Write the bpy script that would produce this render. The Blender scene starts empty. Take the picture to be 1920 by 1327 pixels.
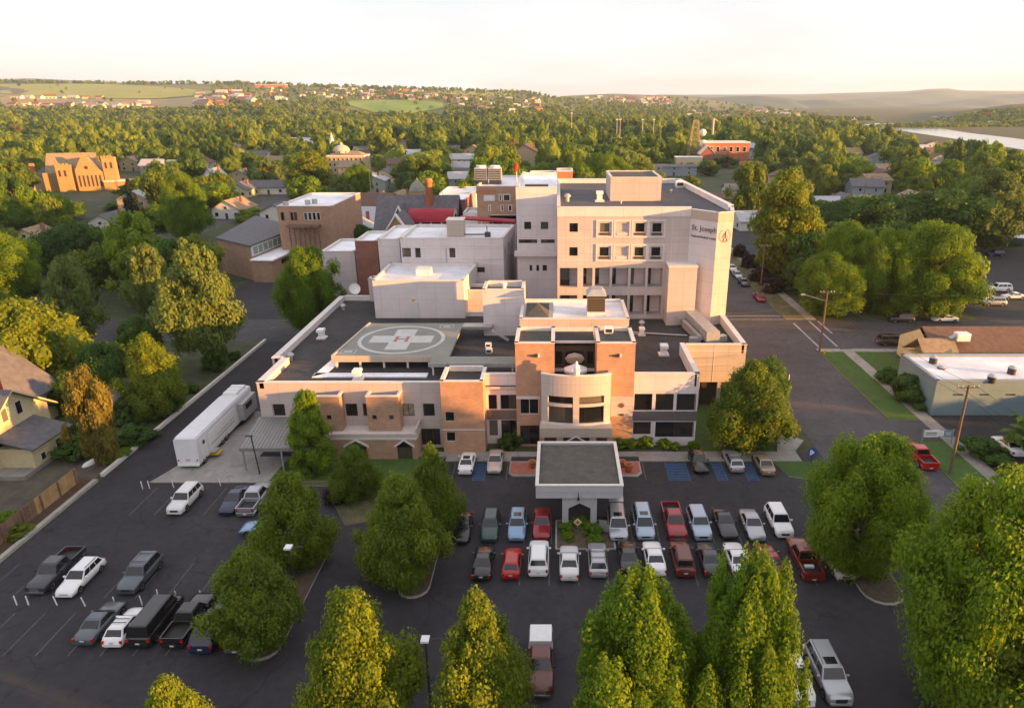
import bpy, math, random
import numpy as np
from math import radians as R, sin, cos, pi
random.seed(7); np.random.seed(7)
sc = bpy.context.scene
COL = sc.collection

# ---------------- camera ----------------
F, CX, CY, PT, CH = 1297., 1045., 663.5, R(20.2), 41.
cd = bpy.data.cameras.new('camera'); cam = bpy.data.objects.new('camera', cd); COL.objects.link(cam)
cam.location = (0, 0, CH); cam.rotation_euler = (pi/2 - PT, 0, 0)
cd.sensor_width = 36; cd.lens = F/1920*36; cd.shift_x = -(CX-960)/1920
cd.clip_start = .5; cd.clip_end = 60000
sc.camera = cam

# ---------------- light ----------------
SUN_EL, SUN_AZ = 5.5, 18.0        # degrees: height; turned from +X towards the camera side (-Y)
w = bpy.data.worlds.new('World'); sc.world = w; w.use_nodes = True
nt = w.node_tree; nt.nodes.clear()
sky = nt.nodes.new('ShaderNodeTexSky'); sky.sky_type = 'NISHITA'; sky.sun_disc = False
sky.sun_elevation = R(SUN_EL); sky.sun_rotation = R(90+SUN_AZ)
sky.altitude = 400; sky.air_density = 1.0; sky.dust_density = 0.35; sky.ozone_density = 1.5
bg = nt.nodes.new('ShaderNodeBackground'); bg.inputs[1].default_value = .12
wo = nt.nodes.new('ShaderNodeOutputWorld')
# a high thin veil of cloud over the whole sky, patchy like in the photograph
tc = nt.nodes.new('ShaderNodeTexCoord'); sx_ = nt.nodes.new('ShaderNodeSeparateXYZ'); nt.links.new(tc.outputs['Generated'], sx_.inputs[0])
zz0 = nt.nodes.new('ShaderNodeMath'); zz0.operation = 'ABSOLUTE'; nt.links.new(sx_.outputs[2], zz0.inputs[0])
zz1 = nt.nodes.new('ShaderNodeMath'); zz1.operation = 'ADD'; zz1.inputs[1].default_value = .12; nt.links.new(zz0.outputs[0], zz1.inputs[0])
dv = nt.nodes.new('ShaderNodeVectorMath'); dv.operation = 'DIVIDE'; cz = nt.nodes.new('ShaderNodeCombineXYZ'); [nt.links.new(zz1.outputs[0], cz.inputs[i]) for i in range(3)]
nt.links.new(tc.outputs['Generated'], dv.inputs[0]); nt.links.new(cz.outputs[0], dv.inputs[1])
cn_ = nt.nodes.new('ShaderNodeTexNoise'); cn_.inputs['Scale'].default_value = .55; cn_.inputs['Detail'].default_value = 7; cn_.inputs['Roughness'].default_value = .55; nt.links.new(dv.outputs[0], cn_.inputs['Vector'])
cr_ = nt.nodes.new('ShaderNodeMapRange'); cr_.inputs['From Min'].default_value = .35; cr_.inputs['From Max'].default_value = .7; cr_.inputs['To Min'].default_value = .935; cr_.inputs['To Max'].default_value = .975; nt.links.new(cn_.outputs['Fac'], cr_.inputs['Value'])
cm_ = nt.nodes.new('ShaderNodeMix'); cm_.data_type = 'RGBA'; VEIL = .90; c2_ = nt.nodes.new('ShaderNodeMix'); c2_.data_type = 'RGBA'; c2_.inputs['A'].default_value = (.74*VEIL, .79*VEIL, .90*VEIL, 1); c2_.inputs['B'].default_value = (1.0*VEIL, 1.0*VEIL, 1.07*VEIL, 1); c3_ = nt.nodes.new('ShaderNodeMapRange'); c3_.inputs['From Min'].default_value = .36; c3_.inputs['From Max'].default_value = .6; nt.links.new(cn_.outputs['Fac'], c3_.inputs['Value']); nt.links.new(c3_.outputs[0], c2_.inputs['Factor']); nt.links.new(c2_.outputs['Result'], cm_.inputs['B']); pass
nt.links.new(cr_.outputs[0], cm_.inputs['Factor']); nt.links.new(sky.outputs[0], cm_.inputs['A']); nt.links.new(cm_.outputs['Result'], bg.inputs[0]); nt.links.new(bg.outputs[0], wo.inputs[0])
sd = bpy.data.lights.new('sun', 'SUN'); sun = bpy.data.objects.new('sun', sd); COL.objects.link(sun)
sd.energy = 1.8; sd.angle = R(.5); sd.color = (1, .50, .15)
# light travels opposite to the sun's direction
sun.rotation_euler = (pi/2 - R(SUN_EL), 0, pi/2 - R(SUN_AZ))
sc.view_settings.view_transform = 'Standard'; sc.view_settings.look = 'None'
sc.view_settings.gamma = 1; sc.view_settings.use_curve_mapping = False
sc.view_settings.exposure = 3.27
sc.view_settings.use_white_balance = True; sc.view_settings.white_balance_temperature = 6950; sc.view_settings.white_balance_tint = 13
sc.cycles.max_bounces = 5; sc.cycles.diffuse_bounces = 3; sc.cycles.transparent_max_bounces = 4
sc.cycles.use_denoising = True

# ---------------- measuring helpers ----------------
def G(px, py, z=0):
    u = (px-CX)/F; v = (py-CY)/F
    dy = cos(PT)-v*sin(PT); dz = -sin(PT)-v*cos(PT); t = (z-CH)/dz
    return (u*t, dy*t)
def D(px, py, d):
    u = (px-CX)/F; v = (py-CY)/F
    dy = cos(PT)-v*sin(PT); dz = -sin(PT)-v*cos(PT); t = d/dy
    return (u*t, CH+dz*t)

# ---------------- mesh builder ----------------
class MB:
    def __init__(s): s.v = []; s.f = []; s.m = []; s.s = []
    def add(s, vs, fs, m=0, smooth=False):
        n = len(s.v); s.v += vs
        for f in fs: s.f.append([i+n for i in f]); s.m.append(m); s.s.append(smooth)
        return s
    def box(s, x0, x1, y0, y1, z0, z1, m=0):
        v = [(x, y, z) for z in (z0, z1) for y in (y0, y1) for x in (x0, x1)]
        return s.add(v, [(0,2,3,1),(4,5,7,6),(0,1,5,4),(2,6,7,3),(0,4,6,2),(1,3,7,5)], m)
    def prism(s, pts, z0, z1, m=0, mtop=None, smooth=False):
        n = len(pts)
        a = sum(pts[i][0]*pts[(i+1)%n][1]-pts[(i+1)%n][0]*pts[i][1] for i in range(n))
        if a < 0: pts = pts[::-1]
        v = [(x, y, z0) for x, y in pts]+[(x, y, z1) for x, y in pts]
        s.add(v, [(i, (i+1)%n, n+(i+1)%n, n+i) for i in range(n)]+[tuple(range(n))[::-1]], m, smooth)
        s.add([(x, y, z1) for x, y in pts], [tuple(range(n))], m if mtop is None else mtop)
        return s
    def poly(s, pts, m=0): return s.add(list(pts), [tuple(range(len(pts)))], m)
    def cyl(s, c, r0, r1, z0, z1, n=12, m=0, caps=True, smooth=True):
        x, y = c
        v = [(x+r0*cos(2*pi*i/n), y+r0*sin(2*pi*i/n), z0) for i in range(n)]+[(x+r1*cos(2*pi*i/n), y+r1*sin(2*pi*i/n), z1) for i in range(n)]
        s.add(v, [(i, (i+1)%n, n+(i+1)%n, n+i) for i in range(n)], m, smooth)
        if caps: s.add(v, [tuple(range(n))[::-1], tuple(range(n, 2*n))], m)
        return s
    def tube(s, p, q, r0, r1=None, n=6, m=0):
        r1 = r0 if r1 is None else r1
        p = np.array(p, float); q = np.array(q, float); d = q-p; L = np.linalg.norm(d)
        if L < 1e-6: return s
        d /= L; a = np.cross(d, (0, 0, 1) if abs(d[2]) < .9 else (1, 0, 0)); a /= np.linalg.norm(a); b = np.cross(d, a)
        ring = lambda c, r: [tuple(c+r*(cos(2*pi*i/n)*a+sin(2*pi*i/n)*b)) for i in range(n)]
        v = ring(p, r0)+ring(q, r1)
        s.add(v, [(i, n+i, n+(i+1)%n, (i+1)%n) for i in range(n)], m, True)
        s.add(v, [tuple(range(n)), tuple(range(n, 2*n))[::-1]], m)
        return s
    def lathe(s, c, prof, n=16, m=0):
        x, y = c; k = len(prof)
        v = [(x+r*cos(2*pi*i/n), y+r*sin(2*pi*i/n), z) for r, z in prof for i in range(n)]
        f = [(j*n+i, j*n+(i+1)%n, (j+1)*n+(i+1)%n, (j+1)*n+i) for j in range(k-1) for i in range(n)]
        return s.add(v, f, m, True)
    def gable(s, x0, x1, y0, y1, z0, z1, axis='x', over=.4, t=.18, m=0):
        # pitched roof slabs, ridge along axis
        if axis == 'x':
            yc = (y0+y1)/2; k = (z1-z0)/(yc-y0)
            for sg, ye in ((-1, y0-over), (1, y1+over)):
                ze = z0-over*k
                a = [(x0-over, ye, ze), (x1+over, ye, ze), (x1+over, yc, z1), (x0-over, yc, z1)]
                b = [(p[0], p[1], p[2]+t) for p in a]
                s.add(a+b, [(0,1,2,3),(4,5,6,7),(0,1,5,4),(1,2,6,5),(2,3,7,6),(3,0,4,7)], m)
        else:
            t2 = MB(); t2.gable(y0, y1, x0, x1, z0, z1, 'x', over, t, m)
            s.add([(p[1], p[0], p[2]) for p in t2.v], t2.f, m)
        return s

WL = {}   # world origin of a thing while its parts are built
def finish(name, mb, mats, parent=None, loc=None):
    me = bpy.data.meshes.new(name)
    o0 = WL.get(parent.name, (0, 0, 0)) if parent else (loc or (0, 0, 0))
    v = np.array(mb.v, dtype=float)-np.array(o0)
    me.from_pydata(v.tolist(), [], mb.f)
    mats = mats if isinstance(mats, (list, tuple)) else [mats]
    for m in mats: me.materials.append(m)
    me.polygons.foreach_set('material_index', mb.m); me.polygons.foreach_set('use_smooth', mb.s)
    me.update()
    ob = bpy.data.objects.new(name, me); COL.objects.link(ob)
    if parent: ob.parent = parent; WL[ob.name] = o0
    elif loc: ob.location = loc
    return ob
def part(name, mb, mats, parent, label=None):
    o = finish(name, mb, mats, parent)
    if label: o['label'] = label
    return o
def tag(o, label, cat, group=None):
    o['label'] = label; o['category'] = cat
    if group: o['group'] = group
    return o
def struct(name, mb, mats, parent=None):
    o = finish(name, mb, mats, parent)
    if parent is None: o['kind'] = 'structure'
    return o
def thing(name, label, cat, loc=(0, 0, 0), group=None, world=True):
    o = bpy.data.objects.new(name, None); COL.objects.link(o); o.empty_display_size = .3
    o.location = loc; WL[o.name] = tuple(loc) if world else (0, 0, 0)
    return tag(o, label, cat, group)
def single(name, mb, mats, label, cat, group=None, loc=None):
    return tag(finish(name, mb, mats, None, loc), label, cat, group)
def copy_tree(o, parent=None):
    c = o.copy(); COL.objects.link(c)
    if parent: c.parent = parent
    for ch in list(KIDS(o)): copy_tree(ch, c)
    return c
def KIDS(o): return o.children
def reshare(name, src, parent):
    o = bpy.data.objects.new(name, src.data); COL.objects.link(o); o.parent = parent; return o

# ---------------- materials ----------------
def mat(name, col, rough=.8, var=.15, scale=1.5, bump=0, bscale=12, metal=0, spec=.4, coat=0, col2=None, world=True, detail=5, v2=0):
    m = bpy.data.materials.new(name); m.use_nodes = True; t = m.node_tree; p = t.nodes['Principled BSDF']
    N = t.nodes.new; Lk = t.links.new
    p.inputs['Roughness'].default_value = rough; p.inputs['Metallic'].default_value = metal
    p.inputs['Specular IOR Level'].default_value = spec; p.inputs['Coat Weight'].default_value = coat
    if world: src = N('ShaderNodeNewGeometry').outputs['Position']
    else: src = N('ShaderNodeTexCoord').outputs['Object']
    if var or col2:
        n = N('ShaderNodeTexNoise'); n.inputs['Scale'].default_value = scale; n.inputs['Detail'].default_value = detail; n.inputs['Roughness'].default_value = .65
        Lk(src, n.inputs['Vector'])
        r = N('ShaderNodeValToRGB'); r.color_ramp.elements[0].position = .35; r.color_ramp.elements[1].position = .68
        a = col2 if col2 else tuple(c*(1-var) for c in col); b = col if col2 else tuple(min(1, c*(1+var)) for c in col)
        r.color_ramp.elements[0].color = (*a, 1); r.color_ramp.elements[1].color = (*b, 1)
        Lk(n.outputs['Fac'], r.inputs[0]); out = r.outputs[0]
        if v2:
            n2 = N('ShaderNodeTexNoise'); n2.inputs['Scale'].default_value = scale*14; n2.inputs['Detail'].default_value = 3
            Lk(src, n2.inputs['Vector'])
            mr = N('ShaderNodeMapRange'); mr.inputs['From Min'].default_value = .3; mr.inputs['From Max'].default_value = .7
            mr.inputs['To Min'].default_value = 1-v2; mr.inputs['To Max'].default_value = 1+v2; Lk(n2.outputs['Fac'], mr.inputs['Value'])
            mx = N('ShaderNodeVectorMath'); mx.operation = 'SCALE'; Lk(out, mx.inputs[0]); Lk(mr.outputs[0], mx.inputs['Scale']); out = mx.outputs[0]
        Lk(out, p.inputs['Base Color'])
    else: p.inputs['Base Color'].default_value = (*col, 1)
    if bump:
        nb = N('ShaderNodeTexNoise'); nb.inputs['Scale'].default_value = bscale; nb.inputs['Detail'].default_value = 4; Lk(src, nb.inputs['Vector'])
        b = N('ShaderNodeBump'); b.inputs['Strength'].default_value = bump; b.inputs['Distance'].default_value = .05
        Lk(nb.outputs['Fac'], b.inputs['Height']); Lk(b.outputs[0], p.inputs['Normal'])
    return m
def streak(name, col, dark, amount=.35, rough=.85, band=None):
    """stucco or concrete panel wall: broad blotches plus faint vertical run-off streaks and panel joints"""
    m = mat(name, col, rough, .06, .35); t = m.node_tree; p = t.nodes['Principled BSDF']; N = t.nodes.new; Lk = t.links.new
    base = p.inputs['Base Color'].links[0].from_socket
    g = N('ShaderNodeNewGeometry'); mp = N('ShaderNodeMapping'); mp.inputs['Scale'].default_value = (2.2, 2.2, .12)
    Lk(g.outputs['Position'], mp.inputs[0]); n = N('ShaderNodeTexNoise'); n.inputs['Scale'].default_value = 1; n.inputs['Detail'].default_value = 6
    Lk(mp.outputs[0], n.inputs['Vector'])
    r = N('ShaderNodeMapRange'); r.inputs['From Min'].default_value = .52; r.inputs['From Max'].default_value = .75; r.inputs['To Max'].default_value = amount
    Lk(n.outputs['Fac'], r.inputs['Value'])
    mx = N('ShaderNodeMix'); mx.data_type = 'RGBA'; mx.inputs['B'].default_value = (*dark, 1); Lk(base, mx.inputs['A']); Lk(r.outputs[0], mx.inputs['Factor'])
    s3 = N('ShaderNodeSeparateXYZ'); Lk(g.outputs['Position'], s3.inputs[0]); ad = N('ShaderNodeMath'); ad.operation = 'ADD'; Lk(s3.outputs[0], ad.inputs[0]); Lk(s3.outputs[1], ad.inputs[1])
    c3 = N('ShaderNodeCombineXYZ'); Lk(ad.outputs[0], c3.inputs[0]); Lk(s3.outputs[2], c3.inputs[1]); b = N('ShaderNodeTexBrick'); b.offset = 0; b.inputs['Scale'].default_value = 1; b.inputs['Brick Width'].default_value = 2.9; b.inputs['Row Height'].default_value = 1.85; b.inputs['Mortar Size'].default_value = .035
    b.inputs['Color1'].default_value = (1, 1, 1, 1); b.inputs['Color2'].default_value = (.955, .955, .96, 1); b.inputs['Mortar'].default_value = (.80, .78, .78, 1); Lk(c3.outputs[0], b.inputs['Vector'])
    ml = N('ShaderNodeVectorMath'); ml.operation = 'MULTIPLY'; Lk(mx.outputs['Result'], ml.inputs[0]); Lk(b.outputs['Color'], ml.inputs[1]); Lk(ml.outputs[0], p.inputs['Base Color'])
    return m
def brickmat(name, c1, c2, mortar, scale=1.0):
    m = mat(name, c1, .9, 0); t = m.node_tree; p = t.nodes['Principled BSDF']; N = t.nodes.new; Lk = t.links.new
    g = N('ShaderNodeNewGeometry'); s = N('ShaderNodeSeparateXYZ'); Lk(g.outputs['Position'], s.inputs[0])
    ad = N('ShaderNodeMath'); ad.operation = 'ADD'; Lk(s.outputs[0], ad.inputs[0]); Lk(s.outputs[1], ad.inputs[1])
    c = N('ShaderNodeCombineXYZ'); Lk(ad.outputs[0], c.inputs[0]); Lk(s.outputs[2], c.inputs[1])
    b = N('ShaderNodeTexBrick'); b.inputs['Color1'].default_value = (*c1, 1); b.inputs['Color2'].default_value = (*c2, 1); b.inputs['Mortar'].default_value = (*mortar, 1)
    b.inputs['Scale'].default_value = scale; b.inputs['Brick Width'].default_value = .42; b.inputs['Row Height'].default_value = .2; b.inputs['Mortar Size'].default_value = .012
    Lk(c.outputs[0], b.inputs['Vector'])
    n = N('ShaderNodeTexNoise'); n.inputs['Scale'].default_value = .8; n.inputs['Detail'].default_value = 6; Lk(g.outputs['Position'], n.inputs['Vector'])
    mr = N('ShaderNodeMapRange'); mr.inputs['To Min'].default_value = .72; mr.inputs['To Max'].default_value = 1.25; Lk(n.outputs['Fac'], mr.inputs['Value'])
    mx = N('ShaderNodeVectorMath'); mx.operation = 'SCALE'; Lk(b.outputs['Color'], mx.inputs[0]); Lk(mr.outputs[0], mx.inputs['Scale'])
    Lk(mx.outputs[0], p.inputs['Base Color'])
    return m
def leafmat(name, cA, cB, transl=.35, rnd=.5):
    m = bpy.data.materials.new(name); m.use_nodes = True; t = m.node_tree; N = t.nodes.new; Lk = t.links.new
    p = t.nodes['Principled BSDF']; out = t.nodes['Material Output']
    p.inputs['Roughness'].default_value = .6; p.inputs['Specular IOR Level'].default_value = .25
    a = N('ShaderNodeAttribute'); a.attribute_name = 'tint'; oi = N('ShaderNodeObjectInfo')
    mr = N('ShaderNodeMath'); mr.operation = 'MULTIPLY_ADD'; mr.inputs[1].default_value = rnd; mr.inputs[2].default_value = -rnd/2
    Lk(oi.outputs['Random'], mr.inputs[0])
    ad = N('ShaderNodeMath'); ad.operation = 'ADD'; ad.use_clamp = True; Lk(a.outputs['Fac'], ad.inputs[0]); Lk(mr.outputs[0], ad.inputs[1])
    mx = N('ShaderNodeMix'); mx.data_type = 'RGBA'; mx.inputs['A'].default_value = (*cA, 1); mx.inputs['B'].default_value = (*cB, 1)
    Lk(ad.outputs[0], mx.inputs['Factor']); Lk(mx.outputs['Result'], p.inputs['Base Color'])
    tr = N('ShaderNodeBsdfTranslucent'); sh = N('ShaderNodeMixShader'); sh.inputs[0].default_value = transl
    Lk(mx.outputs['Result'], tr.inputs[0]); Lk(p.outputs[0], sh.inputs[1]); Lk(tr.outputs[0], sh.inputs[2]); Lk(sh.outputs[0], out.inputs[0])
    return m
def paint(name, col, rough=.35, metal=0.):
    return mat(name, col, rough, 0, metal=metal, spec=.5, coat=.6, world=False)

WALL = streak('stucco_cream', (.54, .46, .435), (.40, .34, .32), .18)
WALLP = streak('stucco_parapet', (.68, .61, .61), (.52, .46, .45), .14)
WALLB = streak('stucco_beige', (.50, .42, .35), (.38, .32, .27), .12)
WHITEW = streak('white_panel', (.72, .69, .69), (.52, .50, .48), .14)
BRICK = brickmat('orange_brick', (.52, .28, .175), (.45, .24, .15), (.46, .33, .25), 1.)
BRICK_T = brickmat('tan_brick', (.44, .26, .17), (.37, .21, .14), (.42, .32, .25), 1.)
BRICK_R = brickmat('red_brick', (.30, .11, .075), (.24, .08, .06), (.32, .24, .2), 1.)
BRICK_C = brickmat('chimney_brick', (.52, .18, .08), (.46, .15, .07), (.4, .22, .14), 1.)
STONE_T = streak('tan_stone', (.42, .29, .16), (.30, .19, .09), .4)
ROOF = mat('roof_gravel', (.047, .044, .046), .95, .25, .25, .4, 18, v2=.22)
ROOF2 = mat('roof_gravel_light', (.085, .08, .07), .95, .22, .4, .4, 18, v2=.22)
ROOFW = mat('white_membrane', (.78, .77, .80), .6, .07, .25, .2, 3, v2=.04)
COPING = mat('coping', (.68, .63, .60), .6, .08, 1.5)
ASPH = mat('asphalt', (.040, .038, .043), .9, .16, .10, .25, 30, v2=.14, col2=(.029, .028, .033))
ASPH2 = mat('street_asphalt', (.074, .070, .076), .9, .15, .09, .25, 30, v2=.12, col2=(.060, .057, .062))
CONC = mat('concrete', (.27, .255, .235), .9, .14, .5, .2, 25, v2=.08)
CONCL = mat('concrete_kerb', (.36, .34, .31), .9, .16, 1.2, v2=.1)
GRASS = mat('lawn', (.065, .125, .022), .95, .2, .5, .6, 40, v2=.3, col2=(.042, .090, .016))
GRASSD = mat('dry_grass', (.16, .13, .07), .95, .2, .35, .6, 40, v2=.3, col2=(.07, .08, .03))
GROUND = mat('town_ground', (.075, .085, .04), .95, .2, .03, .5, 8, v2=.3, col2=(.04, .055, .022))
PAVER = mat('red_paver', (.36, .12, .09), .85, .15, 1.5, v2=.1)
LINEW = mat('line_white', (.34, .34, .35), .8, .35, 2.2, v2=.2)
LINEF = mat('line_faded', (.105, .105, .115), .85, .3, 2.2, v2=.25)
LINEB = mat('line_blue', (.03, .12, .30), .8, .3, 2.2, v2=.2)
GLASS = mat('window_glass', (.018, .017, .018), .08, 0, spec=.6)
def blinds(m):   # each pane on its own: bare dark glass, half drawn or pale blinds
    t = m.node_tree; p = t.nodes['Principled BSDF']; oi = t.nodes.new('ShaderNodeObjectInfo'); r = t.nodes.new('ShaderNodeValToRGB'); r.color_ramp.interpolation = 'CONSTANT'
    e = r.color_ramp.elements; e[0].color = (.012, .012, .014, 1); e[1].position = .45; e[1].color = (.03, .028, .026, 1)
    for q, c in ((.68, (.075, .068, .058, 1)), (.84, (.016, .018, .022, 1)), (.93, (.14, .125, .10, 1))): x = e.new(q); x.color = c
    t.links.new(oi.outputs['Random'], r.inputs[0]); t.links.new(r.outputs[0], p.inputs['Base Color'])
blinds(GLASS)
def worn(m, crack=.16, amt=.55, stain=.9):   # hairline cracks, sealed seams and oil stains
    t = m.node_tree; p = t.nodes['Principled BSDF']; N = t.nodes.new; Lk = t.links.new; base = p.inputs['Base Color'].links[0].from_socket
    g = N('ShaderNodeNewGeometry'); nz = N('ShaderNodeTexNoise'); nz.inputs['Scale'].default_value = .5; nz.inputs['Detail'].default_value = 5; Lk(g.outputs['Position'], nz.inputs['Vector'])
    ds = N('ShaderNodeVectorMath'); ds.operation = 'MULTIPLY_ADD'; ds.inputs[1].default_value = (3.2, 3.2, 0); Lk(nz.outputs['Color'], ds.inputs[0]); Lk(g.outputs['Position'], ds.inputs[2])
    v = N('ShaderNodeTexVoronoi'); v.feature = 'DISTANCE_TO_EDGE'; v.inputs['Scale'].default_value = crack; Lk(ds.outputs[0], v.inputs['Vector'])
    a = N('ShaderNodeMapRange'); a.inputs['From Min'].default_value = .0; a.inputs['From Max'].default_value = .012; a.inputs['To Min'].default_value = 1-amt; Lk(v.outputs['Distance'], a.inputs['Value'])
    n2 = N('ShaderNodeTexNoise'); n2.inputs['Scale'].default_value = .75; n2.inputs['Detail'].default_value = 3; Lk(g.outputs['Position'], n2.inputs['Vector'])
    b = N('ShaderNodeMapRange'); b.inputs['From Min'].default_value = .62; b.inputs['From Max'].default_value = .76; b.inputs['To Min'].default_value = 1; b.inputs['To Max'].default_value = 1-.45*stain; Lk(n2.outputs['Fac'], b.inputs['Value'])
    n3 = N('ShaderNodeTexNoise'); n3.inputs['Scale'].default_value = .045; n3.inputs['Detail'].default_value = 6; n3.inputs['Roughness'].default_value = .7; Lk(g.outputs['Position'], n3.inputs['Vector'])
    c = N('ShaderNodeMapRange'); c.inputs['From Min'].default_value = .35; c.inputs['From Max'].default_value = .65; c.inputs['To Min'].default_value = .78; c.inputs['To Max'].default_value = 1.32; Lk(n3.outputs['Fac'], c.inputs['Value'])
    m1 = N('ShaderNodeMath'); m1.operation = 'MULTIPLY'; Lk(a.outputs[0], m1.inputs[0]); Lk(b.outputs[0], m1.inputs[1]); m2 = N('ShaderNodeMath'); m2.operation = 'MULTIPLY'; Lk(m1.outputs[0], m2.inputs[0]); Lk(c.outputs[0], m2.inputs[1])
    s_ = N('ShaderNodeVectorMath'); s_.operation = 'SCALE'; Lk(base, s_.inputs[0]); Lk(m2.outputs[0], s_.inputs['Scale']); Lk(s_.outputs[0], p.inputs['Base Color'])
worn(ASPH, .11, .38, 1.1); worn(ASPH2, .09, .28, .7); worn(ROOF, .07, .25, .7); worn(ROOF2, .1, .2, .6); worn(ROOFW, .09, .12, .25); worn(CONC, .28, .35, .5)
GLASSC = mat('car_glass', (.012, .014, .018), .06, 0, spec=.7)
CURT = mat('curtained_glass', (.30, .27, .19), .3, .3, 1.8)
BRONZE = mat('bronze_frame', (.06, .045, .035), .5, 0)
WFRAME = mat('white_frame', (.60, .58, .55), .5, 0)
METAL = mat('galvanised', (.42, .42, .42), .45, .1, 2, metal=.4)
METALD = mat('dark_metal', (.05, .05, .055), .5, 0, metal=.3)
WOOD = mat('pole_wood', (.16, .11, .075), .9, .2, 3)
REDM = mat('red_canvas', (.33, .012, .028), .55, .1, 1)
SHING = mat('shingle_grey', (.13, .125, .14), .9, .2, 1.2, .4, 9, v2=.25)
SHINGB = mat('shingle_brown', (.15, .09, .065), .9, .2, 1.2, .4, 9, v2=.25)
SHINGT = mat('shingle_tan', (.30, .22, .14), .9, .2, 1.2, .4, 9, v2=.2)
BARK = mat('bark', (.14, .11, .085), .95, .3, 5, .6, 20)
BARKL = mat('pale_bark', (.36, .31, .22), .95, .2, 4)
SEAM = mat('seam_metal', (.27, .27, .265), .5, .08, 1, metal=.3)
TYRE = mat('tyre', (.018, .018, .018), .85, 0)
RIM = mat('rim', (.42, .42, .44), .3, 0, metal=.8)
LAMPG = mat('headlight', (.62, .64, .66), .12, 0, spec=.8)
TAILR = mat('taillight', (.45, .015, .012), .2, 0, spec=.7)
CHROME = mat('chrome', (.6, .6, .6), .2, 0, metal=.9)
BLACKP = mat('black_plastic', (.02, .02, .02), .5, 0)
PLATE = mat('plate', (.6, .6, .58), .5, 0)
INK = mat('ink', (.05, .05, .06), .6, 0)
REDP = mat('red_paint', (.55, .03, .02), .5, 0)
WHITEP = mat('white_paint', (.78, .78, .78), .5, .06, 2)
YEL = mat('yellow_paint', (.65, .38, .02), .5, 0)
BLUEP = mat('blue_paint', (.03, .08, .35), .5, 0)
TERRA = mat('terracotta', (.5, .16, .06), .8, .1, 4)
# ---------------- ground, roads, kerbs ----------------
gb = MB()
n_ = 24
gb.poly([(3500*cos(2*pi*i/n_)*1.0, 3500*sin(2*pi*i/n_)+900, -.02) for i in range(n_)])
struct('ground', gb, GROUND)
def sheet(name, pts, z, m): return struct(name, MB().poly([(x, y, z) for x, y in pts]), m)
lot = sheet('parking_lot', [(-52.4, 18), (31, 18), (31, 73), (32.4, 78.6), (32.4, 71), (32.4, 18), (32.4, 74.7), (-34, 74.7), (-36, 120), (-52.4, 120)][:1]+[(32.4, 18), (32.4, 76.5), (-38, 76.5), (-38, 120), (-52.4, 120)], .012, ASPH)
street = sheet('side_street', [(32.4, 10), (45, 10), (45, 420), (32.4, 420)], .016, ASPH2)
xst = sheet('cross_street', [(-260, 118), (-38.5, 118), (-38.5, 131), (-260, 131)], .020, ASPH2)
xst2 = sheet('cross_street', [(45.004, 113.9), (300, 113.9), (300, 130.5), (45.004, 130.5)], .020, ASPH2)
sheet('rear_lot', [(-74, 131.6), (-38.5, 131.6), (-38.5, 182), (-74, 182)], .020, ASPH)
sheet('courtyard_paving', [(-8.7, 107.5), (-.1, 107.5), (-.1, 119.4), (-8.7, 119.4)], .024, ASPH)
sheet('clinic_lot', [(51.6, 40), (110, 40), (110, 86.8), (51.6, 86.8)], .020, ASPH)
sheet('driveway', [(45.004, 79.2), (51.6, 79.2), (51.6, 85), (45.004, 85)], .016, ASPH2)
sheet('north_lot', [(84, 131.2), (150, 131.2), (150, 200), (84, 200)], .020, ASPH)
sheet('north_lot', [(46, 175), (80, 175), (80, 240), (46, 240)], .020, ASPH)
# raised pavements and kerbs
def slab(name, pts, z0, z1, m, mt=None): return struct(name, MB().prism(pts, z0, z1, 0, 1), [m, mt or m])
slab('sidewalk', [(-32.5, 75.0), (-13.5, 75.0), (-13.5, 73.8), (-5.6, 73.8), (-5.6, 75.0), (9.9, 75.0), (9.9, 73.8), (29.5, 73.8), (29.5, 76.4), (31.5, 79.2), (29.5, 81.5), (27.8, 78.2), (27.2, 76.2), (-32.5, 76.2)], 0, .12, CONC)
slab('sidewalk', [(49.4, 30), (51.3, 30), (51.3, 113.6), (49.4, 113.6)], 0, .10, CONC)
slab('sidewalk', [(45.2, 112.3), (49.396, 112.3), (49.396, 113.8), (45.2, 113.8)], 0, .11, CONC)
slab('sidewalk', [(51.304, 112.3), (62, 112.3), (62, 113.8), (51.304, 113.8)], 0, .11, CONC)
slab('sidewalk', [(49.4, 131), (51.3, 131), (51.3, 400), (49.4, 400)], 0, .10, CONC)
slab('loading_pad', [(-46.5, 68.9), (-32.6, 68.9), (-32.6, 74.99), (-36.4, 74.99), (-36.4, 77.3), (-37.8, 77.3), (-37.8, 88), (-42.2, 88), (-42.2, 84), (-45.6, 71.5)], 0, .09, CONC)
slab('lawn', [(45.25, 85.2), (49.396, 85.2), (49.396, 112.2), (45.25, 112.2)], 0, .09, CONCL, GRASS)
slab('lawn', [(45.25, 35), (49.396, 35), (49.396, 79), (45.25, 79)], 0, .09, CONCL, GRASS)
slab('lawn', [(51.304, 97.8), (57.5, 97.8), (57.5, 112.2), (51.304, 112.2)], 0, .09, CONCL, GRASS)
slab('lawn', [(45.25, 131.2), (49.396, 131.2), (49.396, 400), (45.25, 400)], 0, .09, CONCL, GRASSD)
slab('lawn', [(26.9, 70.2), (30.3, 69.3), (31.8, 71), (31.8, 73.7), (25.9, 73.7)], 0, .13, CONCL, GRASS)
slab('lawn', [(17.8, 76.3), (27, 76.3), (28, 80), (29.4, 81.6), (31.6, 84), (31.6, 113), (26.6, 113), (26.6, 90), (17.8, 90)], 0, .08, CONCL, GRASS)
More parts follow.
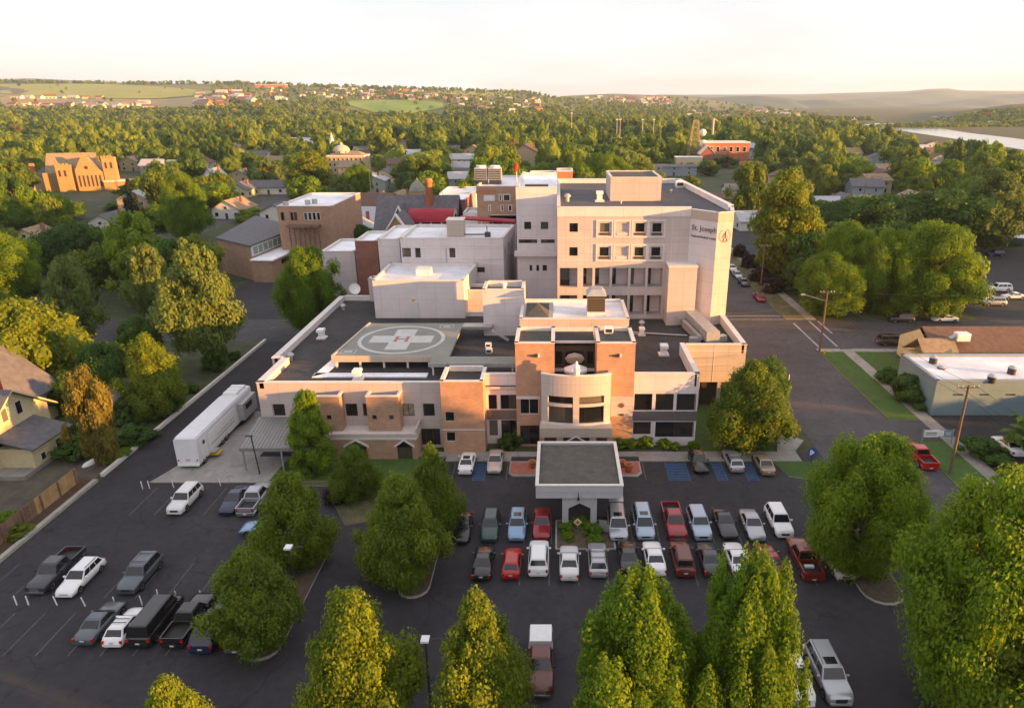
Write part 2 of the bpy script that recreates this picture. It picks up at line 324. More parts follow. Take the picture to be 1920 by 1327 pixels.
slab('lawn', [(-33, 69.2), (-26, 69.2), (-22.5, 66.3), (-18.5, 63.3), (-15.5, 63.8), (-14.3, 66.5), (-14.3, 73.7), (-13.6, 74.96), (-32.6, 74.96)], 0, .10, CONCL, GRASS)
slab('forecourt_lawn', [(-32.4, 68.2), (-26, 68.2), (-25, 66), (-21.8, 60.5), (-17.5, 61.8), (-15, 65), (-18.6, 63.2), (-22.6, 66.2), (-26.1, 69.1), (-32.4, 69.1)], 0, .12, CONCL, GRASSD)
def capsule(x0, x1, y0, y1, n=7):
    r = (x1-x0)/2; cx = (x0+x1)/2
    return [(cx+r*cos(a), y0+r+r*sin(a)) for a in [pi+pi*i/n for i in range(n+1)]]+[(cx+r*cos(a), y1-r+r*sin(a)) for a in [pi*i/n for i in range(n+1)]]
def island(pts, m, name='kerb_island'):
    o = struct(name, MB().prism(pts, 0, .13), CONCL)
    c = np.mean(np.array(pts), 0); q = [tuple(c+(np.array(p)-c)*(1-.22/np.linalg.norm(np.array(p)-c))) for p in pts]
    struct('planting_bed', MB().prism(q, .1, .16), m)
DIRT = mat('bed_soil', (.10, .078, .055), .95, .25, 1.5, .5, 20, v2=.25)
island(capsule(-25.0, -22.0, 42.2, 57.2), DIRT)
island(capsule(-14.2, -11.4, 49.4, 61.5), DIRT)
island([(-.2, 56.4), (5.7, 56.4), (5.7, 61.3), (-.2, 61.3)], DIRT)
island(capsule(26.9, 30.6, 48.5, 63.5), DIRT)
island(capsule(27.4, 30.4, 28, 42), DIRT)
island(capsule(-14.5, -11.7, 24, 36.5), DIRT); island(capsule(2.6, 5.6, 26, 38), DIRT); island(capsule(11.4, 14.0, 27, 39), DIRT)
for pts in ([(-5.7, 73.75), (-5.7, 71), (-5.2, 70.2), (-2.4, 70.2), (-2.4, 73.75)], [(6.8, 73.75), (6.8, 70.2), (9.3, 70.2), (9.9, 71), (9.9, 73.75)]):
    slab('forecourt_paving', pts, 0, .12, CONC)
    c = np.mean(np.array(pts), 0)
    struct('red_paving', MB().prism([(c[0]+(x-c[0])*.86, c[1]+.15+(y-c[1])*.8) for x, y in pts], .1, .135), PAVER)
# retaining kerb wall and board fence on the west edge of the lot
struct('kerb', MB().box(-52.9, -52.5, 70.3, 118, 0, .45), COPING)
struct('kerb', MB().box(-53.0, -52.5, 18, 69.2, 0, .35), CONCL)
struct('bank', MB().poly([(-52.5, 18, .02), (-52.5, 69, .02), (-56, 70, .5), (-55, 18, .5)]), mat('bank_soil', (.09, .05, .035), .95, .2, 1, .4, 15))
fe = thing('board_fence', 'weathered brown board fence with a sunlit panel beside the parking lot', 'fence', (-54.2, 58, 0))
FB = mat('fence_boards', (.20, .12, .08), .9, .25, 1); FBL = mat('fence_boards_sunlit', (.42, .26, .12), .9, .2, 1)  # second, paler copy puts sunlight into the colour of some boards
bd = None
for i in range(44):
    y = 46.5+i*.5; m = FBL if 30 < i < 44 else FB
    part('board', MB().box(-54.25, -54.2, y, y+.47, .35, 2.15+.03*random.random()), m, fe)
for i in range(9): part('post', MB().box(-54.18, -54.06, 46.5+i*2.7, 46.62+i*2.7, 0, 2.2), FB, fe)
# painted lines (flat print)
def line(x0, y0, x1, y1, wd=.1, m=LINEF, z=.018, p=lot):
    dx, dy = x1-x0, y1-y0; L = math.hypot(dx, dy); nx, ny = -dy/L*wd/2, dx/L*wd/2
    o = finish('painted_line', MB().poly([(x0-nx, y0-ny, z), (x1-nx, y1-ny, z), (x1+nx, y1+ny, z), (x0+nx, y0+ny, z)]), m, p)
for k in range(-4, 9):
    x = 7.45+2.68*k
    if x < 26.5:
        if x > 5.9 or x < -.3: line(x, 57.4, x, 62.4)
        line(x-.15, 51.2, x-.15, 56.0)
for k in range(11):
    x = 2.1+2.68*k-21.5
    if not -15 < x < -10.8: line(x+14, 32.4, x+14, 37.6)
for i in range(12): line(-50.6+i*2.72, 49.5, -50.6+i*2.72, 54.3) if i < 10 else None
for i in range(10): line(-51.2+i*2.55, 42.8, -51.2+i*2.55, 47.6)
for i in range(6): line(-45+i*2.6, 62.4, -45+i*2.6, 67.8)
for x0, x1 in ((-9.75, -8.45), (12.9, 15.3), (18.5, 19.6), (22.0, 23.2)):
    n = 11
    for i in range(n): y = 69.6+i*.37; line(x0, y, x1, y, .13, LINEB)
    line(x0, 69.4, x0, 73.6, .1, LINEB); line(x1, 69.4, x1, 73.6, .1, LINEB)
for x in (-12.2, -5.9, 10.2): line(x, 69.6, x, 73.6, .1, LINEF)
line(33.4, 131.2, 45, 131.2, .25, LINEW, .022, street); line(33.4, 133.6, 45, 133.6, .25, LINEW, .022, street)
for a, b in (((1488, 606), (1540, 655)), ((1517, 602), (1570, 650)), ((1533, 602), (1560, 625))):
    (x0, y0), (x1, y1) = G(*a), G(*b); line(x0, y0, x1, y1, .35, LINEW, .026, street)
def stops(xs, y, lab, grp, m=LINEW):
    for x in xs:
        single('wheel_stop', MB().prism([(-.85, -.09), (.85, -.09), (.85, .09), (-.85, .09)], 0, .13), m, lab, 'wheel stop', grp, (x, y, .013))
stops([8.8+2.68*k for k in (-7, -6, -5, -4, -1, 0, 1, 2, 3, 4, 5) if k not in (-4, -3, -2)], 57.15, 'white concrete wheel stop before a car of the upper middle row', 'wheel stops of the upper middle row')
stops([-12+2.68*k for k in (1, 3, 4)], 56.15, 'white concrete wheel stop at the nose of the lower middle row', 'wheel stops of the lower middle row')
stops([G(x, 1125)[0] for x in (70, 105, 175, 230, 282, 340)], 49.2, 'worn wheel stop beside the white posts in the left lot', 'wheel stops along the white posts')
stops([G(x, 1148)[0] for x in (42, 97, 152)], 47.6, 'stained wheel stop at an empty stall in the left lot', 'wheel stops of the empty left stalls')
stops([G(x, 925)[0] for x in (280, 330, 360, 410)], 68.2, 'pale wheel stop at the kerb of the loading pad', 'wheel stops at the loading pad')
stops([G(x, 904)[0] for x in (222, 262)], G(222, 904)[1], 'long white concrete stop at the mouth of the alley', 'wheel stops at the alley mouth')
for px, py in ((32, 1134), (54, 1134), (107, 1134), (160, 1136), (217, 1136), (267, 1134), (298, 1122), (333, 1124), (380, 1123)):
    x, y = G(px, py)
    q = thing('bollard', 'slim white post %s' % {32: 'at the far left end of the left lot rows', 54: 'before the dark pickup nose, second from the left', 107: 'before the white wagon nose', 160: 'in the gap right of the white wagon', 217: 'at the left of the blue grey SUV nose', 267: 'at the right of the blue grey SUV nose', 298: 'behind the black van roof', 333: 'behind the black pickup', 380: 'nearest the island tree in the left lot'}[px], 'post', (0, 0, 0), 'white posts in the left parking lot', False)
    part('post', MB().cyl((0, 0), .055, .05, 0, .92, 8), WHITEP, q); part('cap', MB().cyl((0, 0), .058, .03, .92, .97, 8), WHITEP, q)
    q.location = (x, y, .012); q.rotation_euler = (random.uniform(-.05, .05), random.uniform(-.14, -.02), 0)
for px, py in ((268, 918), (281, 917), (326, 915), (414, 912)):
    x, y = G(px, py)
    q = thing('bollard', 'short white post %s' % {268: 'leftmost at the loading pad corner', 281: 'second from the left at the loading pad corner', 326: 'just behind the white SUV near the pad', 414: 'behind the dark blue sedan at the pad edge'}[px], 'post', (0, 0, 0), 'white posts at the loading pad', False)
    part('post', MB().cyl((0, 0), .05, .05, 0, 1.0, 8), WHITEP, q); q.location = (x, y, .09); q.rotation_euler[1] = random.uniform(-.2, .05)
for a_, b_, c_, d_ in ((-330, -126.01, 301, 307.5), (-116, -75, 301, 307.5), (-126, -116.01, 215, 620), (60, 330, 301, 307)): sheet('town_street', [(a_, c_), (b_, c_), (b_, d_), (a_, d_)], .03, ASPH2)
# ---------------- walls with real openings ----------------
def fr(p0, p1):
    p0 = np.array(p0, float); p1 = np.array(p1, float); d = p1-p0; L = np.linalg.norm(d); d = d/L; o = np.array((d[1], -d[0]))
    return p0, d, o, L
def obox(mb, fr_, u0, u1, z0, z1, o0, o1, m=0):
    p, d, o, L = fr_
    v = []
    for z in (z0, z1):
        for of in (o0, o1):
            for u in (u0, u1):
                q = p+d*u+o*of; v.append((q[0], q[1], z))
    return mb.add(v, [(0,1,3,2),(4,6,7,5),(0,4,5,1),(2,3,7,6),(0,2,6,4),(1,5,7,3)], m)
def wall(parent, p0, p1, z0, z1, m, ops=(), depth=.3, name='wall', frame=None, glass=None, label=None):
    f = fr(p0, p1); p, d, o, L = f
    us = sorted({0, L, *[round(a, 4) for q in ops for a in q[:2]]}); zs = sorted({z0, z1, *[a for q in ops for a in q[2:4]]})
    mb = MB(); P = lambda u, z, of: tuple((p+d*u+o*of).tolist())+(z,)
    for i in range(len(us)-1):
        for j in range(len(zs)-1):
            uc = (us[i]+us[i+1])/2; zc = (zs[j]+zs[j+1])/2
            if any(q[0] < uc < q[1] and q[2] < zc < q[3] for q in ops): continue
            mb.add([P(us[i], zs[j], 0), P(us[i+1], zs[j], 0), P(us[i+1], zs[j+1], 0), P(us[i], zs[j+1], 0)], [(0,1,2,3)], 0)
    for q in ops:
        a, b, c, e = q[:4]
        for (u0, h0), (u1, h1) in (((a, c), (a, e)), ((b, e), (b, c)), ((a, e), (b, e)), ((b, c), (a, c))):
            mb.add([P(u0, h0, 0), P(u1, h1, 0), P(u1, h1, -depth), P(u0, h0, -depth)], [(0,1,2,3)], 0)
    mb.add([P(0, z0, -depth-.02), P(L, z0, -depth-.02), P(L, z1, -depth-.02), P(0, z1, -depth-.02)], [(3,2,1,0)], 0)
    mb.add([P(0, z1, 0), P(L, z1, 0), P(L, z1, -depth-.02), P(0, z1, -depth-.02)], [(0,1,2,3)], 0)
    wo = part(name, mb, m, parent, label)
    for q in ops:
        a, b, c, e = q[:4]; st = q[4] if len(q) > 4 else {}
        if st.get('open'): continue
        fm = st.get('frame', frame or BRONZE); gm = st.get('glass', glass or GLASS); t = st.get('t', .07); nx = st.get('nx', 1); nz = st.get('nz', 1)
        r = -depth*.75; fb = MB()
        obox(fb, f, a, a+t, c, e, r, r+.06); obox(fb, f, b-t, b, c, e, r, r+.06)
        obox(fb, f, a+t, b-t, c, c+t, r, r+.06); obox(fb, f, a+t, b-t, e-t, e, r, r+.06)
        for i in range(1, nx): u = a+(b-a)*i/nx; obox(fb, f, u-t/2, u+t/2, c+t, e-t, r, r+.055)
        for i in range(1, nz): z = c+(e-c)*i/nz; obox(fb, f, a+t, b-t, z-t/2, z+t/2, r, r+.05)
        wn = part('window', fb, fm, parent, st.get('label'))
        W, Hh = (b-a)/nx, (e-c)/nz
        for i in range(nx):
            for j in range(nz):
                gb_ = MB(); obox(gb_, f, a+i*W+t/2, a+(i+1)*W-t/2, c+j*Hh+t/2, c+(j+1)*Hh-t/2, r+.005, r+.025); part('pane', gb_, gm, wn)
    return wo
def roofslab(parent, pts, z, m=ROOF, t=.3, name='roof'): return part(name, MB().prism(pts, z-t, z, 1, 0), [m, WALL], parent)
def coping(parent, p0, p1, z, wd=.45, h=.12, m=COPING, inner=.0, drop=0, name='parapet', e=.05):
    """coping on top of a wall; with drop, also the inner parapet face down to the roof"""
    f = fr(p0, p1); mb = MB(); obox(mb, f, -e, f[3]+e, z, z+h, -wd, .06)
    if drop: obox(mb, f, 0, f[3], z-drop, z-.002, -wd+.04, -.33)
    return part(name, mb, m, parent)
def ring(parent, pts, z, drop, wd=.5, m=COPING, h=.12):
    n = len(pts)
    for i in range(n): coping(parent, pts[i], pts[(i+1) % n], z, wd, h, m, drop=drop)

# ================= hospital: low front building =================
hf = thing('hospital_front_building', 'long two storey front block with the helipad on its dark flat roof', 'hospital building', (0, 77, 0))
ZL = 8.75
# left wing
WX = -36.5
w2 = lambda a, b, **k: (a-WX, b-WX, 4.3, 6.0, k)
wall(hf, (WX, 77.5), (-14.1, 77.5), 0, ZL, WALL, [(1.45, 3.0, 4.25, 5.95, dict(frame=WFRAME, nx=1)), w2(-26.05, -24.6, nx=2), w2(-23.9, -22.9), w2(-19.05, -17.6, nx=2, glass=CURT), w2(-16.5, -15.1, nx=1), (-17.4-WX, -14.6-WX, .3, 2.6, dict(nx=3))])
part('belt_course', MB().box(WX-.03, -28.2, 77.44, 77.5, 2.75, 3.3), WHITEW, hf)
wall(hf, (WX, 86), (WX, 77.5), 0, ZL, WALL)
wall(hf, (-37.9, 86), (WX, 86), 0, ZL+.0, WALL)
wall(hf, (-37.9, 117), (-37.9, 86), 0, ZL, WALLP, [(4+i*6, 6.2+i*6, 3.2, 4.8) for i in range(4)])
wall(hf, (17, 107.6), (-37.9, 107.6+9.4), 0, ZL, WALLP) if False else None
wall(hf, (-22, 117), (-37.9, 117), 0, ZL, WALLP)
roofslab(hf, [(WX+.3, 77.8), (17.2, 78.3), (17.2, 88.6), (17.2, 107.3), (-9, 107.3), (-22, 107.3), (-22, 116.7), (-37.6, 116.7), (-37.6, 86.3), (WX+.3, 86.3)], ZL-.75, ROOF)
coping(hf, (WX, 77.5), (-14.1, 77.5), ZL, drop=.75)
coping(hf, (WX, 86), (WX, 77.5), ZL, .9, drop=.75); coping(hf, (-37.9, 117), (-37.9, 86), ZL, .8, drop=.75)
coping(hf, (-37.9, 86.0), (WX-.1, 86.0), ZL+.02, drop=.75); coping(hf, (-22, 117), (-37.9, 117), ZL, drop=.75)
wall(hf, (-22, 107.6), (-22, 117), 0, ZL, WALLP); coping(hf, (-22, 107.6), (-22, 117), ZL-.1, drop=.6)
wall(hf, (0, 107.6), (-22, 107.6), 0, ZL-.1, WALLP); coping(hf, (0, 107.6), (-22, 107.6), ZL-.1, drop=.6)
# tan brick bays, low brick arcade
for x0, x1 in ((-30.5, -26.15), (-22.95, -19.05)):
    b0 = 75.9
    wall(hf, (x0, b0), (x1, b0), 3.0, 7.6, BRICK_T, [(x-x0, x+.62-x0, 4.55, 5.2, dict(frame=BRICK_T)) for x in (x0+.5, x0+2.55)], .25, 'brick_bay')
    wall(hf, (x1, b0), (x1, 77.49), 3.0, 7.6, BRICK_T, name='brick_bay'); wall(hf, (x0, 77.49), (x0, b0), 3.0, 7.6, BRICK_T, name='brick_bay')
    part('bay_roof', MB().box(x0+.25, x1-.25, b0+.25, 77.45, 7.0, 7.2), ROOF2, hf)
    mb = MB(); mb.box(x0-.06, x1+.06, b0-.06, b0+.3, 7.6, 7.75); mb.box(x0-.06, x0+.28, b0+.3, 77.48, 7.6, 7.75); mb.box(x1-.28, x1+.06, b0+.3, 77.48, 7.6, 7.75)
    part('coping', mb, COPING, hf)
wall(hf, (-31.0, 74.3), (-16.9, 74.3), 0, 2.75, BRICK_T, [(5.6, 8.0, .05, 1.75, dict(nx=2)), (11.7, 13.5, .05, 1.75, dict(nx=2))], .3, 'brick_arcade')
wall(hf, (-16.9, 74.3), (-16.9, 77.49), 0, 2.75, BRICK_T, name='brick_arcade')
for xa, xb in ((-25.7, -22.7), (-19.6, -17.2)):     # pointed gable trims over the doors
    xm = (xa+xb)/2
    mb = MB()
    for s_, e_ in (((xa, 1.7), (xm, 2.6)), ((xm, 2.6), (xb, 1.7))):
        mb.add([(s_[0], 74.14, s_[1]), (e_[0], 74.14, e_[1]), (e_[0], 74.14, e_[1]+.25), (s_[0], 74.14, s_[1]+.25), (s_[0], 74.298, s_[1]), (e_[0], 74.298, e_[1]), (e_[0], 74.298, e_[1]+.25), (s_[0], 74.298, s_[1]+.25)], [(0,1,2,3),(3,2,6,7),(0,4,5,1),(0,3,7,4),(1,5,6,2)])
    part('gable_trim', mb, COPING, hf)
    part('gable_glass', MB().add([(xa+.2, 74.27, 1.76), (xb-.2, 74.27, 1.76), (xm, 74.27, 2.55)], [(0,1,2)]), GLASS, hf)
part('terrace_slab', MB().box(-31.05, -16.85, 74.2, 77.48, 2.75, 3.05), COPING, hf)
part('terrace_upstand', MB().box(-31.05, -16.85, 74.2, 74.42, 3.052, 3.5), WALL, hf)
part('terrace_upstand', MB().box(-17.07, -16.85, 74.422, 77.48, 3.052, 4.0), WALL, hf)
# orange brick stair block
x0, x1, y0 = -13.95, -8.85, 75.9
wall(hf, (x0, y0), (x1, y0), 0, 9.55, BRICK, [(.35, 1.5, 4.3, 5.6, dict(frame=COPING)), (.35, 1.5, 1.6, 2.9, dict(frame=COPING))], .3, 'brick_wall')
wall(hf, (x1, y0), (x1, 81), 0, 9.55, BRICK, name='brick_wall'); wall(hf, (x0, 81), (x0, y0), 0, 9.55, BRICK, name='brick_wall'); wall(hf, (x1, 81), (x0, 81), ZL-1, 9.55, BRICK, name='brick_wall')
part('string_course', MB().box(x0-.04, x1+.04, y0-.04, y0, 3.2, 3.32), COPING, hf)
roofslab(hf, [(x0+.3, y0+.3), (x1-.3, y0+.3), (x1-.3, 80.7), (x0+.3, 80.7)], 8.95, ROOF); ring(hf, [(x0, y0), (x1, y0), (x1, 81), (x0, 81)], 9.55, .5, .4)
# glazed link, left of the entrance
wall(hf, (-8.85, 78.5), (-4.9, 78.5), 0, 9.45, WALLP, [(.3, 1.35, 4.75, 6.75, {}), (1.8, 3.9, 4.75, 6.75, dict(nx=2)), (.3, 1.35, 1.1, 3.3, {}), (1.8, 3.9, .3, 3.3, dict(nx=2))], .3)
part('spandrel', MB().box(-8.8, -4.95, 78.44, 78.497, 3.4, 4.7), mat('spandrel', (.17, .12, .11), .6, .1), hf); coping(hf, (-8.85, 78.5), (-4.9, 78.5), 9.45, drop=.9)
# two orange towers
for x0, x1, zt in ((-5.05, -.35, 13.7), (4.75, 9.35, 13.7)):
    y0 = 77.8; y1 = 84
    if x0 < 0: ops = [(.45, 2.75, 4.4, 6.45, dict(frame=WFRAME, nx=2)), (.4, 2.8, .2, 2.9, dict(nx=2))]
    else: ops = []
    wall(hf, (x0, y0), (x1, y0), 0, zt, BRICK, ops, .3, 'brick_tower'); wall(hf, (x1, y0), (x1, y1), 0, zt, BRICK, name='brick_tower'); wall(hf, (x0, y1), (x0, y0), 0, zt, BRICK, name='brick_tower'); wall(hf, (x1, y1), (x0, y1), 7, zt, BRICK, name='brick_tower')
    roofslab(hf, [(x0+.3, y0+.3), (x1-.3, y0+.3), (x1-.3, y1-.3), (x0+.3, y1-.3)], zt-.35, ROOF2); ring(hf, [(x0, y0), (x1, y0), (x1, y1), (x0, y1)], zt, .35, .4)
    part('wall_lamp', MB().box(x0+1.85, x0+2.7, y0-.14, y0-.01, 12.05, 12.3), METALD, hf); part('lamp_bracket', MB().box(x0+2.72, x0+2.95, y0-.18, y0-.01, 11.98, 12.45), COPING, hf)
part('white_panel', MB().box(-5.02, -2.1, 77.72, 77.798, 6.5, 6.85), WALLP, hf)
part('white_panel', MB().box(6.6, 9.3, 77.70, 77.798, 4.15, 6.85), WALL, hf)
part('dado', MB().box(6.6, 9.3, 77.66, 77.70, .02, 4.1), BRICK_T, hf)
q = part('cross_emblem', MB().box(7.62, 8.22, 77.62, 77.69, 5.55, 5.85).box(7.77, 8.07, 77.615, 77.695, 5.4, 6.0), mat('bronze_cross', (.30, .15, .06), .4, 0, metal=.4), hf)
part('plaque', MB().box(7.65, 8.2, 77.63, 77.69, 4.3, 4.55), METALD, hf)
# recess between the towers: dark glazing, rosette, roof terrace
wall(hf, (-.35, 82.2), (4.75, 82.2), 8.0, 12.3, BRONZE, [(.1, 1.0, 9.3, 11.1, dict(frame=BRONZE)), (1.35, 3.75, 9.3, 11.3, dict(nx=2)), (4.1, 5.0, 9.3, 11.1, {})], .3, 'recess_wall')
part('recess_lintel', MB().box(-.35, 4.75, 81.9, 82.19, 12.3, 12.55), COPING, hf); part('recess_roof', MB().box(-.34, 4.74, 82.2, 88, 11.9, 12.1), ROOF, hf)
part('recess_lintel', MB().box(-.35, 4.75, 87.2, 87.5, 12.1, 12.6), COPING, hf)
part('recess_sill', MB().box(-.34, 4.74, 81.6, 82.18, 8.6, 8.85), COPING, hf)
ro = MB()
for i in range(8):
    a = 2*pi*i/8; b = 2*pi*(i+1)/8
    ro.add([(2.2, 81.55, 10.6), (2.2+1.25*cos(a), 82.0, 10.2+.8*sin(a)), (2.2+1.25*cos(b), 82.0, 10.2+.8*sin(b))], [(0,1,2)])
part('rosette', ro, WALLB, hf)
part('terrace_floor', MB().box(-.34, 4.74, 77.0, 81.58, 8.15, 8.3), mat('terrace_deck', (.10, .075, .06), .8, .1), hf)
# curved entrance wall
cx_, yc_, rr = 2.25, 86.2, 10.6
ang = [radians_ for radians_ in np.linspace(-.402, .402, 25)]
def cpt(a, r=rr): return (cx_+r*sin(a), yc_-r*cos(a))
def curved(a0, a1, z0, z1, m, name, r=rr, th=.35, n=8, label=None):
    A = np.linspace(a0, a1, n+1); mb = MB()
    for i in range(n):
        p, q_ = cpt(A[i], r), cpt(A[i+1], r); p2, q2 = cpt(A[i], r-th), cpt(A[i+1], r-th)
        v = [(*p, z0), (*q_, z0), (*q_, z1), (*p, z1), (*p2, z0), (*q2, z0), (*q2, z1), (*p2, z1)]
        f = [(0,1,2,3),(5,4,7,6),(3,2,6,7),(1,0,4,5)]
        if i == 0: f.append((4,0,3,7))
        if i == n-1: f.append((1,5,6,2))
        mb.add(v, f)
    return part(name, mb, m, parent=hf, label=label)
curved(-.402, .402, 7.7, 10.3, WALL, 'curved_wall', n=16); curved(-.402, -.325, 4.2, 7.7, WALL, 'curved_wall', n=2); curved(.325, .402, 4.2, 7.7, WALL, 'curved_wall', n=2)
curved(-.402, .402, 3.95, 4.2, COPING, 'curved_sill', r=rr+.12, th=.5, n=16); curved(-.41, .41, 10.3, 10.42, COPING, 'coping', r=rr+.04, th=.43, n=16)
curved(-.035, .035, 4.2, 7.7, WALL, 'pier', n=1, r=rr+.03)
for s in (-1, 1):
    a0, a1 = (.035, .325) if s > 0 else (-.325, -.035)
    curved(a0, a1, 6.35, 6.75, WALL, 'transom', n=5)
    for z0_, z1_ in ((4.2, 6.35), (6.75, 7.7)):
        fo = curved(a0, a1, z0_, z0_+.08, BRONZE, 'window', r=rr-.12, th=.08, n=5)
        g = MB(); A = np.linspace(a0, a1, 6)
        for i in range(5):
            p, q_ = cpt(A[i], rr-.2), cpt(A[i+1], rr-.2); g.add([(*p, z0_+.08), (*q_, z0_+.08), (*q_, z1_), (*p, z1_)], [(0,1,2,3)], 0, True)
        part('pane', g, GLASS, fo)
e0, e1 = cpt(-.402, rr-.35), cpt(.402, rr-.35)
part('side_return', MB().box(e0[0]-.2, e0[0]+.15, e0[1]-.3, 77.79, 4, 10.3), WALL, hf); part('side_return', MB().box(e1[0]-.15, e1[0]+.2, e1[1]-.3, 77.79, 4, 10.3), WALL, hf)
# entry beam and pointed portal under it
part('entry_beam', MB().box(-2.1, 6.6, 74.9, 77.0, 2.7, 3.95), WALLB, hf)
for x in (-2.1, 6.1): part('entry_pier', MB().box(x, x+.5, 74.95, 75.5, .12, 2.7), BRICK, hf)
part('entry_glazing', MB().box(-1.6, 6.1, 76.6, 76.7, .12, 2.7), GLASS, hf)
for x in (-.1, 3.9): part('entry_panel', MB().box(x, x+.8, 75.1, 75.2, .12, 2.7), WALLB, hf)
for s in (0, 1):
    for k_, mm in ((0, METALD), (.28, COPING)):
        xa, xm = (.3, 2.25) if s == 0 else (4.2, 2.25)
        v = [(xa, 74.82-k_/9, 1.3+k_), (xm, 74.82-k_/9, 2.5+k_), (xm, 74.82-k_/9, 2.7+k_), (xa, 74.82-k_/9, 1.5+k_)]
        part('portal_trim', MB().add(v+[(a, b+.08, c) for a, b, c in v], [(0,1,2,3),(4,5,6,7),(3,2,6,7),(0,1,5,4)]), mm, hf)
# right wing
wall(hf, (9.35, 78), (17.3, 78), 0, 9.7, WALLP, [(.12, 2.35, 4.8, 7.1, dict(nx=1)), (2.75, 5.0, 4.8, 7.1, dict(nx=1)), (5.35, 7.75, 4.8, 7.1, dict(nx=1)), (.12, 2.35, 1.5, 3.3, dict(nx=1)), (2.9, 7.7, 1.1, 3.3, dict(nx=2))], .35)
part('spandrel', MB().box(9.4, 17.34, 77.93, 77.997, 3.45, 4.75), mat('spandrel_grey', (.12, .105, .11), .6, .1), hf)
wall(hf, (17.3, 78), (17.3, 89.5), 0, 9.7, WALLP); coping(hf, (9.35, 78), (17.3, 78), 9.7, drop=1.6); coping(hf, (17.3, 78), (17.3, 89.2), 9.7, .6, drop=1.6)
wall(hf, (17.35, 89.5), (26, 89.5), 3.9, 9.4, WALLB); wall(hf, (26, 89.5), (26, 107), 3.9, 9.4, WALLB)
part('joint', MB().box(17.4, 26.02, 89.47, 89.497, 6.5, 6.56), WALLP, hf); part('joint', MB().box(21.6, 21.66, 89.465, 89.497, 3.92, 9.4), WALLP, hf); part('joint', MB().box(17.4, 26.02, 89.47, 89.497, 8.5, 8.56), WALLP, hf)
coping(hf, (17.7, 89.5), (26, 89.5), 9.4, drop=1.2); coping(hf, (26, 89.5), (26, 107), 9.4, .7, drop=1.2)
roofslab(hf, [(17.2, 89.8), (25.7, 89.8), (25.7, 107.3), (17.2, 107.3)], ZL-.748, ROOF)
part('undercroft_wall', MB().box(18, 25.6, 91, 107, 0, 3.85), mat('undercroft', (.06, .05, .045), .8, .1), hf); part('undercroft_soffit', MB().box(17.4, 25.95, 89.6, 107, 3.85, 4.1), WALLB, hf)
for x in (19.5, 22.5, 25.3): part('column', MB().box(x, x+.5, 89.7, 90.2, 0, 3.86), WALLB, hf)
# metal awning at the ambulance door
aw = thing('metal_awning', 'sloping grey ribbed metal awning over the ambulance door at the west corner', 'awning', (-33, 74, 0))
part('awning_roof', MB().add([(-36.9, 71.4, 3.0), (-27.3, 71.4, 3.0), (-27.3, 77.42, 4.1), (-36.9, 77.42, 4.1), (-36.9, 71.4, 3.14), (-27.3, 71.4, 3.14), (-27.3, 77.42, 4.24), (-36.9, 77.42, 4.24)], [(3,2,1,0),(4,5,6,7),(0,1,5,4),(1,2,6,5),(3,0,4,7)]), SEAM, aw)
sm_ = MB()
for i in range(24):
    x = -36.85+i*.41; sm_.add([(x, 71.4, 3.142), (x+.05, 71.4, 3.142), (x+.05, 77.4, 4.242), (x, 77.4, 4.242), (x, 71.4, 3.2), (x+.05, 71.4, 3.2), (x+.05, 77.4, 4.3), (x, 77.4, 4.3)], [(4,5,6,7),(0,1,5,4),(0,4,7,3),(1,2,6,5)])
part('seam', sm_, SEAM, aw)['kind'] = 'stuff'
part('fascia', MB().box(-36.9, -27.3, 71.35, 71.39, 2.7, 3.14), SEAM, aw)
for x in (-36.7, -32.2, -27.8): part('post', MB().box(x, x+.18, 71.5, 71.68, .09, 3.0), METAL, aw)
part('lamp', MB().tube((-34.6, 70.7, 0), (-34.9, 70.7, 5.0), .07).box(-35.5, -34.7, 70.6, 70.8, 5.0, 5.12), METALD, aw)

# white equipment penthouse and the lift tower on the low roof
pn = thing('roof_penthouse', 'white windowless penthouse box behind the helipad with a sunlit right side', 'penthouse', (-22, 109, 8))
P0 = [(-29.2, 106.4), (-14.8, 106.4), (-14.0, 118.6), (-29.2, 118.6)]
for i in range(4): wall(pn, P0[i], P0[(i+1) % 4], 8, 14.1, WALLP, name='wall')
roofslab(pn, [(-28.9, 106.7), (-15.1, 106.7), (-14.4, 118.3), (-28.9, 118.3)], 13.8, ROOFW); ring(pn, P0, 14.1, .3, .4)
part('roof_curb', MB().box(-23.2, -20.8, 111, 113.5, 13.8, 14.9), WHITEW, pn); part('door', MB().box(-23.6, -22.2, 106.3, 106.39, 8.05, 10.6), WFRAME, pn); part('lamp', MB().box(-23.1, -22.7, 106.2, 106.39, 10.9, 11.2), YEL, pn)
lt = thing('lift_tower', 'tall white lift tower with a dark sunken top between the helipad and the pink box', 'lift tower', (-7.7, 99, 8))
P0 = [(-10.9, 97.6), (-4.9, 97.6), (-4.9, 102.8), (-10.9, 102.8)]
for i in range(4): wall(lt, P0[i], P0[(i+1) % 4], 8, 15.0, WALLP)
roofslab(lt, [(-10.6, 97.9), (-5.2, 97.9), (-5.2, 102.5), (-10.6, 102.5)], 14.2, ROOF2); ring(lt, P0, 15.0, .8, .4)
part('vent_cap', MB().cyl((-7.8, 98.6), .3, .3, 14.2, 15.5).cyl((-7.8, 98.6), .45, .45, 15.5, 15.8), WHITEP, lt)
pk = thing('plant_room', 'long pale box with a white roof behind the two orange entrance towers', 'plant room', (2.5, 95, 8))
P0 = [(-5.2, 91), (9.9, 91), (9.9, 101), (-5.2, 101)]
for i in range(4): wall(pk, P0[i], P0[(i+1) % 4], 8, 12.6, WALL)
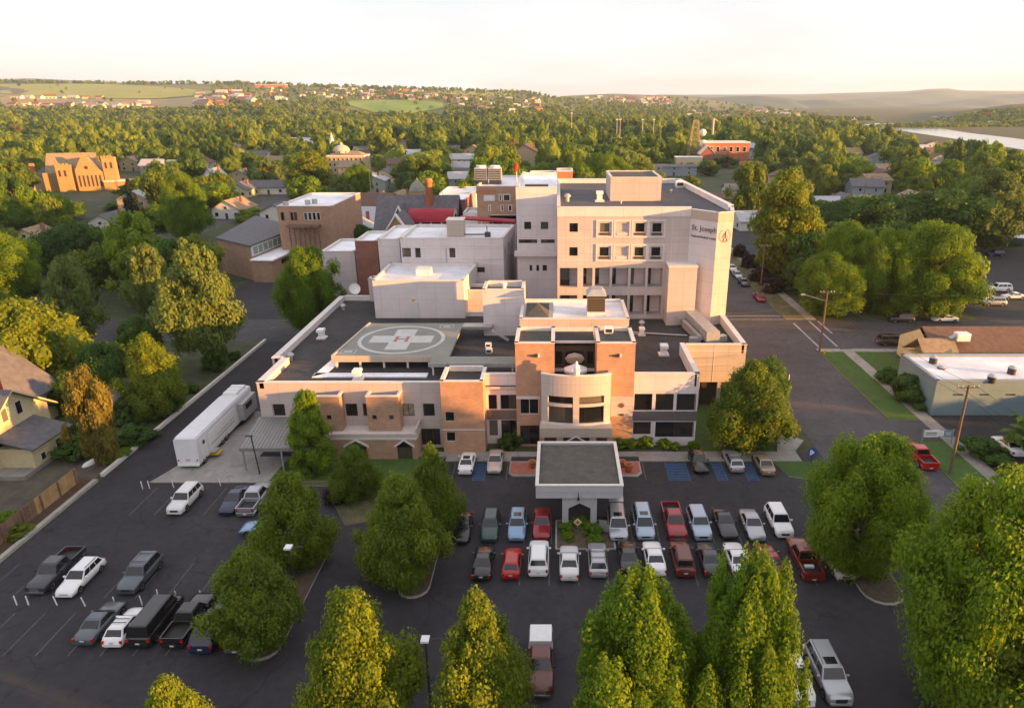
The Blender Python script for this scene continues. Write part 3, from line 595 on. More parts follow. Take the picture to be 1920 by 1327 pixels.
roofslab(pk, [(-4.9, 91.3), (9.6, 91.3), (9.6, 100.7), (-4.9, 100.7)], 12.3, ROOFW); ring(pk, P0, 12.6, .3, .4)
part('skylight_frame', MB().box(-4.6, -.6, 91.8, 99.5, 12.31, 12.6), METAL, pk)
part('skylight_glass', MB().add([(-4.5, 92, 12.61), (-1.2, 92, 12.61), (-1.2, 99, 12.61), (-4.5, 99, 12.61), (-2.8, 95.5, 13.6)], [(0,1,4),(1,2,4),(2,3,4),(3,0,4)]), ROOF2, pk)
mk = MB(); mk.box(4.3, 6.7, 93.5, 96.5, 12.9, 15.2)
mk.add([(4.1, 93.3, 15.2), (6.9, 93.3, 15.2), (6.9, 96.7, 15.2), (4.1, 96.7, 15.2), (4.8, 93.9, 16.0), (6.3, 93.9, 16.0), (6.3, 96.1, 16.0), (4.8, 96.1, 16.0)], [(0,1,5,4),(1,2,6,5),(2,3,7,6),(3,0,4,7),(4,5,6,7)])
q = thing('air_handler', 'boxy rooftop air unit with brown louvres and a sloped grey hood on the white roof', 'air unit', (5.5, 95, 12.3))
part('casing', MB().box(4.3, 6.7, 93.5, 96.5, 12.9, 14.9), mat('brown_louvre', (.16, .11, .05), .7, .2, 6), q); part('hood', MB().add(mk.v[8:], mk.f[6:] if False else [(0,1,5,4),(1,2,6,5),(2,3,7,6),(3,0,4,7),(4,5,6,7)]), METAL, q)
part('stand', MB().box(4.2, 6.8, 93.4, 96.6, 12.31, 12.89), COPING, q)
for i in range(6):
    for zz in (13.2, 13.7, 14.2): pass
for k, z in enumerate((13.1, 13.45, 13.8, 14.15, 14.5)): part('louvre', MB().box(4.35, 6.65, 93.42, 93.5, z, z+.18), METALD, q)

# helipad
hp = thing('helipad', 'raised grey concrete helipad with a white circle, white cross and red H', 'helipad', (-22, 90, 8))
ZP = 9.75
deck = [(-29.3, 84.2), (-16.2, 84.2), (-16.2, 81.6), (-5.2, 81.6), (-5.2, 84.0), (-14.0, 84.0), (-14.0, 96.2), (-9.5, 96.2), (-9.5, 98.2), (-27.9, 98.2)]
PADC = mat('helipad_concrete', (.27, .265, .235), .9, .14, .35, .2, 20, v2=.08, col2=(.225, .22, .195))
part('deck', MB().prism(deck, ZP-.35, ZP), PADC, hp)
part('edge_beam', MB().box(-29.35, -16.15, 84.08, 84.19, ZP-.8, ZP+.06), WALLB, hp); part('edge_beam', MB().box(-16.3, -5.2, 81.48, 81.59, ZP-.5, ZP+.06), METAL, hp)
part('edge_kerb', MB().prism([(-29.35, 84.2), (-29.05, 84.2), (-27.75, 98.2), (-28.05, 98.2)], ZP+.002, ZP+.12), WALLB, hp)
for x in np.linspace(-29, -16.6, 5): part('post', MB().box(x, x+.25, 84.4, 84.65, 8.0, ZP-.36), COPING, hp)
for x in np.linspace(-15.9, -5.8, 4): part('post', MB().box(x, x+.2, 81.8, 82.0, 8.0, ZP-.36), COPING, hp)
for x in np.linspace(-15, -5.8, 5): part('rail_post', MB().box(x, x+.06, 81.62, 81.68, ZP+.001, ZP+.35), METAL, hp)
def ringflat(cx, cy, r0, r1, z, m, name, parent, n=64, ex=1.0):
    mb = MB()
    for i in range(n):
        a, b = 2*pi*i/n, 2*pi*(i+1)/n
        mb.add([(cx+r0*cos(a)*ex, cy+r0*sin(a), z), (cx+r1*cos(a)*ex, cy+r1*sin(a), z), (cx+r1*cos(b)*ex, cy+r1*sin(b), z), (cx+r0*cos(b)*ex, cy+r0*sin(b), z)], [(0,1,2,3)])
    return part(name, mb, m, parent)
HX, HY = -21.6, 90.9
PADW = mat('helipad_paint', (.52, .51, .49), .8, .08, .9, v2=.06)
ringflat(HX, HY, 5.45, 5.95, ZP+.006, PADW, 'painted_circle', hp)
cr = MB()
a_, b_ = 1.45, 4.3
def rotp(x, y, an=R(0)): return (HX+x*cos(an)-y*sin(an), HY+x*sin(an)+y*cos(an), ZP+.006)
cr.poly([rotp(*p) for p in ((-a_, -b_), (a_, -b_), (a_, -a_), (b_, -a_), (b_, a_), (a_, a_), (a_, b_), (-a_, b_), (-a_, a_), (-b_, a_), (-b_, -a_), (-a_, -a_))])
part('painted_cross', cr, PADW, hp)
hb = MB(); zz = ZP+.011
for a, b, c, d in ((-.95, -.55, -1.15, 1.15), (.55, .95, -1.15, 1.15), (-.55, .55, -.2, .2), (-1.1, -.4, .95, 1.15), (.4, 1.1, .95, 1.15), (-1.1, -.4, -1.15, -.95), (.4, 1.1, -1.15, -.95)):
    hb.poly([(HX+a, HY+c, zz), (HX+b, HY+c, zz), (HX+b, HY+d, zz), (HX+a, HY+d, zz)]); zz += .0005
part('painted_letter', hb, mat('helipad_red', (.42, .14, .15), .8, .1, 2), hp)
for cx0, cy0 in ((-27.6, 85.9), (-16.2, 96.6)):
    for a, b, c, d in ((-1, 1, -.75, -.65), (-1, 1, .65, .75), (-1, -.9, -.65, .65), (.9, 1, -.65, .65), (-.55, .5, -.25, .25)):
        part('painted_marking', MB().poly([(cx0+a, cy0+c, ZP+.006), (cx0+b, cy0+c, ZP+.006), (cx0+b, cy0+d, ZP+.006), (cx0+a, cy0+d, ZP+.006)]), PADW, hp)
for (x0, y0), (x1, y1) in (((-31.0, 81), (-16.5, 81)), ((-31.0, 81), (-29.6, 95.0))):
    part('roof_walkway', MB().prism([(x0, y0), (x1, y1), (x1+(.0 if y0 == y1 else 1.5), y1+(1.3 if y0 == y1 else 0)), (x0+(0 if y0 == y1 else 1.5), y0+(1.3 if y0 == y1 else 1.3))], 8.0, 8.15), ROOFW, hp)
part('ramp_plate', MB().box(-13.9, -9.6, 96.3, 98.1, ZP+.003, ZP+.06), METAL, hp)
for k in range(8): part('stair_tread', MB().box(-9.5+k*.3, -9.2+k*.3, 94.6, 95.8, ZP-.2-k*.2, ZP-.14-k*.2), METAL, hp)

# entrance canopy with its pointed portal
cn = thing('entrance_canopy', 'flat grey gravelled porte-cochere canopy on a white pointed portal', 'canopy', (2.2, 65, 0))
C0 = [(-2.15, 60.0), (6.55, 60.0), (6.55, 69.4), (-2.15, 69.4)]
part('roof', MB().box(-1.9, 6.3, 60.25, 69.15, 4.3, 4.72), mat('canopy_gravel', (.10, .093, .082), .95, .2, 1.2, .5, 30, v2=.3), cn)
FASC = mat('canopy_fascia', (.50, .50, .52), .6, .06, 1)
for i in range(4):
    f = fr(C0[i], C0[(i+1) % 4]); b = MB(); obox(b, f, 0 if i % 2 == 0 else .26, f[3] if i % 2 == 0 else f[3]-.26, 3.55, 4.95, -.25, 0); part('fascia', b, FASC, cn)
    b = MB(); obox(b, f, -.05 if i % 2 == 0 else .3, f[3]+(.05 if i % 2 == 0 else -.3), 4.95, 5.03, -.3, .05); part('coping', b, COPING, cn)
b = MB(); obox(b, fr(C0[0], C0[1]), 0, 8.7, 4.2, 4.24, .001, .03); part('joint', b, METAL, cn)
part('soffit', MB().box(-1.9, 6.3, 60.25, 69.15, 3.56, 3.7), FASC, cn)
# portal: flat slab with pointed opening
def portal(y, th, par, zt=3.54):
    mb = MB(); xs0, xs1, xa, xb = .5, 4.0, 1.12, 3.38; xm = 2.25
    front = [[(xs0, 0), (xa, 0), (xa, 2.15), (xs0, 2.15)], [(xs0, 2.15), (xa, 2.15), (xm, 2.75), (xm, zt), (xs0, zt)], [(xm, zt), (xm, 2.75), (xb, 2.15), (xs1, 2.15), (xs1, zt)], [(xb, 0), (xs1, 0), (xs1, 2.15), (xb, 2.15)]]
    for pl in front:
        mb.add([(x, y, z) for x, z in pl], [tuple(range(len(pl)))]); mb.add([(x, y+th, z) for x, z in pl], [tuple(range(len(pl)))[::-1]])
    for p_, q_ in (((xs0, 0), (xs0, zt)), ((xs1, zt), (xs1, 0)), ((xa, 2.15), (xa, 0)), ((xb, 0), (xb, 2.15)), ((xm, 2.75), (xa, 2.15)), ((xb, 2.15), (xm, 2.75))):
        mb.add([(p_[0], y, p_[1]), (q_[0], y, q_[1]), (q_[0], y+th, q_[1]), (p_[0], y+th, p_[1])], [(0,1,2,3)])
    part('portal', mb, FASC, par)
portal(60.35, .7, cn)
for x in (-1.2, 5.2): part('column', MB().box(x, x+.6, 68.2, 68.8, .1, 3.56), FASC, cn)
part('lamp', MB().tube((2.1, 59.9, 4.2), (2.1, 59.7, 3.75), .05).box(1.98, 2.22, 59.6, 59.8, 3.5, 3.75), METALD, cn)
# ================= tall tower =================
tw = thing('hospital_tower', 'tall pale hospital tower with the lettering on its angled corner', 'hospital building', (12, 110, 0))
Y, ZT, ZB = 106.0, 25.6, 8.0
ops = []
for z0 in (21.9, 18.2): ops.append((1.85, 3.15, z0, z0+1.35, {}))
bays = [(6.5, 8.0), (9.2, 10.7), (11.9, 13.4), (14.5, 16.0)]
wall(tw, (0, Y), (20.3, Y), 17.1, ZT, WALL, ops+[(a+.05, b-.05, z, z+1.35, dict(glass=WALL if i == 1 else GLASS, frame=WALL if i == 1 else BRONZE)) for z in (21.9, 18.2) for i, (a, b) in enumerate(bays)], .3)
for z in (21.9, 18.2):
    for a, b in bays:      # projecting round-cornered surrounds
        mb = MB(); f = fr((0, Y), (20, Y)); o = .55
        for u0, u1, z0, z1 in ((a-o, b+o, z+1.35+.25, z+1.35+.5), (a-o, b+o, z-.85, z-.6), (a-o, a-o+.22, z-.6, z+1.6), (b+o-.22, b+o, z-.6, z+1.6)): obox(mb, f, u0, u1, z0, z1, .003, .16)
        part('window_surround', mb, WALLP, tw); sl = MB(); obox(sl, f, a-.05, b+.05, z-.45, z-.12, .003, .12); part('sill', sl, BRONZE if b != 10.7 else WALLP, tw)
part('cornice_band', MB().box(-.02, 20.3, Y-.05, Y-.003, 24.3, 25.58), WALLP, tw)
for x_ in (5.2, 17.6): part('panel_joint', MB().box(x_, x_+.06, Y-.022, Y-.002, 17.15, 24.28), WALLP, tw)
for z in (17.5, 21.0): part('panel_joint', MB().box(0, 20.3, Y-.02, Y-.002, z, z+.05), WALLP, tw)
# open balcony storeys: slabs, fins, set-back walls
for z0, z1 in ((13.2, 16.3), (8.6, 11.9)):
    part('back_wall', MB().box(.05, 16.9, Y+2.2, Y+2.5, z0-.9, z1+.9), WALLP, tw)
    for k, x in enumerate((0, 3.15, 5.5, 8.2, 11.1, 13.8, 16.5)):
        part('fin', MB().box(x, x+(.4 if k != 1 else .9), Y+.02, Y+2.2, z0, z1), WALL, tw)
        if k < 6: part('window', MB().box(x+.55 if k != 1 else x+1.0, x+1.15 if k != 1 else x+1.5, Y+2.1, Y+2.19, z0, z1-.35), GLASS, tw)
        if k == 0: part('window', MB().box(.5, 1.9, Y+1.0, Y+1.1, z0, z1), GLASS, tw)
for z0, z1 in ((16.3, 17.1), (11.9, 13.2), (8.0, 8.6)): part('floor_band', MB().box(0, 20.3, Y, Y+2.2, z0, z1), WALL, tw)
wall(tw, (0, 140), (0, Y), 0, ZT, WALLP, [(4+i*5, 5.6+i*5, z, z+1.4) for i in range(5) for z in (21.9, 18.2, 14.2)])
wall(tw, (27.2, 108.2), (25.2, 146), 0, ZT, WALL, [(3+i*4.2, 5+i*4.2, z, z+1.5) for i in range(8) for z in (21.9, 18.2, 14.2, 10.4, 6.2)])
wall(tw, (25.2, 146), (-.2, 146), 0, ZT, WALLP); wall(tw, (-.2, 146), (0, 140), 0, ZT, WALLP)
# prow: shaded sign wall and sunlit chamfer
PR = (23.7, 102.6)
wall(tw, (20.3, Y), PR, ZB-4.5, 25.3, WALLP, name='sign_wall'); wall(tw, PR, (27.2, 108.2), 0, 25.3, WALL, name='corner_wall') if False else None
wall(tw, PR, (26.2, 103.4), 0, 25.3, WALL, name='corner_wall'); wall(tw, (26.2, 103.4), (27.2, 108.2), 0, 25.3, WALL, name='corner_wall')
coping(tw, (20.3, Y), PR, 25.3, .5, drop=.9); coping(tw, PR, (26.2, 103.4), 25.3, .5, drop=.9); coping(tw, (26.2, 103.4), (27.2, 108.2), 25.3, .5, drop=.9)
for p, q_ in (((20.3, Y), PR), (PR, (26.2, 103.4))):
    b = MB(); f = fr(p, q_); obox(b, f, .02, f[3]-.02, 24.0, 25.28, .002, .05); part('cornice_band', b, WALLB if q_ == PR else WALLB, tw)
roofslab(tw, [(.3, Y+.3), (20.3, Y+.3), (23.7, 103.2), (25.9, 103.8), (26.9, 108.2), (24.9, 145.7), (.1, 145.7)], 24.75, mat('tower_roof', (.085, .083, .095), .95, .2, .25, .3, 10, v2=.15))
coping(tw, (0, Y), (20.3, Y), ZT, drop=.8); coping(tw, (0, 140), (0, Y), ZT, .5, drop=.8); coping(tw, (27.2, 108.2), (25.2, 146), ZT, .8, drop=.8, m=WHITEW); coping(tw, (25.2, 146), (-.2, 146), ZT, .6, drop=.8, m=WHITEW)
# stair bump
P0 = [(16.9, 102.6), (21.2, 102.6), (21.2, 106.0), (16.9, 106.0)]
for i in (0, 1, 3): wall(tw, P0[i], P0[(i+1) % 4], 8.0, 17.2, WALL, name='stair_block')
part('stair_roof', MB().box(16.8, 21.3, 102.5, 105.98, 17.2, 17.4), COPING, tw)
part('pipe', MB().tube((22.1, 104.0, 8), (22.1, 104.0, 16), .08), WALLP, tw)
# roof penthouse
ph = thing('tower_penthouse', 'pink plant penthouse on the tower roof lit by the low sun', 'penthouse', (13, 125, 24.7))
P0 = [(9.0, 119.5), (17.6, 119.5), (17.6, 131), (9.0, 131)]
for i in range(4): wall(ph, P0[i], P0[(i+1) % 4], 24.75, 28.6, WALL)
roofslab(ph, [(9.2, 119.7), (17.4, 119.7), (17.4, 130.8), (9.2, 130.8)], 28.55, ROOF2, .2); ring(ph, P0, 28.6, .05, .35)
# flat lettering and emblem on the sign wall
def text(body, size, org, ux, m, parent, name='lettering', ext=.03, align='LEFT', uz=(0, 0, 1)):
    cu = bpy.data.curves.new(name, 'FONT'); cu.body = body; cu.size = size; cu.extrude = ext; cu.align_x = align; cu.resolution_u = 2
    o = bpy.data.objects.new('tmp', cu); COL.objects.link(o); dg = bpy.context.evaluated_depsgraph_get(); dg.update()
    me = bpy.data.meshes.new_from_object(o.evaluated_get(dg)); bpy.data.objects.remove(o)
    n = np.cross(ux, uz)
    co = np.array([v.co[:] for v in me.vertices])
    wl = np.array(WL.get(parent.name, (0, 0, 0)))
    new = np.array(org)-wl+co[:, :1]*np.array(ux)+co[:, 1:2]*np.array(uz)+co[:, 2:3]*n
    me.vertices.foreach_set('co', new.ravel()); me.materials.clear(); me.materials.append(m); me.update()
    t = bpy.data.objects.new(name, me); COL.objects.link(t); t.parent = parent; return t
f = fr((20.3, Y), PR); p_, d_, o_, L_ = f; s0 = p_+d_*.35+o_*.05
ux = (d_[0], d_[1], 0)
SIGNI = mat('sign_ink', (.10, .09, .10), .6, 0)
text('St. Joseph', 1.12, (s0[0], s0[1], 22.35), ux, SIGNI, tw); text('Regional Medical Center', .44, (s0[0], s0[1], 21.3), ux, SIGNI, tw)
# emblem: thin ring with a slender figure
f2 = fr(PR, (26.2, 103.4)); p2_, d2_, o2_, _ = f2
def onw(u, z, of=.06): z += .6; q = p2_+d2_*u+o2_*of; return (q[0], q[1], z)
em = MB()
for i in range(28):
    a, b = 2*pi*i/28, 2*pi*(i+1)/28
    if 1.3 < a < 2.0: continue
    em.add([onw(1.35+.88*cos(a), 21.3+.95*sin(a)), onw(1.35+.94*cos(a), 21.3+1.02*sin(a)), onw(1.35+.94*cos(b), 21.3+1.02*sin(b)), onw(1.35+.88*cos(b), 21.3+.95*sin(b))], [(0,1,2,3)])
em.tube(onw(1.0, 21.2), onw(1.55, 21.8), .05); em.tube(onw(1.5, 22.0), onw(1.5, 20.9), .06); em.tube(onw(.95, 21.1), onw(1.9, 21.2), .05); em.tube(onw(1.05, 20.5), onw(1.85, 20.5), .05); em.tube(onw(1.2, 20.55), onw(1.2, 20.95), .04); em.tube(onw(1.75, 20.55), onw(1.75, 20.95), .04)
part('emblem', em, mat('emblem_ink', (.28, .13, .10), .6, 0), tw)
# set-back wing left of the tower, with the low annexe in the court
lw = thing('hospital_west_wing', 'tall shaded lavender wing behind the courtyard beside the tower', 'hospital building', (-4, 122, 0))
yl = 119.5
a0, a1 = D(967, 350, yl)[0], -.05
wz = lambda py: D(1000, py, yl)[1]
wx = lambda px: D(px, 430, yl)[0]-a0
wall(lw, (a0, yl), (a1, yl), 0, wz(352), WALLP, [(wx(983), wx(996), wz(430), wz(416)), (wx(1014), wx(1028), wz(430), wz(416)), (wx(972), wx(1007), wz(456), wz(449), dict(nx=3)), (wx(1014), wx(1040), wz(456), wz(449), dict(nx=2)), (wx(992), wx(997), wz(508), wz(497)), (wx(1005), wx(1010), wz(508), wz(497)), (wx(1017), wx(1025), wz(508), wz(497))], .3)
wall(lw, (a0, 146), (a0, yl), 0, wz(352), WALLP); wall(lw, (a1, yl+26), (a0, yl+26), 0, wz(352), WALLP)
part('cornice_band', MB().box(a0-.02, a1, yl-.05, yl-.003, wz(364), wz(352)-.02), WALLP, lw); roofslab(lw, [(a0+.3, yl+.3), (a1, yl+.3), (a1, 145), (a0+.3, 145)], wz(352)-.5, ROOFW); coping(lw, (a0, yl), (a1, yl), wz(352), .5, drop=.5); coping(lw, (a0, 146), (a0, yl), wz(352), .5, drop=.5)
part('ledge', MB().box(a0-.4, a1, yl-1.2, yl-.06, wz(478), wz(470)), WALLP, lw)
part('roof_vent', MB().box(a0+1.5, a1-1.5, yl+1, yl+2.2, wz(352)-.4, wz(352)+.35), METALD, lw)
# middle white building
md = thing('hospital_middle_building', 'white two storey clinical block with a white membrane roof and a lift box', 'hospital building', (-18, 125, 0))
ym = 118.8
mx0, mx1 = D(750, 447, ym)[0], D(943, 447, ym)[0]
mz = lambda py: D(850, py, ym)[1]
mu = lambda px: D(px, 480, ym)[0]-mx0
wall(md, (mx0, ym), (mx1, ym), 0, mz(447), WALLP, [(mu(755), mu(771), mz(482), mz(465), dict(nx=2)), (mu(779), mu(789), mz(483), mz(465), {}), (mu(843), mu(854), mz(483), mz(465), {}), (mu(753), mu(796), mz(511), mz(501), dict(glass=WHITEW, nx=2)), (mu(829), mu(908), mz(511), mz(501), dict(nx=6))], .35)
wall(md, (mx1, ym), (mx1+1.2, 132.5), 0, mz(447), WALLP, [(2+i*4, 3.2+i*4, mz(447)-4.2, mz(447)-2) for i in range(3)]); wall(md, (mx0, 132.5), (mx0, ym), 0, mz(447), WALLP); wall(md, (mx1+1.2, 132.5), (mx0, 132.5), 0, mz(447), WALLP)
roofslab(md, [(mx0+.3, ym+.3), (mx1-.3, ym+.3), (mx1+.9, 132.2), (mx0+.3, 132.2)], mz(447)-.35, ROOFW)
for a, b in (((mx0, ym), (mx1, ym)), ((mx1, ym), (mx1+1.2, 132.5)), ((mx1+1.2, 132.5), (mx0, 132.5)), ((mx0, 132.5), (mx0, ym))): coping(md, a, b, mz(447), .4, drop=.3)
for z_ in (mz(462), mz(486), mz(497)): part('belt_course', MB().box(mx0-.02, mx1+.02, ym-.06, ym-.003, z_, z_+.12), WALLP, md)
part('downpipe', MB().tube((mx0+mu(837), ym-.1, 4), (mx0+mu(837), ym-.1, mz(466)), .08), METAL, md)
lx = D(838, 420, 122)[0]; part('roof_seam', MB().box(mx0+6, mx0+6.1, ym+.4, 132, mz(447)-.35, mz(447)-.32), COPING, md); part('lift_box', MB().box(lx, lx+2.9, 121.5, 124.4, mz(447)-.3, mz(447)+2.6), WALLB, md); part('lift_cap', MB().box(lx-.1, lx+3.0, 121.4, 124.5, mz(447)+2.6, mz(447)+2.75), COPING, md)
part('roof_pipe', MB().tube((lx+3, 122, mz(447)+.1), (lx+7.5, 122, mz(447)+.1), .12).tube((lx+7, 122, mz(447)-.1), (lx+7, 122, mz(447)+1.6), .08).box(lx+6.6, lx+7.6, 121.6, 122.4, mz(447)-.3, mz(447)+.5), METALD, md)
# blank white shaft and its brick neighbour
def block(name, lab, cat, x0, x1, y0, y1, z1, mw, mr, z0=0, par=.35, m_c=COPING, ops=(), side=(), group=None):
    t = thing(name, lab, cat, ((x0+x1)/2, y0, z0), group)
    wall(t, (x0, y0), (x1, y0), z0, z1, mw, ops); wall(t, (x1, y0), (x1, y1), z0, z1, mw, side); wall(t, (x1, y1), (x0, y1), z0, z1, mw); wall(t, (x0, y1), (x0, y0), z0, z1, mw)
    roofslab(t, [(x0+.3, y0+.3), (x1-.3, y0+.3), (x1-.3, y1-.3), (x0+.3, y1-.3)], z1-par, mr); ring(t, [(x0, y0), (x1, y0), (x1, y1), (x0, y1)], z1, par, .4, m_c)
    return t
def pblock(name, lab, cat, px0, px1, pyt, d, dep, mw, mr, **k):
    xa, zt = D(px0, pyt, d); xb, _ = D(px1, pyt, d); return block(name, lab, cat, xa, xb, d, d+dep, zt, mw, mr, **k)
pblock('hospital_annexe', 'blank white windowless block left of the middle clinical block', 'hospital building', 708, 748, 449, 121, 14, WALLP, ROOFW)
pblock('brick_annexe', 'small dark brown brick block with a white roof left of the blank white block', 'building', 665, 706, 452, 128, 10, BRICK_R, ROOFW)
pblock('low_service_building', 'low white roofed service building beside the bright green tree', 'building', 602, 664, 472, 133, 13, WALLP, ROOFW)
t_ = pblock('low_link_building', 'low link with a dark roof and a sunlit orange edge behind the penthouse', 'building', 690, 750, 524, 116.2, 2.2, WALL, ROOF)
pblock('low_link_building', 'narrow link block with a sunlit wall right of the roof penthouse', 'building', 874, 912, 545, 109, 4, WALL, ROOF)
# rear buildings
t_ = pblock('brick_office', 'two storey orange brick office with a pale flat roof and a wood stair', 'building', 518, 622, 387, 172, 26, BRICK_T, ROOFW, ops=[])
xa, zt = D(518, 387, 172); u = lambda px: D(px, 405, 172)[0]; zz = lambda py: D(570, py, 172)[1]
for a, b in ((527, 533), (545, 550), (552, 557), (570, 577), (578, 585), (586, 593), (594, 601)):
    wn = part('window', MB().box(u(a), u(b), 171.9, 171.99, zz(413), zz(398)), BRONZE if a < 560 else WFRAME, t_); part('pane', MB().box(u(a)+.15, u(b)-.15, 171.86, 171.895, zz(412), zz(399)), GLASS, wn)
part('stair', MB().box(u(540), u(600), 169.5, 171.8, zz(424), zz(420)), FB, t_)
for k in range(7): part('post', MB().box(u(545+k*9), u(545+k*9)+.25, 169.6, 169.85, 0, zz(420)), FB, t_)
for px, py in ((536, 385), (577, 381), (590, 379)): x, y = G(px, py, zt); part('roof_vent', MB().cyl((x, y), .7, .7, zt-.3, zt+.8), METAL, t_)
# gym with clerestory
gy = thing('brick_gymnasium', 'low brown brick hall with a shallow grey roof and a white clerestory band', 'building', (-80, 175, 0))
def G3(px, py, z): x, y = G(px, py, z); return (x, y, z)
A, Bp, Cc, Dd = G3(405, 447, 8.5), G3(468, 462, 8.5), G3(556, 428, 8.5), G3(480, 405, 8.5)
mb = MB(); mb.prism([A[:2], Bp[:2], Cc[:2], Dd[:2]], 8.3, 8.7); part('roof', mb, SHING, gy)
ins = .6; cxy = np.mean([A[:2], Bp[:2], Cc[:2], Dd[:2]], 0); q4 = [tuple(cxy+(np.array(p[:2])-cxy)*.97) for p in (A, Bp, Cc, Dd)]
part('wall', MB().prism(q4, 0, 8.3), BRICK_T, gy)
f = fr(q4[1], q4[2]); b = MB(); obox(b, f, .2, f[3]-.2, 5.9, 8.2, .01, .15); cl = part('clerestory', b, WFRAME, gy)
n = 9
for k in range(n): b = MB(); obox(b, f, 1+k*(f[3]-2)/n, 1+(k+.82)*(f[3]-2)/n, 6.2, 7.9, .151, .2); part('window', b, mat('pale_glass', (.20, .27, .25), .2, .1) if k == 0 else bpy.data.materials['pale_glass'], gy)
b = MB(); obox(b, f, -1, f[3]+2, 0, 5.2, .2, 5.2); part('side_wing', b, BRICK_T, gy); b = MB(); obox(b, f, -1.3, f[3]+2.3, 5.2, 5.5, .2, 5.8); part('side_roof', b, ROOFW, gy)
b = MB(); obox(b, f, 4, f[3]+1, 3.4, 4.5, 5.201, 5.3); part('window_band', b, GLASS, gy)
# old red-roofed service yard: barrel canopy, chapel, chimney
bc = thing('barrel_canopy', 'dark red barrel vaulted canopy beside the orange chimney', 'canopy', (-30, 150, 0))
d = 150; xa, z0 = D(765, 417, d); xb, z1 = D(850, 417, d); zt = D(765, 395, d)[1]
mb = MB(); n = 10
for i in range(n):
    a, b = pi*i/n, pi*(i+1)/n; r = 3.2; h = zt-z0
    mb.add([(xa, d+r-r*cos(a), z0+h*sin(a)), (xb, d+r-r*cos(a), z0+h*sin(a)), (xb, d+r-r*cos(b), z0+h*sin(b)), (xa, d+r-r*cos(b), z0+h*sin(b))], [(0,1,2,3)], 0, True)
part('vault', mb, REDM, bc)
for i in range(7): part('rib', MB().add([(xa+(xb-xa)*i/6+s, d+3.2-3.26*cos(pi*k/12), z0+(zt-z0+.06)*sin(pi*k/12)) for k in range(13) for s in (-.06, .06)], [(2*k, 2*k+1, 2*k+3, 2*k+2) for k in range(12)]), REDM, bc)
for x in np.linspace(xa+.3, xb-.3, 5):
    for y in (d+.2, d+6.2): part('post', MB().box(x-.1, x+.1, y-.1, y+.1, 5, z0), COPING, bc)
mb = MB()
for k in range(n): a, b = pi*k/n, pi*(k+1)/n; mb.add([(xb+.05, d+3.2-3.3*cos(a), z0+(zt-z0)*sin(a)), (xb+.05, d+3.2-3.3*cos(b), z0+(zt-z0)*sin(b)), (xb+.05, d+3.2-2.2*cos(b), z0+(zt-z0)*.55*sin(b)), (xb+.05, d+3.2-2.2*cos(a), z0+(zt-z0)*.55*sin(a))], [(0,1,2,3)])
part('arched_front', mb, COPING, bc)
pblock('service_block', 'flat roofed service block carrying the red vaulted canopy', 'building', 770, 940, 436, 143, 12, WALLB, ROOFW)
aw2 = thing('red_walkway_roof', 'long narrow dark red walkway roof leading to the shaded wing', 'walkway roof', (-15, 146, 0))
p0, p1 = D(862, 409, 144.5), D(966, 416, 137)
part('roof', MB().add([(p0[0], 144.5, p0[1]), (p1[0], 137, p1[1]), (p1[0], 138.5, p1[1]+.3), (p0[0], 146, p0[1]+.3), (p0[0], 144.5, p0[1]-.35), (p1[0], 137, p1[1]-.35), (p1[0], 138.5, p1[1]), (p0[0], 146, p0[1])], [(0,1,2,3),(4,5,1,0),(7,6,5,4)]), REDM, aw2)
for k in range(6): x = p0[0]+(p1[0]-p0[0])*k/5; y = 144.7-7.5*k/5; part('post', MB().box(x-.08, x+.08, y, y+.16, 4, p1[1]-.3), COPING, aw2)
pblock('service_block', 'small white roofed block behind the dark red walkway roof', 'building', 868, 918, 400, 152, 8, WALLP, ROOFW)
pblock('service_block', 'white roofed block against the shaded wing behind the walkway', 'building', 918, 968, 404, 150, 10, WALLB, ROOFW)
ch = thing('brick_chimney', 'tapering round orange brick chimney standing behind the red vaulted canopy', 'chimney', (D(807, 400, 158)[0], 158, 0))
cx0 = ch.location[0]; ztc = D(806, 336, 158)[1]
part('shaft', MB().lathe((cx0, 158), [(1.15, 0), (1.15, 10), (.78, ztc-.8), (.9, ztc-.7), (.9, ztc)], 18), BRICK_C, ch); part('cap', MB().cyl((cx0, 158), .82, .82, ztc, ztc+.15), BRICK_C, ch)
# chapel with steep slate roof, small domed tower
cp = thing('old_chapel', 'old chapel with a steep slate roof, tan gables and white verges', 'chapel', (-43, 152, 0))
zg = lambda px, py, d: D(px, py, d)
xl, ze = D(702, 440, 152); xr, _ = D(768, 440, 152); xm = D(737, 384, 152)[0]; zr = D(737, 386, 152)[1]
part('wall', MB().box(xl, xr+8, 152.4, 166, 0, ze), STONE_T, cp)
part('gable_wall', MB().add([(xl+3, 151.6, ze-3), (xr+1, 151.6, ze-3), (xr+1, 151.6, ze), ((xl+xr)/2+2, 151.6, zr-.4), (xl+3, 151.6, ze), (xl+3, 153, ze-3), (xr+1, 153, ze-3), (xr+1, 153, ze), ((xl+xr)/2+2, 153, zr-.4), (xl+3, 153, ze)], [(0,1,2,3,4),(1,6,7,2),(0,4,9,5)]), STONE_T, cp)
part('roof', MB().gable(xl, xr+10, 152.4, 166, ze, zr+1.2, 'x', .4, .2), SHING, cp); part('cross_roof', MB().gable(xl+3, xr+1, 151.2, 160, ze, zr-.4, 'y', .3, .25), SHING, cp)
part('verge', MB().gable(xl+2.9, xr+1.1, 151.0, 151.3, ze-.1, zr-.4, 'y', .35, .55), COPING, cp)
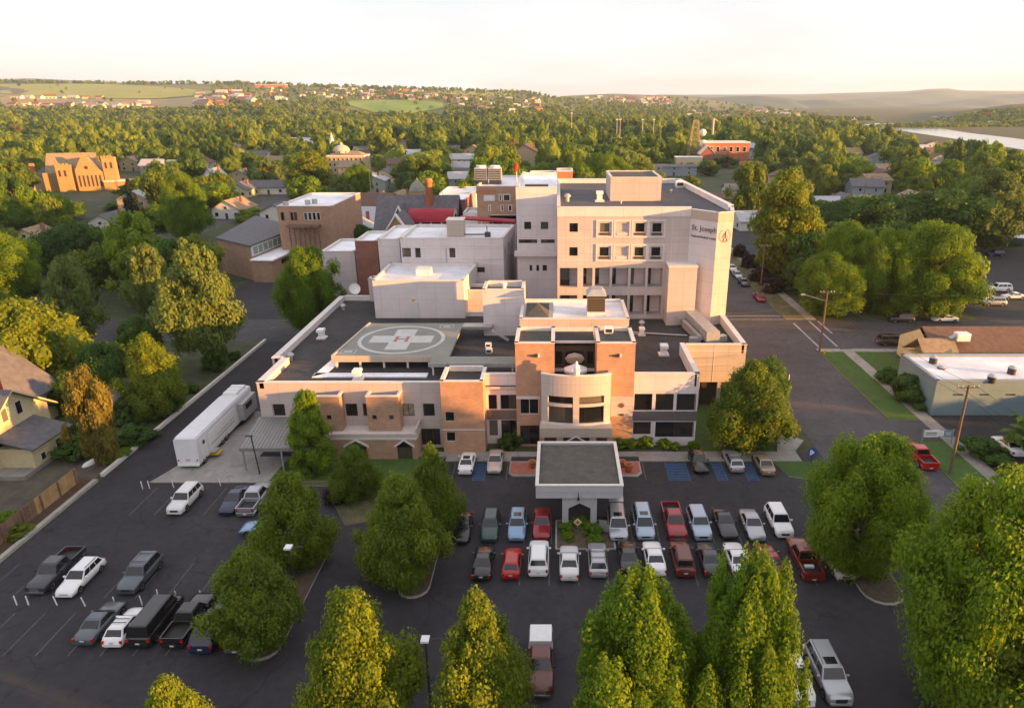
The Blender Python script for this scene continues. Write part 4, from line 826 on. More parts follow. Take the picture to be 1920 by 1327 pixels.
wn = part('window', MB().box((xl+xr)/2+1.4, (xl+xr)/2+2.6, 151.5, 151.59, ze-.5, ze+2), COPING, cp); part('pane', MB().box((xl+xr)/2+1.6, (xl+xr)/2+2.4, 151.45, 151.5, ze-.3, ze+1.8), GLASS, wn)
# lower porch gable in front
xl2, z2 = D(715, 449, 140); xr2, _ = D(775, 449, 140); zr2 = D(735, 405, 140)[1]
cpp = thing('chapel_porch', 'tan gabled porch with white verge boards in front of the slate roof', 'gabled building', ((xl2+xr2)/2, 140, 0))
part('wall', MB().box(xl2, xr2, 140.4, 148, 0, z2), STONE_T, cpp)
part('gable_wall', MB().add([(xl2, 140.3, z2), (xr2, 140.3, z2), ((xl2+xr2)/2, 140.3, zr2)], [(0,1,2)]), STONE_T, cpp); part('roof', MB().gable(xl2, xr2, 140.4, 148, z2, zr2, 'y', .4, .2), SHING, cpp)
part('verge', MB().gable(xl2, xr2, 140.0, 140.25, z2-.05, zr2, 'y', .5, .45), COPING, cpp)
dm = thing('domed_turret', 'grey ribbed stone turret with a pointed dome left of the chimney', 'turret', (D(785, 385, 175)[0], 175, 0)); dx = dm.location[0]; dz = lambda py: D(785, py, 175)[1]
part('drum', MB().cyl((dx, 175), 2.0, 1.9, 0, dz(358), 12, smooth=False), STONE_T, dm); part('dome', MB().lathe((dx, 175), [(2.1, dz(358)), (1.9, dz(352)), (1.3, dz(345)), (.5, dz(339)), (.1, dz(335)), (0, dz(332))], 12), mat('aged_copper', (.24, .24, .19), .7, .2, 1.5), dm)
for k in range(8): a = 2*pi*k/8+.2; part('opening', MB().box(dx+1.93*cos(a)-.25, dx+1.93*cos(a)+.25, 175+1.93*sin(a)-.25, 175+1.93*sin(a)+.25, dz(375), dz(364)), GLASS, dm)
t_ = pblock('hip_roofed_hall', 'white hip roofed hall behind the chapel slate roof', 'building', 728, 800, 393, 176, 16, WHITEW, ROOFW)
pblock('brick_wing', 'old dark red brick wing with a white roof right of the chimney', 'building', 812, 872, 375, 178, 16, BRICK_R, ROOFW)
pblock('flat_roofed_wing', 'white roofed flat wing behind the old red brick wing', 'building', 824, 892, 363, 200, 16, WHITEW, ROOFW)
rb = pblock('hospital_rear_building', 'tan stone rear building with tall windows and cooling towers on top', 'hospital building', 893, 968, 350, 150, 22, BRICK_T, ROOFW)
xa, zt = D(893, 350, 150); u = lambda px: D(px, 370, 150)[0]; zz = lambda py: D(930, py, 150)[1]
for a, b, c, e in ((907, 928, 366, 377), (935, 941, 364, 377), (943, 957, 364, 377), (915, 920, 384, 396), (938, 944, 384, 396), (952, 960, 384, 396)):
    wn = part('window', MB().box(u(a), u(b), 149.9, 149.99, zz(e), zz(c)), COPING, rb); part('pane', MB().box(u(a)+.2, u(b)-.2, 149.86, 149.895, zz(e)+.15, zz(c)-.15), WHITEW if a == 907 else GLASS, wn)
part('painted_sun_band', MB().box(u(893), u(930), 149.9, 149.99, zz(363), zz(356)), BRICK_C, rb)  # sun on the upper wall, put in as an orange brick strip
for px in (902, 928):
    xq = D(px, 345, 158)[0]; ct = thing('cooling_tower', 'galvanised cooling tower on the rear roof, the %s of the pair' % ('left one' if px == 902 else 'right one'), 'cooling tower', (xq, 158, zt))
    part('casing', MB().box(xq-1.3, xq+1.5, 157, 160, zt+.6, zt+3.1), METAL, ct); part('fan', MB().cyl((xq+.1, 158.5), 1.1, 1.1, zt+3.1, zt+3.6), WHITEP, ct); part('stand', MB().box(xq-1.2, xq+1.4, 157.1, 159.9, zt-.3, zt+.6), METALD, ct)
    for k in range(6): part('louvre', MB().box(xq-1.2, xq+1.4, 156.93, 156.99, zt+.75+k*.38, zt+.95+k*.38), METALD, ct)
pblock('rooftop_box', 'pale sunlit box with a yellow right half behind the tower roof', 'penthouse', 992, 1042, 329, 158, 10, WALL, ROOFW)
pblock('rooftop_box', 'small orange brick box at the back of the tower roof', 'penthouse', 1044, 1074, 322, 166, 8, BRICK_C, ROOFW)
fp = thing('windsock_pole', 'thin pole with an orange windsock over the rear roof', 'windsock', (D(969, 350, 150)[0], 150, 20)); fx = fp.location[0]
part('pole', MB().tube((fx, 150, 20), (fx, 150, D(969, 308, 150)[1]), .09), WHITEP, fp); zt_ = D(969, 306, 150)[1]; part('windsock', MB().tube((fx, 150, zt_), (fx-.3, 150, zt_-2.0), .45, .3, 10), REDP, fp)

# ---- things standing on the roofs ----
def vent(px, py, z, k, lab, s=1.):
    x, y = G(px, py, z); t = thing('roof_vent', lab, 'roof vent', (0, 0, 0), None, False)
    if k == 'goose':
        part('duct', MB().box(-.35*s, .35*s, -.35*s, .35*s, 0, 1.0*s), WHITEP, t); part('hood', MB().prism([(-.45*s, -.7*s), (.45*s, -.7*s), (.45*s, .4*s), (-.45*s, .4*s)], 1.0*s, 1.35*s), WHITEP, t); part('curb', MB().box(-.6*s, .6*s, -.6*s, .6*s, 0, .18*s), COPING, t)
    elif k == 'mush':
        part('duct', MB().cyl((0, 0), .25*s, .25*s, 0, .8*s), METAL, t); part('cap', MB().lathe((0, 0), [(.5*s, .7*s), (.45*s, .9*s), (.2*s, 1.1*s), (0, 1.15*s)], 12), METAL, t)
    elif k == 'box':
        part('casing', MB().box(-.7*s, .7*s, -.6*s, .6*s, .2*s, 1.1*s), WHITEP, t); part('grille', MB().box(-.5*s, .5*s, -.63*s, -.6*s, .35*s, .9*s), METALD, t); part('curb', MB().box(-.6*s, .6*s, -.5*s, .5*s, 0, .2*s), COPING, t)
    t.location = (x, y, z); return t
Z8 = 8.0
vent(672, 712, Z8, 'goose', 'white hooded vent on the front roof edge near the orange block', 1.1)
vent(644, 581, Z8, 'mush', 'white mushroom vent on the far left of the low roof'); vent(604, 634, Z8, 'goose', 'white hooded vent left of the helipad', 1.1)
vent(546, 675, Z8, 'mush', 'pale vent at the notch of the left parapet'); vent(916, 651, Z8, 'box', 'pair-like small white vent on the roof right of the helipad', .6); vent(917, 662, Z8, 'box', 'lower small white vent on the roof right of the helipad', .6)
vent(1244, 665, Z8, 'goose', 'white hooded vent alone on the right roof', 1.15); vent(1203, 628, Z8, 'goose', 'pale vent beside the roof pipe behind the right tower', .9); vent(1203, 613, Z8, 'mush', 'small round vent above the roof pipe'); vent(1287, 591, Z8, 'box', 'white condenser at the foot of the stair block', .9)
vent(1141, 625, 13.35, 'box', 'white fan box on top of the right orange tower', .8)
vent(1064, 378, 24.75, 'mush', 'white vent at the left edge of the tower roof', 1.2); vent(1124, 378, 24.75, 'goose', 'dark ducted vent left of the tower penthouse', 1.3); vent(1274, 352, 24.75, 'box', 'white box vent at the back right of the tower roof', 1.2); vent(1258, 362, 24.75, 'mush', 'small vent in the middle of the right tower roof', .6); vent(1164, 382, 24.75, 'mush', 'small vent before the tower penthouse', .5)
for px, py, zz_, nm in ((864, 640, Z8, 'right side of the helipad'), (852, 652, Z8, 'stub pipes by the helipad')):
    x, y = G(px, py, zz_); single('pipe_stubs', MB().tube((0, 0, 0), (0, 0, .9), .09).tube((.3, .3, 0), (.3, .3, .7), .09).tube((0, 0, .9), (-.4, 0, 1.0), .08), WHITEP, 'white pipe stubs on the roof at the '+nm, 'pipes', None, (x, y, zz_))
for px, py in ((524, 628), (848, 628)):
    x, y = G(px, py, 8.05); single('marker_flag', MB().tube((0, 0, 0), (0, 0, 1.1), .04).box(0, .5, -.02, .02, .7, 1.1), REDP, 'small red marker on the roof %s of the helipad' % ('left' if px < 600 else 'right'), 'marker', None, (x+ (8 if px<600 else 0), y, 8.0))
# big silver duct on the right roof
du = thing('roof_duct', 'fat galvanised roof duct with elbows running to the right parapet', 'duct', (21.5, 96, 8))
def duct(p, q_, wd, h, zb, nm='duct_run'):
    f = fr(p, q_); b = MB(); obox(b, f, 0, f[3], zb, zb+h, -wd/2, wd/2); part(nm, b, METAL, du)
duct((20.6, 103.5), (21.9, 92.0), 1.9, 1.5, 8.9); duct((19.3, 101.0), (20.4, 93.0), .5, 1.1, 8.3); duct((18.6, 101.8), (20.4, 102.2), .9, .9, 8.6); duct((18.9, 93.6), (21.0, 93.6), .9, .8, 8.3); duct((22.3, 93.4), (24.2, 94.6), .9, .9, 8.3)
for y in (93, 97, 101): part('support', MB().box(20.2, 22.4, y, y+.15, 8.0, 8.9), METALD, du)
for y in np.linspace(92.6, 103, 8): b = MB(); f = fr((20.6, 103.5), (21.9, 92.0)); uu = (103.5-y)/11.5*f[3]; obox(b, f, uu, uu+.08, 8.88, 10.44, -.99, .99); part('flange', b, METAL, du)
single('roof_pipe', MB().tube((9.8, 98.7, 8.25), (19.2, 96.9, 8.25), .12, n=8).tube((10, 98.0, 8.2), (13, 97.4, 8.2), .07), METAL, 'long thin pipe crossing the right roof to the duct', 'pipe')
ds = thing('satellite_dish', 'white satellite dish on the back left corner of the low roof', 'satellite dish', (0, 0, 0), None, False)
part('dish', MB().lathe((0, 0), [(.05, .0), (.5, .06), (.85, .2), (1.0, .32)], 18), WHITEP, ds).rotation_euler = (R(65), 0, R(30)); ds.children[0].location = (0, 0, 1.4); part('mast', MB().tube((0, 0, 0), (0, 0, 1.4), .06), METAL, ds); ds.location = (*G(665, 548, 8.8), 8.0)
# skylight and white cone statue on the curved wall
sk = thing('roof_skylight', 'faceted white skylight canopy behind the curved wall', 'skylight', (2.25, 79.3, 8.3))
mb = MB()
for i in range(8):
    a, b = 2*pi*(i+.5)/8, 2*pi*(i+1.5)/8
    mb.add([(2.25, 79.3, 10.6), (2.25+1.5*cos(a), 79.3+1.3*sin(a), 9.9), (2.25+1.5*cos(b), 79.3+1.3*sin(b), 9.9)], [(0,1,2)]); mb.add([(2.25+1.5*cos(a), 79.3+1.3*sin(a), 9.9), (2.25+1.5*cos(b), 79.3+1.3*sin(b), 9.9), (2.25+1.5*cos(b), 79.3+1.3*sin(b), 9.6), (2.25+1.5*cos(a), 79.3+1.3*sin(a), 9.6)], [(0,1,2,3)])
part('canopy', mb, WHITEW, sk); part('base', MB().cyl((2.25, 79.3), 1.4, 1.4, 8.3, 9.6, 8, smooth=False), BRONZE, sk)
st = thing('statue', 'slender white robed statue standing on the curved entrance wall', 'statue', (2.25, 75.75, 10.4))
part('figure', MB().lathe((2.25, 75.85), [(0, 10.42), (.38, 10.42), (.40, 10.6), (.36, 11.0), (.40, 11.35), (.34, 11.6), (.14, 11.78), (.17, 11.95), (.13, 12.12), (0, 12.2)], 14), WHITEP, st)
part('arms', MB().tube((1.95, 75.8, 11.5), (2.2, 75.5, 11.15), .1, .07).tube((2.55, 75.8, 11.5), (2.3, 75.5, 11.15), .1, .07), WHITEP, st); part('plinth', MB().box(1.9, 2.6, 75.45, 76.1, 10.42, 10.5), COPING, st)
# ================= vehicles =================
KINDS = {
 # L, hw, belt, roof, cabin y: windscreen foot, roof front, roof rear, rear foot ; hood z, nose z, tail z, wheel r
 'sedan': (4.75, .91, .95, 1.45, -.95, -.15, .80, 1.55, .90, .68, .98, .33),
 'coupe': (4.6, .91, .93, 1.38, -.75, .05, .75, 1.65, .88, .66, .98, .34),
 'hatch': (4.15, .86, .96, 1.47, -.85, -.2, 1.35, 1.85, .92, .70, .92, .32),
 'wagon': (4.75, .90, .96, 1.52, -.95, -.25, 1.75, 2.15, .92, .70, .95, .33),
 'suv': (4.75, .95, 1.08, 1.76, -1.0, -.45, 1.85, 2.2, 1.05, .86, 1.02, .38),
 'bigsuv': (5.3, 1.0, 1.15, 1.88, -1.2, -.65, 2.2, 2.5, 1.14, .98, 1.1, .41),
 'van': (5.05, .97, 1.05, 1.76, -1.55, -.75, 2.05, 2.4, .98, .78, 1.0, .35),
 'cargo': (5.5, 1.0, 1.2, 2.1, -1.9, -1.4, 2.45, 2.65, 1.1, .95, 1.15, .38),
 'pickup': (5.7, .98, 1.12, 1.82, -1.25, -.7, .62, .85, 1.1, .98, 1.0, .40),
 'boxy': (5.1, .93, 1.02, 1.62, -.9, -.55, .5, .65, 1.0, .86, .95, .36)}
_wm = {}
def bil(q, a, b, off):
    q = [np.array(p, float) for p in q]; p = (q[0]*(1-a)+q[1]*a)*(1-b)+(q[3]*(1-a)+q[2]*a)*b
    n = np.cross(q[1]-q[0], q[3]-q[0]); n /= np.linalg.norm(n); return tuple(p+n*off)
def pane_on(q, a0, a1, b0, b1, off=.012): return [bil(q, a, b, off) for a, b in ((a0, b0), (a1, b0), (a1, b1), (a0, b1))]
def car(kind, pm, label, x, y, rot=0, cat=None, name=None, group=None, z=.03, opts=()):
    L, hw, zb, zr, y1, y2, y3, y4, hz, nz, tz, wr = KINDS[kind]; h = L/2
    pick = kind in ('pickup', 'boxy') and 'bed' in opts
    nm = name or {'pickup': 'pickup_truck', 'boxy': 'pickup_truck', 'van': 'minivan', 'cargo': 'cargo_van', 'bigsuv': 'suv', 'hatch': 'hatchback', 'wagon': 'station_wagon'}.get(kind, kind)
    t = thing(nm, label, cat or {'pickup': 'pickup truck', 'boxy': 'pickup truck', 'van': 'minivan', 'cargo': 'van', 'suv': 'SUV', 'bigsuv': 'SUV'}.get(kind, 'car'), (0, 0, 0), group, False)
    # body loft
    if pick: st = [(-h, nz-.12, .82), (-h+.06, nz, .93), (-h+.5, hz-.03, .99), (y1, hz+.02, 1.), (y4, zb, 1.), (y4+.02, .72, 1.), (h-.03, .72, 1.), (h, .70, .97)]
    elif kind in ('suv', 'bigsuv', 'cargo', 'van', 'hatch', 'wagon'): st = [(-h, nz-.18, .76), (-h+.07, nz-.02, .9), (-h+.4, nz+.1, .985), (y1, hz, 1.), (0, zb, 1.), (y4-.1, zb+.02, .995), (h-.12, zb-.04, .96), (h-.03, zb-.3, .92), (h, .6, .86)]
    else: st = [(-h, nz-.16, .70), (-h+.08, nz-.02, .86), (-h+.45, nz+.1, .97), (y1, hz, 1.), (0, zb, 1.), (y4, tz, .99), (h-.3, tz-.02, .95), (h-.06, tz-.1, .88), (h, .62, .80)]
    prof = lambda zt, w_: [(0, .24), (w_*.86, .24), (w_*.97, .36), (w_, .55), (w_*.985, max(.56, zt-.16)), (w_*.92, zt-.035), (w_*.6, zt+.005), (0, zt+.02)]
    mb = MB(); vs = []; k = 8
    for yy, zt, wf in st: pr = prof(zt, hw*wf); vs += [(a, yy, b) for a, b in pr]+[(-a, yy, b) for a, b in pr[-2:0:-1]]
    m_ = 2*k-2; fs = []
    for i in range(len(st)-1):
        for j in range(m_): fs.append((i*m_+j, i*m_+(j+1) % m_, (i+1)*m_+(j+1) % m_, (i+1)*m_+j))
    mb.add(vs, fs, 0, True); mb.add(vs, [tuple(range(m_))[::-1], tuple(range((len(st)-1)*m_, len(st)*m_))], 0)
    part('body', mb, pm, t)
    # cabin
    bw, rw = hw*.93, hw*.74; zb2 = zb-.06; c = .09
    B = [(-bw, y1, zb2), (bw, y1, zb2), (bw, y4, zb2), (-bw, y4, zb2)]; T = [(-rw, y2, zr-c), (rw, y2, zr-c), (rw, y3, zr-c), (-rw, y3, zr-c)]
    U = [(-rw+.12, y2+.12, zr), (rw-.12, y2+.12, zr), (rw-.12, y3-.1, zr), (-rw+.12, y3-.1, zr)]; W = [(0, y2+.1, zr+.02), (0, y3-.1, zr+.02)]
    cb = MB(); cb.add(B+T+U, [(0,1,5,4),(1,2,6,5),(2,3,7,6),(3,0,4,7),(4,5,9,8),(5,6,10,9),(6,7,11,10),(7,4,8,11),(8,9,10,11)], 0)
    part('cabin', cb, pm, t)
    q = [B[0], B[1], T[1], T[0]]; part('windscreen', MB().add(pane_on(q, .04, .96, .10, .97), [(0,1,2,3)]), GLASSC, t)
    q = [B[2], B[3], T[3], T[2]]; part('rear_window', MB().add(pane_on(q, .07, .93, .16 if kind != 'suv' else .3, .93), [(0,1,2,3)]), GLASSC, t)
    for s, q in ((1, [B[1], B[2], T[2], T[1]]), (-1, [B[3], B[0], T[0], T[3]])):
        n = 3 if y3-y2 > 1.6 else 2
        if kind == 'boxy': n = 1
        for i in range(n):
            a0, a1 = .05+i*.9/n+.012, .05+(i+1)*.9/n-.012
            if kind == 'cargo' and ((s > 0 and i > 0) or (s < 0 and i < 2)): continue
            part('side_window', MB().add(pane_on(q, a0, a1, .2, .93), [(0,1,2,3)]), GLASSC, t)
    # wheels
    for sx in (-1, 1):
        for wy in (-h+.9, h-(1.1 if kind in ('pickup', 'bigsuv') else .92)):
            key = (wr, sx)
            if key not in _wm:
                n = 14; ring_ = lambda r, xx: [(xx, r*cos(2*pi*i/n), r*sin(2*pi*i/n)) for i in range(n)]
                a = MB(); x0, x1 = (-.02*sx, -.24*sx)
                a.add(ring_(wr, x0)+ring_(wr, x1)+ring_(wr*.62, x0+.003*sx), [(i, (i+1)%n, n+(i+1)%n, n+i) for i in range(n)]+[(i, 2*n+i, 2*n+(i+1)%n, (i+1)%n) for i in range(n)]+[tuple(range(n, 2*n))], 0)
                b = MB(); b.add(ring_(wr*.62, x0)+[(x0-.05*sx, 0, 0)], [(i, (i+1)%n, n) for i in range(n)], 0)
                d_ = MB(); d_.add(ring_(wr*1.16, x0-.015*sx), [tuple(range(n))], 0)
                ms = []
                for mb2, mm, nn in ((a, TYRE, 'tyre'), (b, RIM, 'rim'), (d_, BLACKP, 'wheel_arch')):
                    me = bpy.data.meshes.new(nn); me.from_pydata(mb2.v, [], mb2.f); me.materials.append(mm); ms.append(me)
                _wm[key] = ms
            pr = None
            for me, nn in zip(_wm[key], ('wheel', 'rim', 'wheel_arch')):
                o = bpy.data.objects.new(nn, me); COL.objects.link(o)
                if nn == 'rim': o.parent = pr
                else:
                    o.parent = t; o.location = (sx*(hw+.025), wy, wr if nn == 'wheel' else wr+.03)
                    if nn == 'wheel': pr = o
    # lamps, bumpers, grille, plate, mirrors
    for s in (-1, 1):
        part('headlight', MB().add([(s*hw*.50, -h-.01, nz-.30), (s*hw*.84, -h+.12, nz-.28), (s*hw*.88, -h+.36, nz+.015), (s*hw*.58, -h+.10, nz-.015)], [(0,1,2,3) if s > 0 else (3,2,1,0)]), LAMPG, t)
        zt_ = (zb if kind in ('suv', 'bigsuv', 'van', 'cargo', 'hatch', 'wagon') else tz)-.2
        part('taillight', MB().box(*(sorted((s*hw*.72, s*hw*.93))), h-.16, h+.012, zt_-.22 if not pick else .75, zt_+.05 if not pick else 1.05), TAILR, t)
        part('mirror', MB().box(*(sorted((s*(hw-.02), s*(hw+.2)))), y1+.3, y1+.42, zb-.02, zb+.13), pm if kind not in ('pickup', 'boxy') else BLACKP, t)
    part('grille', MB().box(-hw*.42, hw*.42, -h-.015, -h+.04, .48, nz-.16), BLACKP if 'chrome' not in opts else CHROME, t)
    part('front_bumper', MB().box(-hw*.8, hw*.8, -h-.05, -h+.05, .28, .46), pm if 'chrome' not in opts else CHROME, t)
    part('rear_bumper', MB().box(-hw*.85, hw*.85, h-.05, h+.06, .34, .56), pm if 'chrome' not in opts else CHROME, t)
    part('licence_plate', MB().box(-.17, .17, h+.06, h+.075, .60, .74) if not pick else MB().box(-.17, .17, h+.07, h+.085, .40, .54), PLATE, t)
    if kind in ('suv', 'bigsuv', 'wagon') and 'norail' not in opts:
        for s in (-1, 1): part('roof_rail', MB().tube((s*(rw-.07), y2+.2, zr+.05), (s*(rw-.07), y3-.25, zr+.05), .028, n=5), METALD if 'lightrail' not in opts else CHROME, t)
    if 'sunroof' in opts: part('sunroof', MB().box(-rw*.6, rw*.6, y2+.25, y2+.95, zr+.006, zr+.016), GLASSC, t)
    if 'rack' in opts:
        for yy in (y2+.5, y3-.6): part('roof_bar', MB().box(-rw, rw, yy, yy+.06, zr+.07, zr+.1), METALD, t)
    if pick:
        b = MB(); zt_ = zb+.03; xb = hw*.985
        for s in (-1, 1): b.box(*(sorted((s*xb, s*(xb-.1)))), y4+.03, h-.08, .7, zt_)
        b.box(-xb+.1, xb-.1, y4+.03, y4+.1, .7, zt_); part('bed_wall', b, pm, t)
        part('tailgate', MB().box(-xb+.02, xb-.02, h-.08, h+.0, .62, zt_), pm, t); part('bed_floor', MB().box(-xb+.1, xb-.1, y4+.1, h-.08, .7, .78), BLACKP, t)
        if 'cargo' in opts: part('bed_cargo', MB().box(-.35, .5, y4+.5, y4+.85, .78, .95), WHITEP, t)
        if 'camper' in opts:
            cc = MB(); a, b_, cc1, d_ = -xb+.03, xb-.03, y4+.05, h
            cc.add([(a, cc1, zt_), (b_, cc1, zt_), (b_, d_, zt_), (a, d_, zt_), (a*.9, cc1, 1.92), (b_*.9, cc1, 1.92), (b_*.9, d_-.15, 1.92), (a*.9, d_-.15, 1.92)], [(0,1,5,4),(1,2,6,5),(2,3,7,6),(3,0,4,7),(4,5,6,7)]); part('camper_shell', cc, WHITEP, t)
            for s in (-1, 1): part('camper_window', MB().add([(s*xb*.985, cc1+.3, 1.3), (s*xb*.985, d_-.4, 1.3), (s*xb*.935, d_-.45, 1.7), (s*xb*.935, cc1+.3, 1.7)], [(0,1,2,3)]), GLASSC, t)
    if 'open' in opts:
        for s in (-1,): 
            part('open_door', MB().box(-.04, .04, 0, 1.1, .35, 1.05).box(-.03, .03, .15, 1.0, 1.05, 1.6), pm, t); o = t.children[-1]
            for o in t.children:
                if o.name.startswith('open_door'): o.location = (-hw, y1+.25, 0); o.rotation_euler = (0, 0, R(68))
        part('open_tailgate', MB().box(-rw*1.05, rw*1.05, 0, 1.15, 0, .07), pm, t)
        for o in t.children:
            if o.name.startswith('open_tailgate'): o.location = (0, y4-.3, zr-.02); o.rotation_euler = (R(18), 0, 0)
    t.location = (x, y, z); t.rotation_euler = (0, 0, rot+random.uniform(-.015, .015)); t.scale = (1, 1, 1)
    return t
PC = {n: paint('car_'+n, c, r, m) for n, c, r, m in (
 ('white', (.78, .78, .78), .3, 0), ('pearl', (.66, .66, .64), .3, 0), ('silver', (.42, .43, .46), .3, .5), ('ltblue', (.20, .34, .50), .3, .4), ('icy', (.34, .42, .52), .3, .4), ('black', (.012, .012, .014), .25, 0),
 ('charcoal', (.045, .047, .055), .3, .3), ('navy', (.015, .022, .06), .25, .2), ('green', (.02, .055, .055), .3, .2), ('red', (.42, .008, .01), .28, 0), ('crimson', (.27, .012, .018), .28, .1), ('maroon', (.12, .022, .02), .3, .1),
 ('rust', (.20, .025, .012), .3, .1), ('gold', (.33, .27, .20), .35, .4), ('beige', (.48, .42, .38), .35, .3), ('brown', (.06, .035, .022), .3, .2), ('slate', (.09, .11, .13), .3, .3), ('cream', (.60, .54, .46), .5, 0))}
def front(px, py, kind, c, lab, opts=(), **k):   # nose towards the camera; px,py = foot of the front bumper
    x, y = G(px, py); return car(kind, PC[c], lab, x, y+KINDS[kind][0]/2, 0, opts=opts, **k)
def rear(px, py, kind, c, lab, opts=(), **k):    # tail towards the camera
    x, y = G(px, py); return car(kind, PC[c], lab, x, y+KINDS[kind][0]/2, pi, opts=opts, **k)
U, Lr = 1017, 1091
front(862, 1024, 'sedan', 'black', 'black car at the left end of the upper middle row, half under the tree')
front(916, 1020, 'wagon', 'green', 'dark green station wagon facing us in the upper middle row')
front(968, 1018, 'wagon', 'ltblue', 'blue station wagon with a sunroof between the green wagon and the red car', ('sunroof', 'lightrail'))
front(1015, 1016, 'sedan', 'crimson', 'red sedan facing us, just left of the canopy portal')
front(1161, 1018, 'van', 'silver', 'silver minivan with its side door and tailgate open beside the portal', ('open', 'sunroof'))
front(1211, 1016, 'van', 'icy', 'pale blue minivan between the opened silver one and the red pickup', ('sunroof',))
front(1271, 1018, 'pickup', 'crimson', 'crimson pickup with a chrome grille and an empty dark bed, upper middle row', ('bed', 'chrome'))
front(1318, 1017, 'suv', 'icy', 'ice blue crossover right of the crimson pickup', ('lightrail', 'norail'))
front(1368, 1014, 'coupe', 'charcoal', 'dark charcoal coupe between the ice blue crossover and the silver sedan')
front(1421, 1018, 'sedan', 'silver', 'silver sedan facing us in the upper middle row')
front(1472, 1012, 'suv', 'white', 'white SUV at the right end of the upper middle row', ('norail',))
rear(902, 1093, 'sedan', 'black', 'black sedan with its tail to us at the left end of the lower middle row')
rear(958, 1090, 'hatch', 'red', 'small bright red hatchback in the lower middle row')
rear(1009, 1085, 'suv', 'white', 'white SUV with its tail to us beside the small red hatchback', ('norail',))
rear(1068, 1093, 'sedan', 'pearl', 'white sedan with a pale green rear window in the lower middle row')
rear(1123, 1087, 'wagon', 'silver', 'silver station wagon with roof rails and a sunlit bumper', ('rack', 'lightrail'))
rear(1182, 1082, 'sedan', 'black', 'black sedan right of the silver wagon, its tail behind the treetop')
rear(1232, 1084, 'sedan', 'white', 'white sedan with its trunk catching the sun, right of a black sedan')
rear(1286, 1086, 'suv', 'maroon', 'dark maroon SUV half hidden behind a treetop', ('norail',))
rear(1338, 1086, 'sedan', 'charcoal', 'grey sedan almost hidden behind the pointed treetop')
rear(1392, 1086, 'sedan', 'white', 'white sedan mostly behind the pointed treetop')
rear(1455, 1090, 'sedan', 'crimson', 'dark red sedan with its tail to us beside the red crew cab')
rear(1526, 1094, 'pickup', 'rust', 'long red pickup with a white case in its open bed', ('bed', 'cargo'))
front(1586, 1093, 'boxy', 'cream', 'old cream boxy pickup parked nose out under the big tree', ('bed', 'chrome'))
rear(872, 893, 'sedan', 'white', 'white sedan in the stall beside the blue hatching left of the canopy', ('sunroof',))
front(926, 891, 'sedan', 'beige', 'beige sedan facing us left of the red paving')
front(1316, 891, 'sedan', 'black', 'black sedan facing us between blue hatched strips')
rear(1382, 889, 'wagon', 'silver', 'silver hatch-backed wagon between the black sedan and the gold sedan', ('rack',))
rear(1441, 895, 'sedan', 'gold', 'gold grey sedan parked last before the lawn corner')
# left lot
front(328, 968, 'suv', 'pearl', 'white SUV alone near the loading pad in the left lot', ('norail',))
front(424, 969, 'sedan', 'navy', 'dark blue sedan beside the silver pickup in the left lot')
rear(460, 971, 'pickup', 'silver', 'silver pickup with an empty bed beside the tree in the left lot', ('bed', 'chrome'))
x, y = G(492, 1008); car('sedan', PC['ltblue'], 'light blue sedan partly behind the tree in the left lot', x, y+1.0, R(-90))
x, y = G(560, 1040); car('sedan', PC['beige'], 'pale sedan glimpsed between the two island trees', x-.4, y+2.6, R(-90))
front(68, 1118, 'pickup', 'charcoal', 'dark pickup at the left end of the upper left row', ('bed', 'chrome'))
front(122, 1124, 'wagon', 'white', 'white station wagon behind the white posts')
front(238, 1118, 'suv', 'slate', 'dark blue grey SUV with chrome rails behind the white posts', ('lightrail', 'rack'))
rear(158, 1214, 'sedan', 'slate', 'grey sedan with its tail to us at the left of the bottom left row')
rear(212, 1218, 'hatch', 'white', 'white hatchback between the grey sedan and the black van', ('rack',))
rear(262, 1219, 'cargo', 'black', 'tall black van with its tail to us in the bottom left row')
rear(326, 1219, 'pickup', 'black', 'black pickup with an open bed in the bottom left row', ('bed',))
rear(378, 1230, 'bigsuv', 'navy', 'dark navy SUV beside the black pickup', ('norail',))
rear(442, 1230, 'pickup', 'black', 'black pickup under the island tree at the right of the row', ('bed', 'chrome'))
# bottom right
front(1506, 1330, 'pickup', 'white', 'white pickup half under the trees at the bottom edge', ())
front(1575, 1328, 'bigsuv', 'silver', 'long silver SUV with a sunroof at the bottom of the lot', ('sunroof',))
x, y = G(1012, 1312); car('pickup', PC['maroon'], 'maroon pickup with a white camper shell beside the bottom tree', x, y+2.85, 0, opts=('bed', 'camper', 'chrome'))
x, y = G(1345, 1322); car('suv', PC['charcoal'], 'dark SUV glimpsed between the two bottom trees', x, y+1.5, 0)
# streets
def side(px, py, kind, c, lab, rot, opts=(), **k): x, y = G(px, py); return car(kind, PC[c], lab, x, y, rot, opts=opts, **k)
side(1722, 862, 'pickup', 'red', 'bright red pickup parked at the grass strip beside the street', pi, ('bed',))
side(1888, 842, 'sedan', 'white', 'white car behind the round dark shrubs of the clinic lot', R(180))
side(1672, 646, 'bigsuv', 'brown', 'black SUV parked before the cream gabled house', R(90), ('norail',))
side(1688, 603, 'suv', 'charcoal', 'dark SUV parked along the far kerb of the cross street', R(-90), ('norail',))
side(1771, 603, 'sedan', 'pearl', 'white sedan parked along the far kerb of the cross street', R(-90))
side(1372, 507, 'sedan', 'pearl', 'white car farthest in the line parked beside the tower', 0); side(1382, 520, 'sedan', 'silver', 'silver car in the middle of the line beside the tower', 0); side(1394, 534, 'sedan', 'charcoal', 'dark car nearest in the line beside the tower', 0)
side(1423, 562, 'sedan', 'crimson', 'red car parked alone at the grass verge near the crossing', 0)
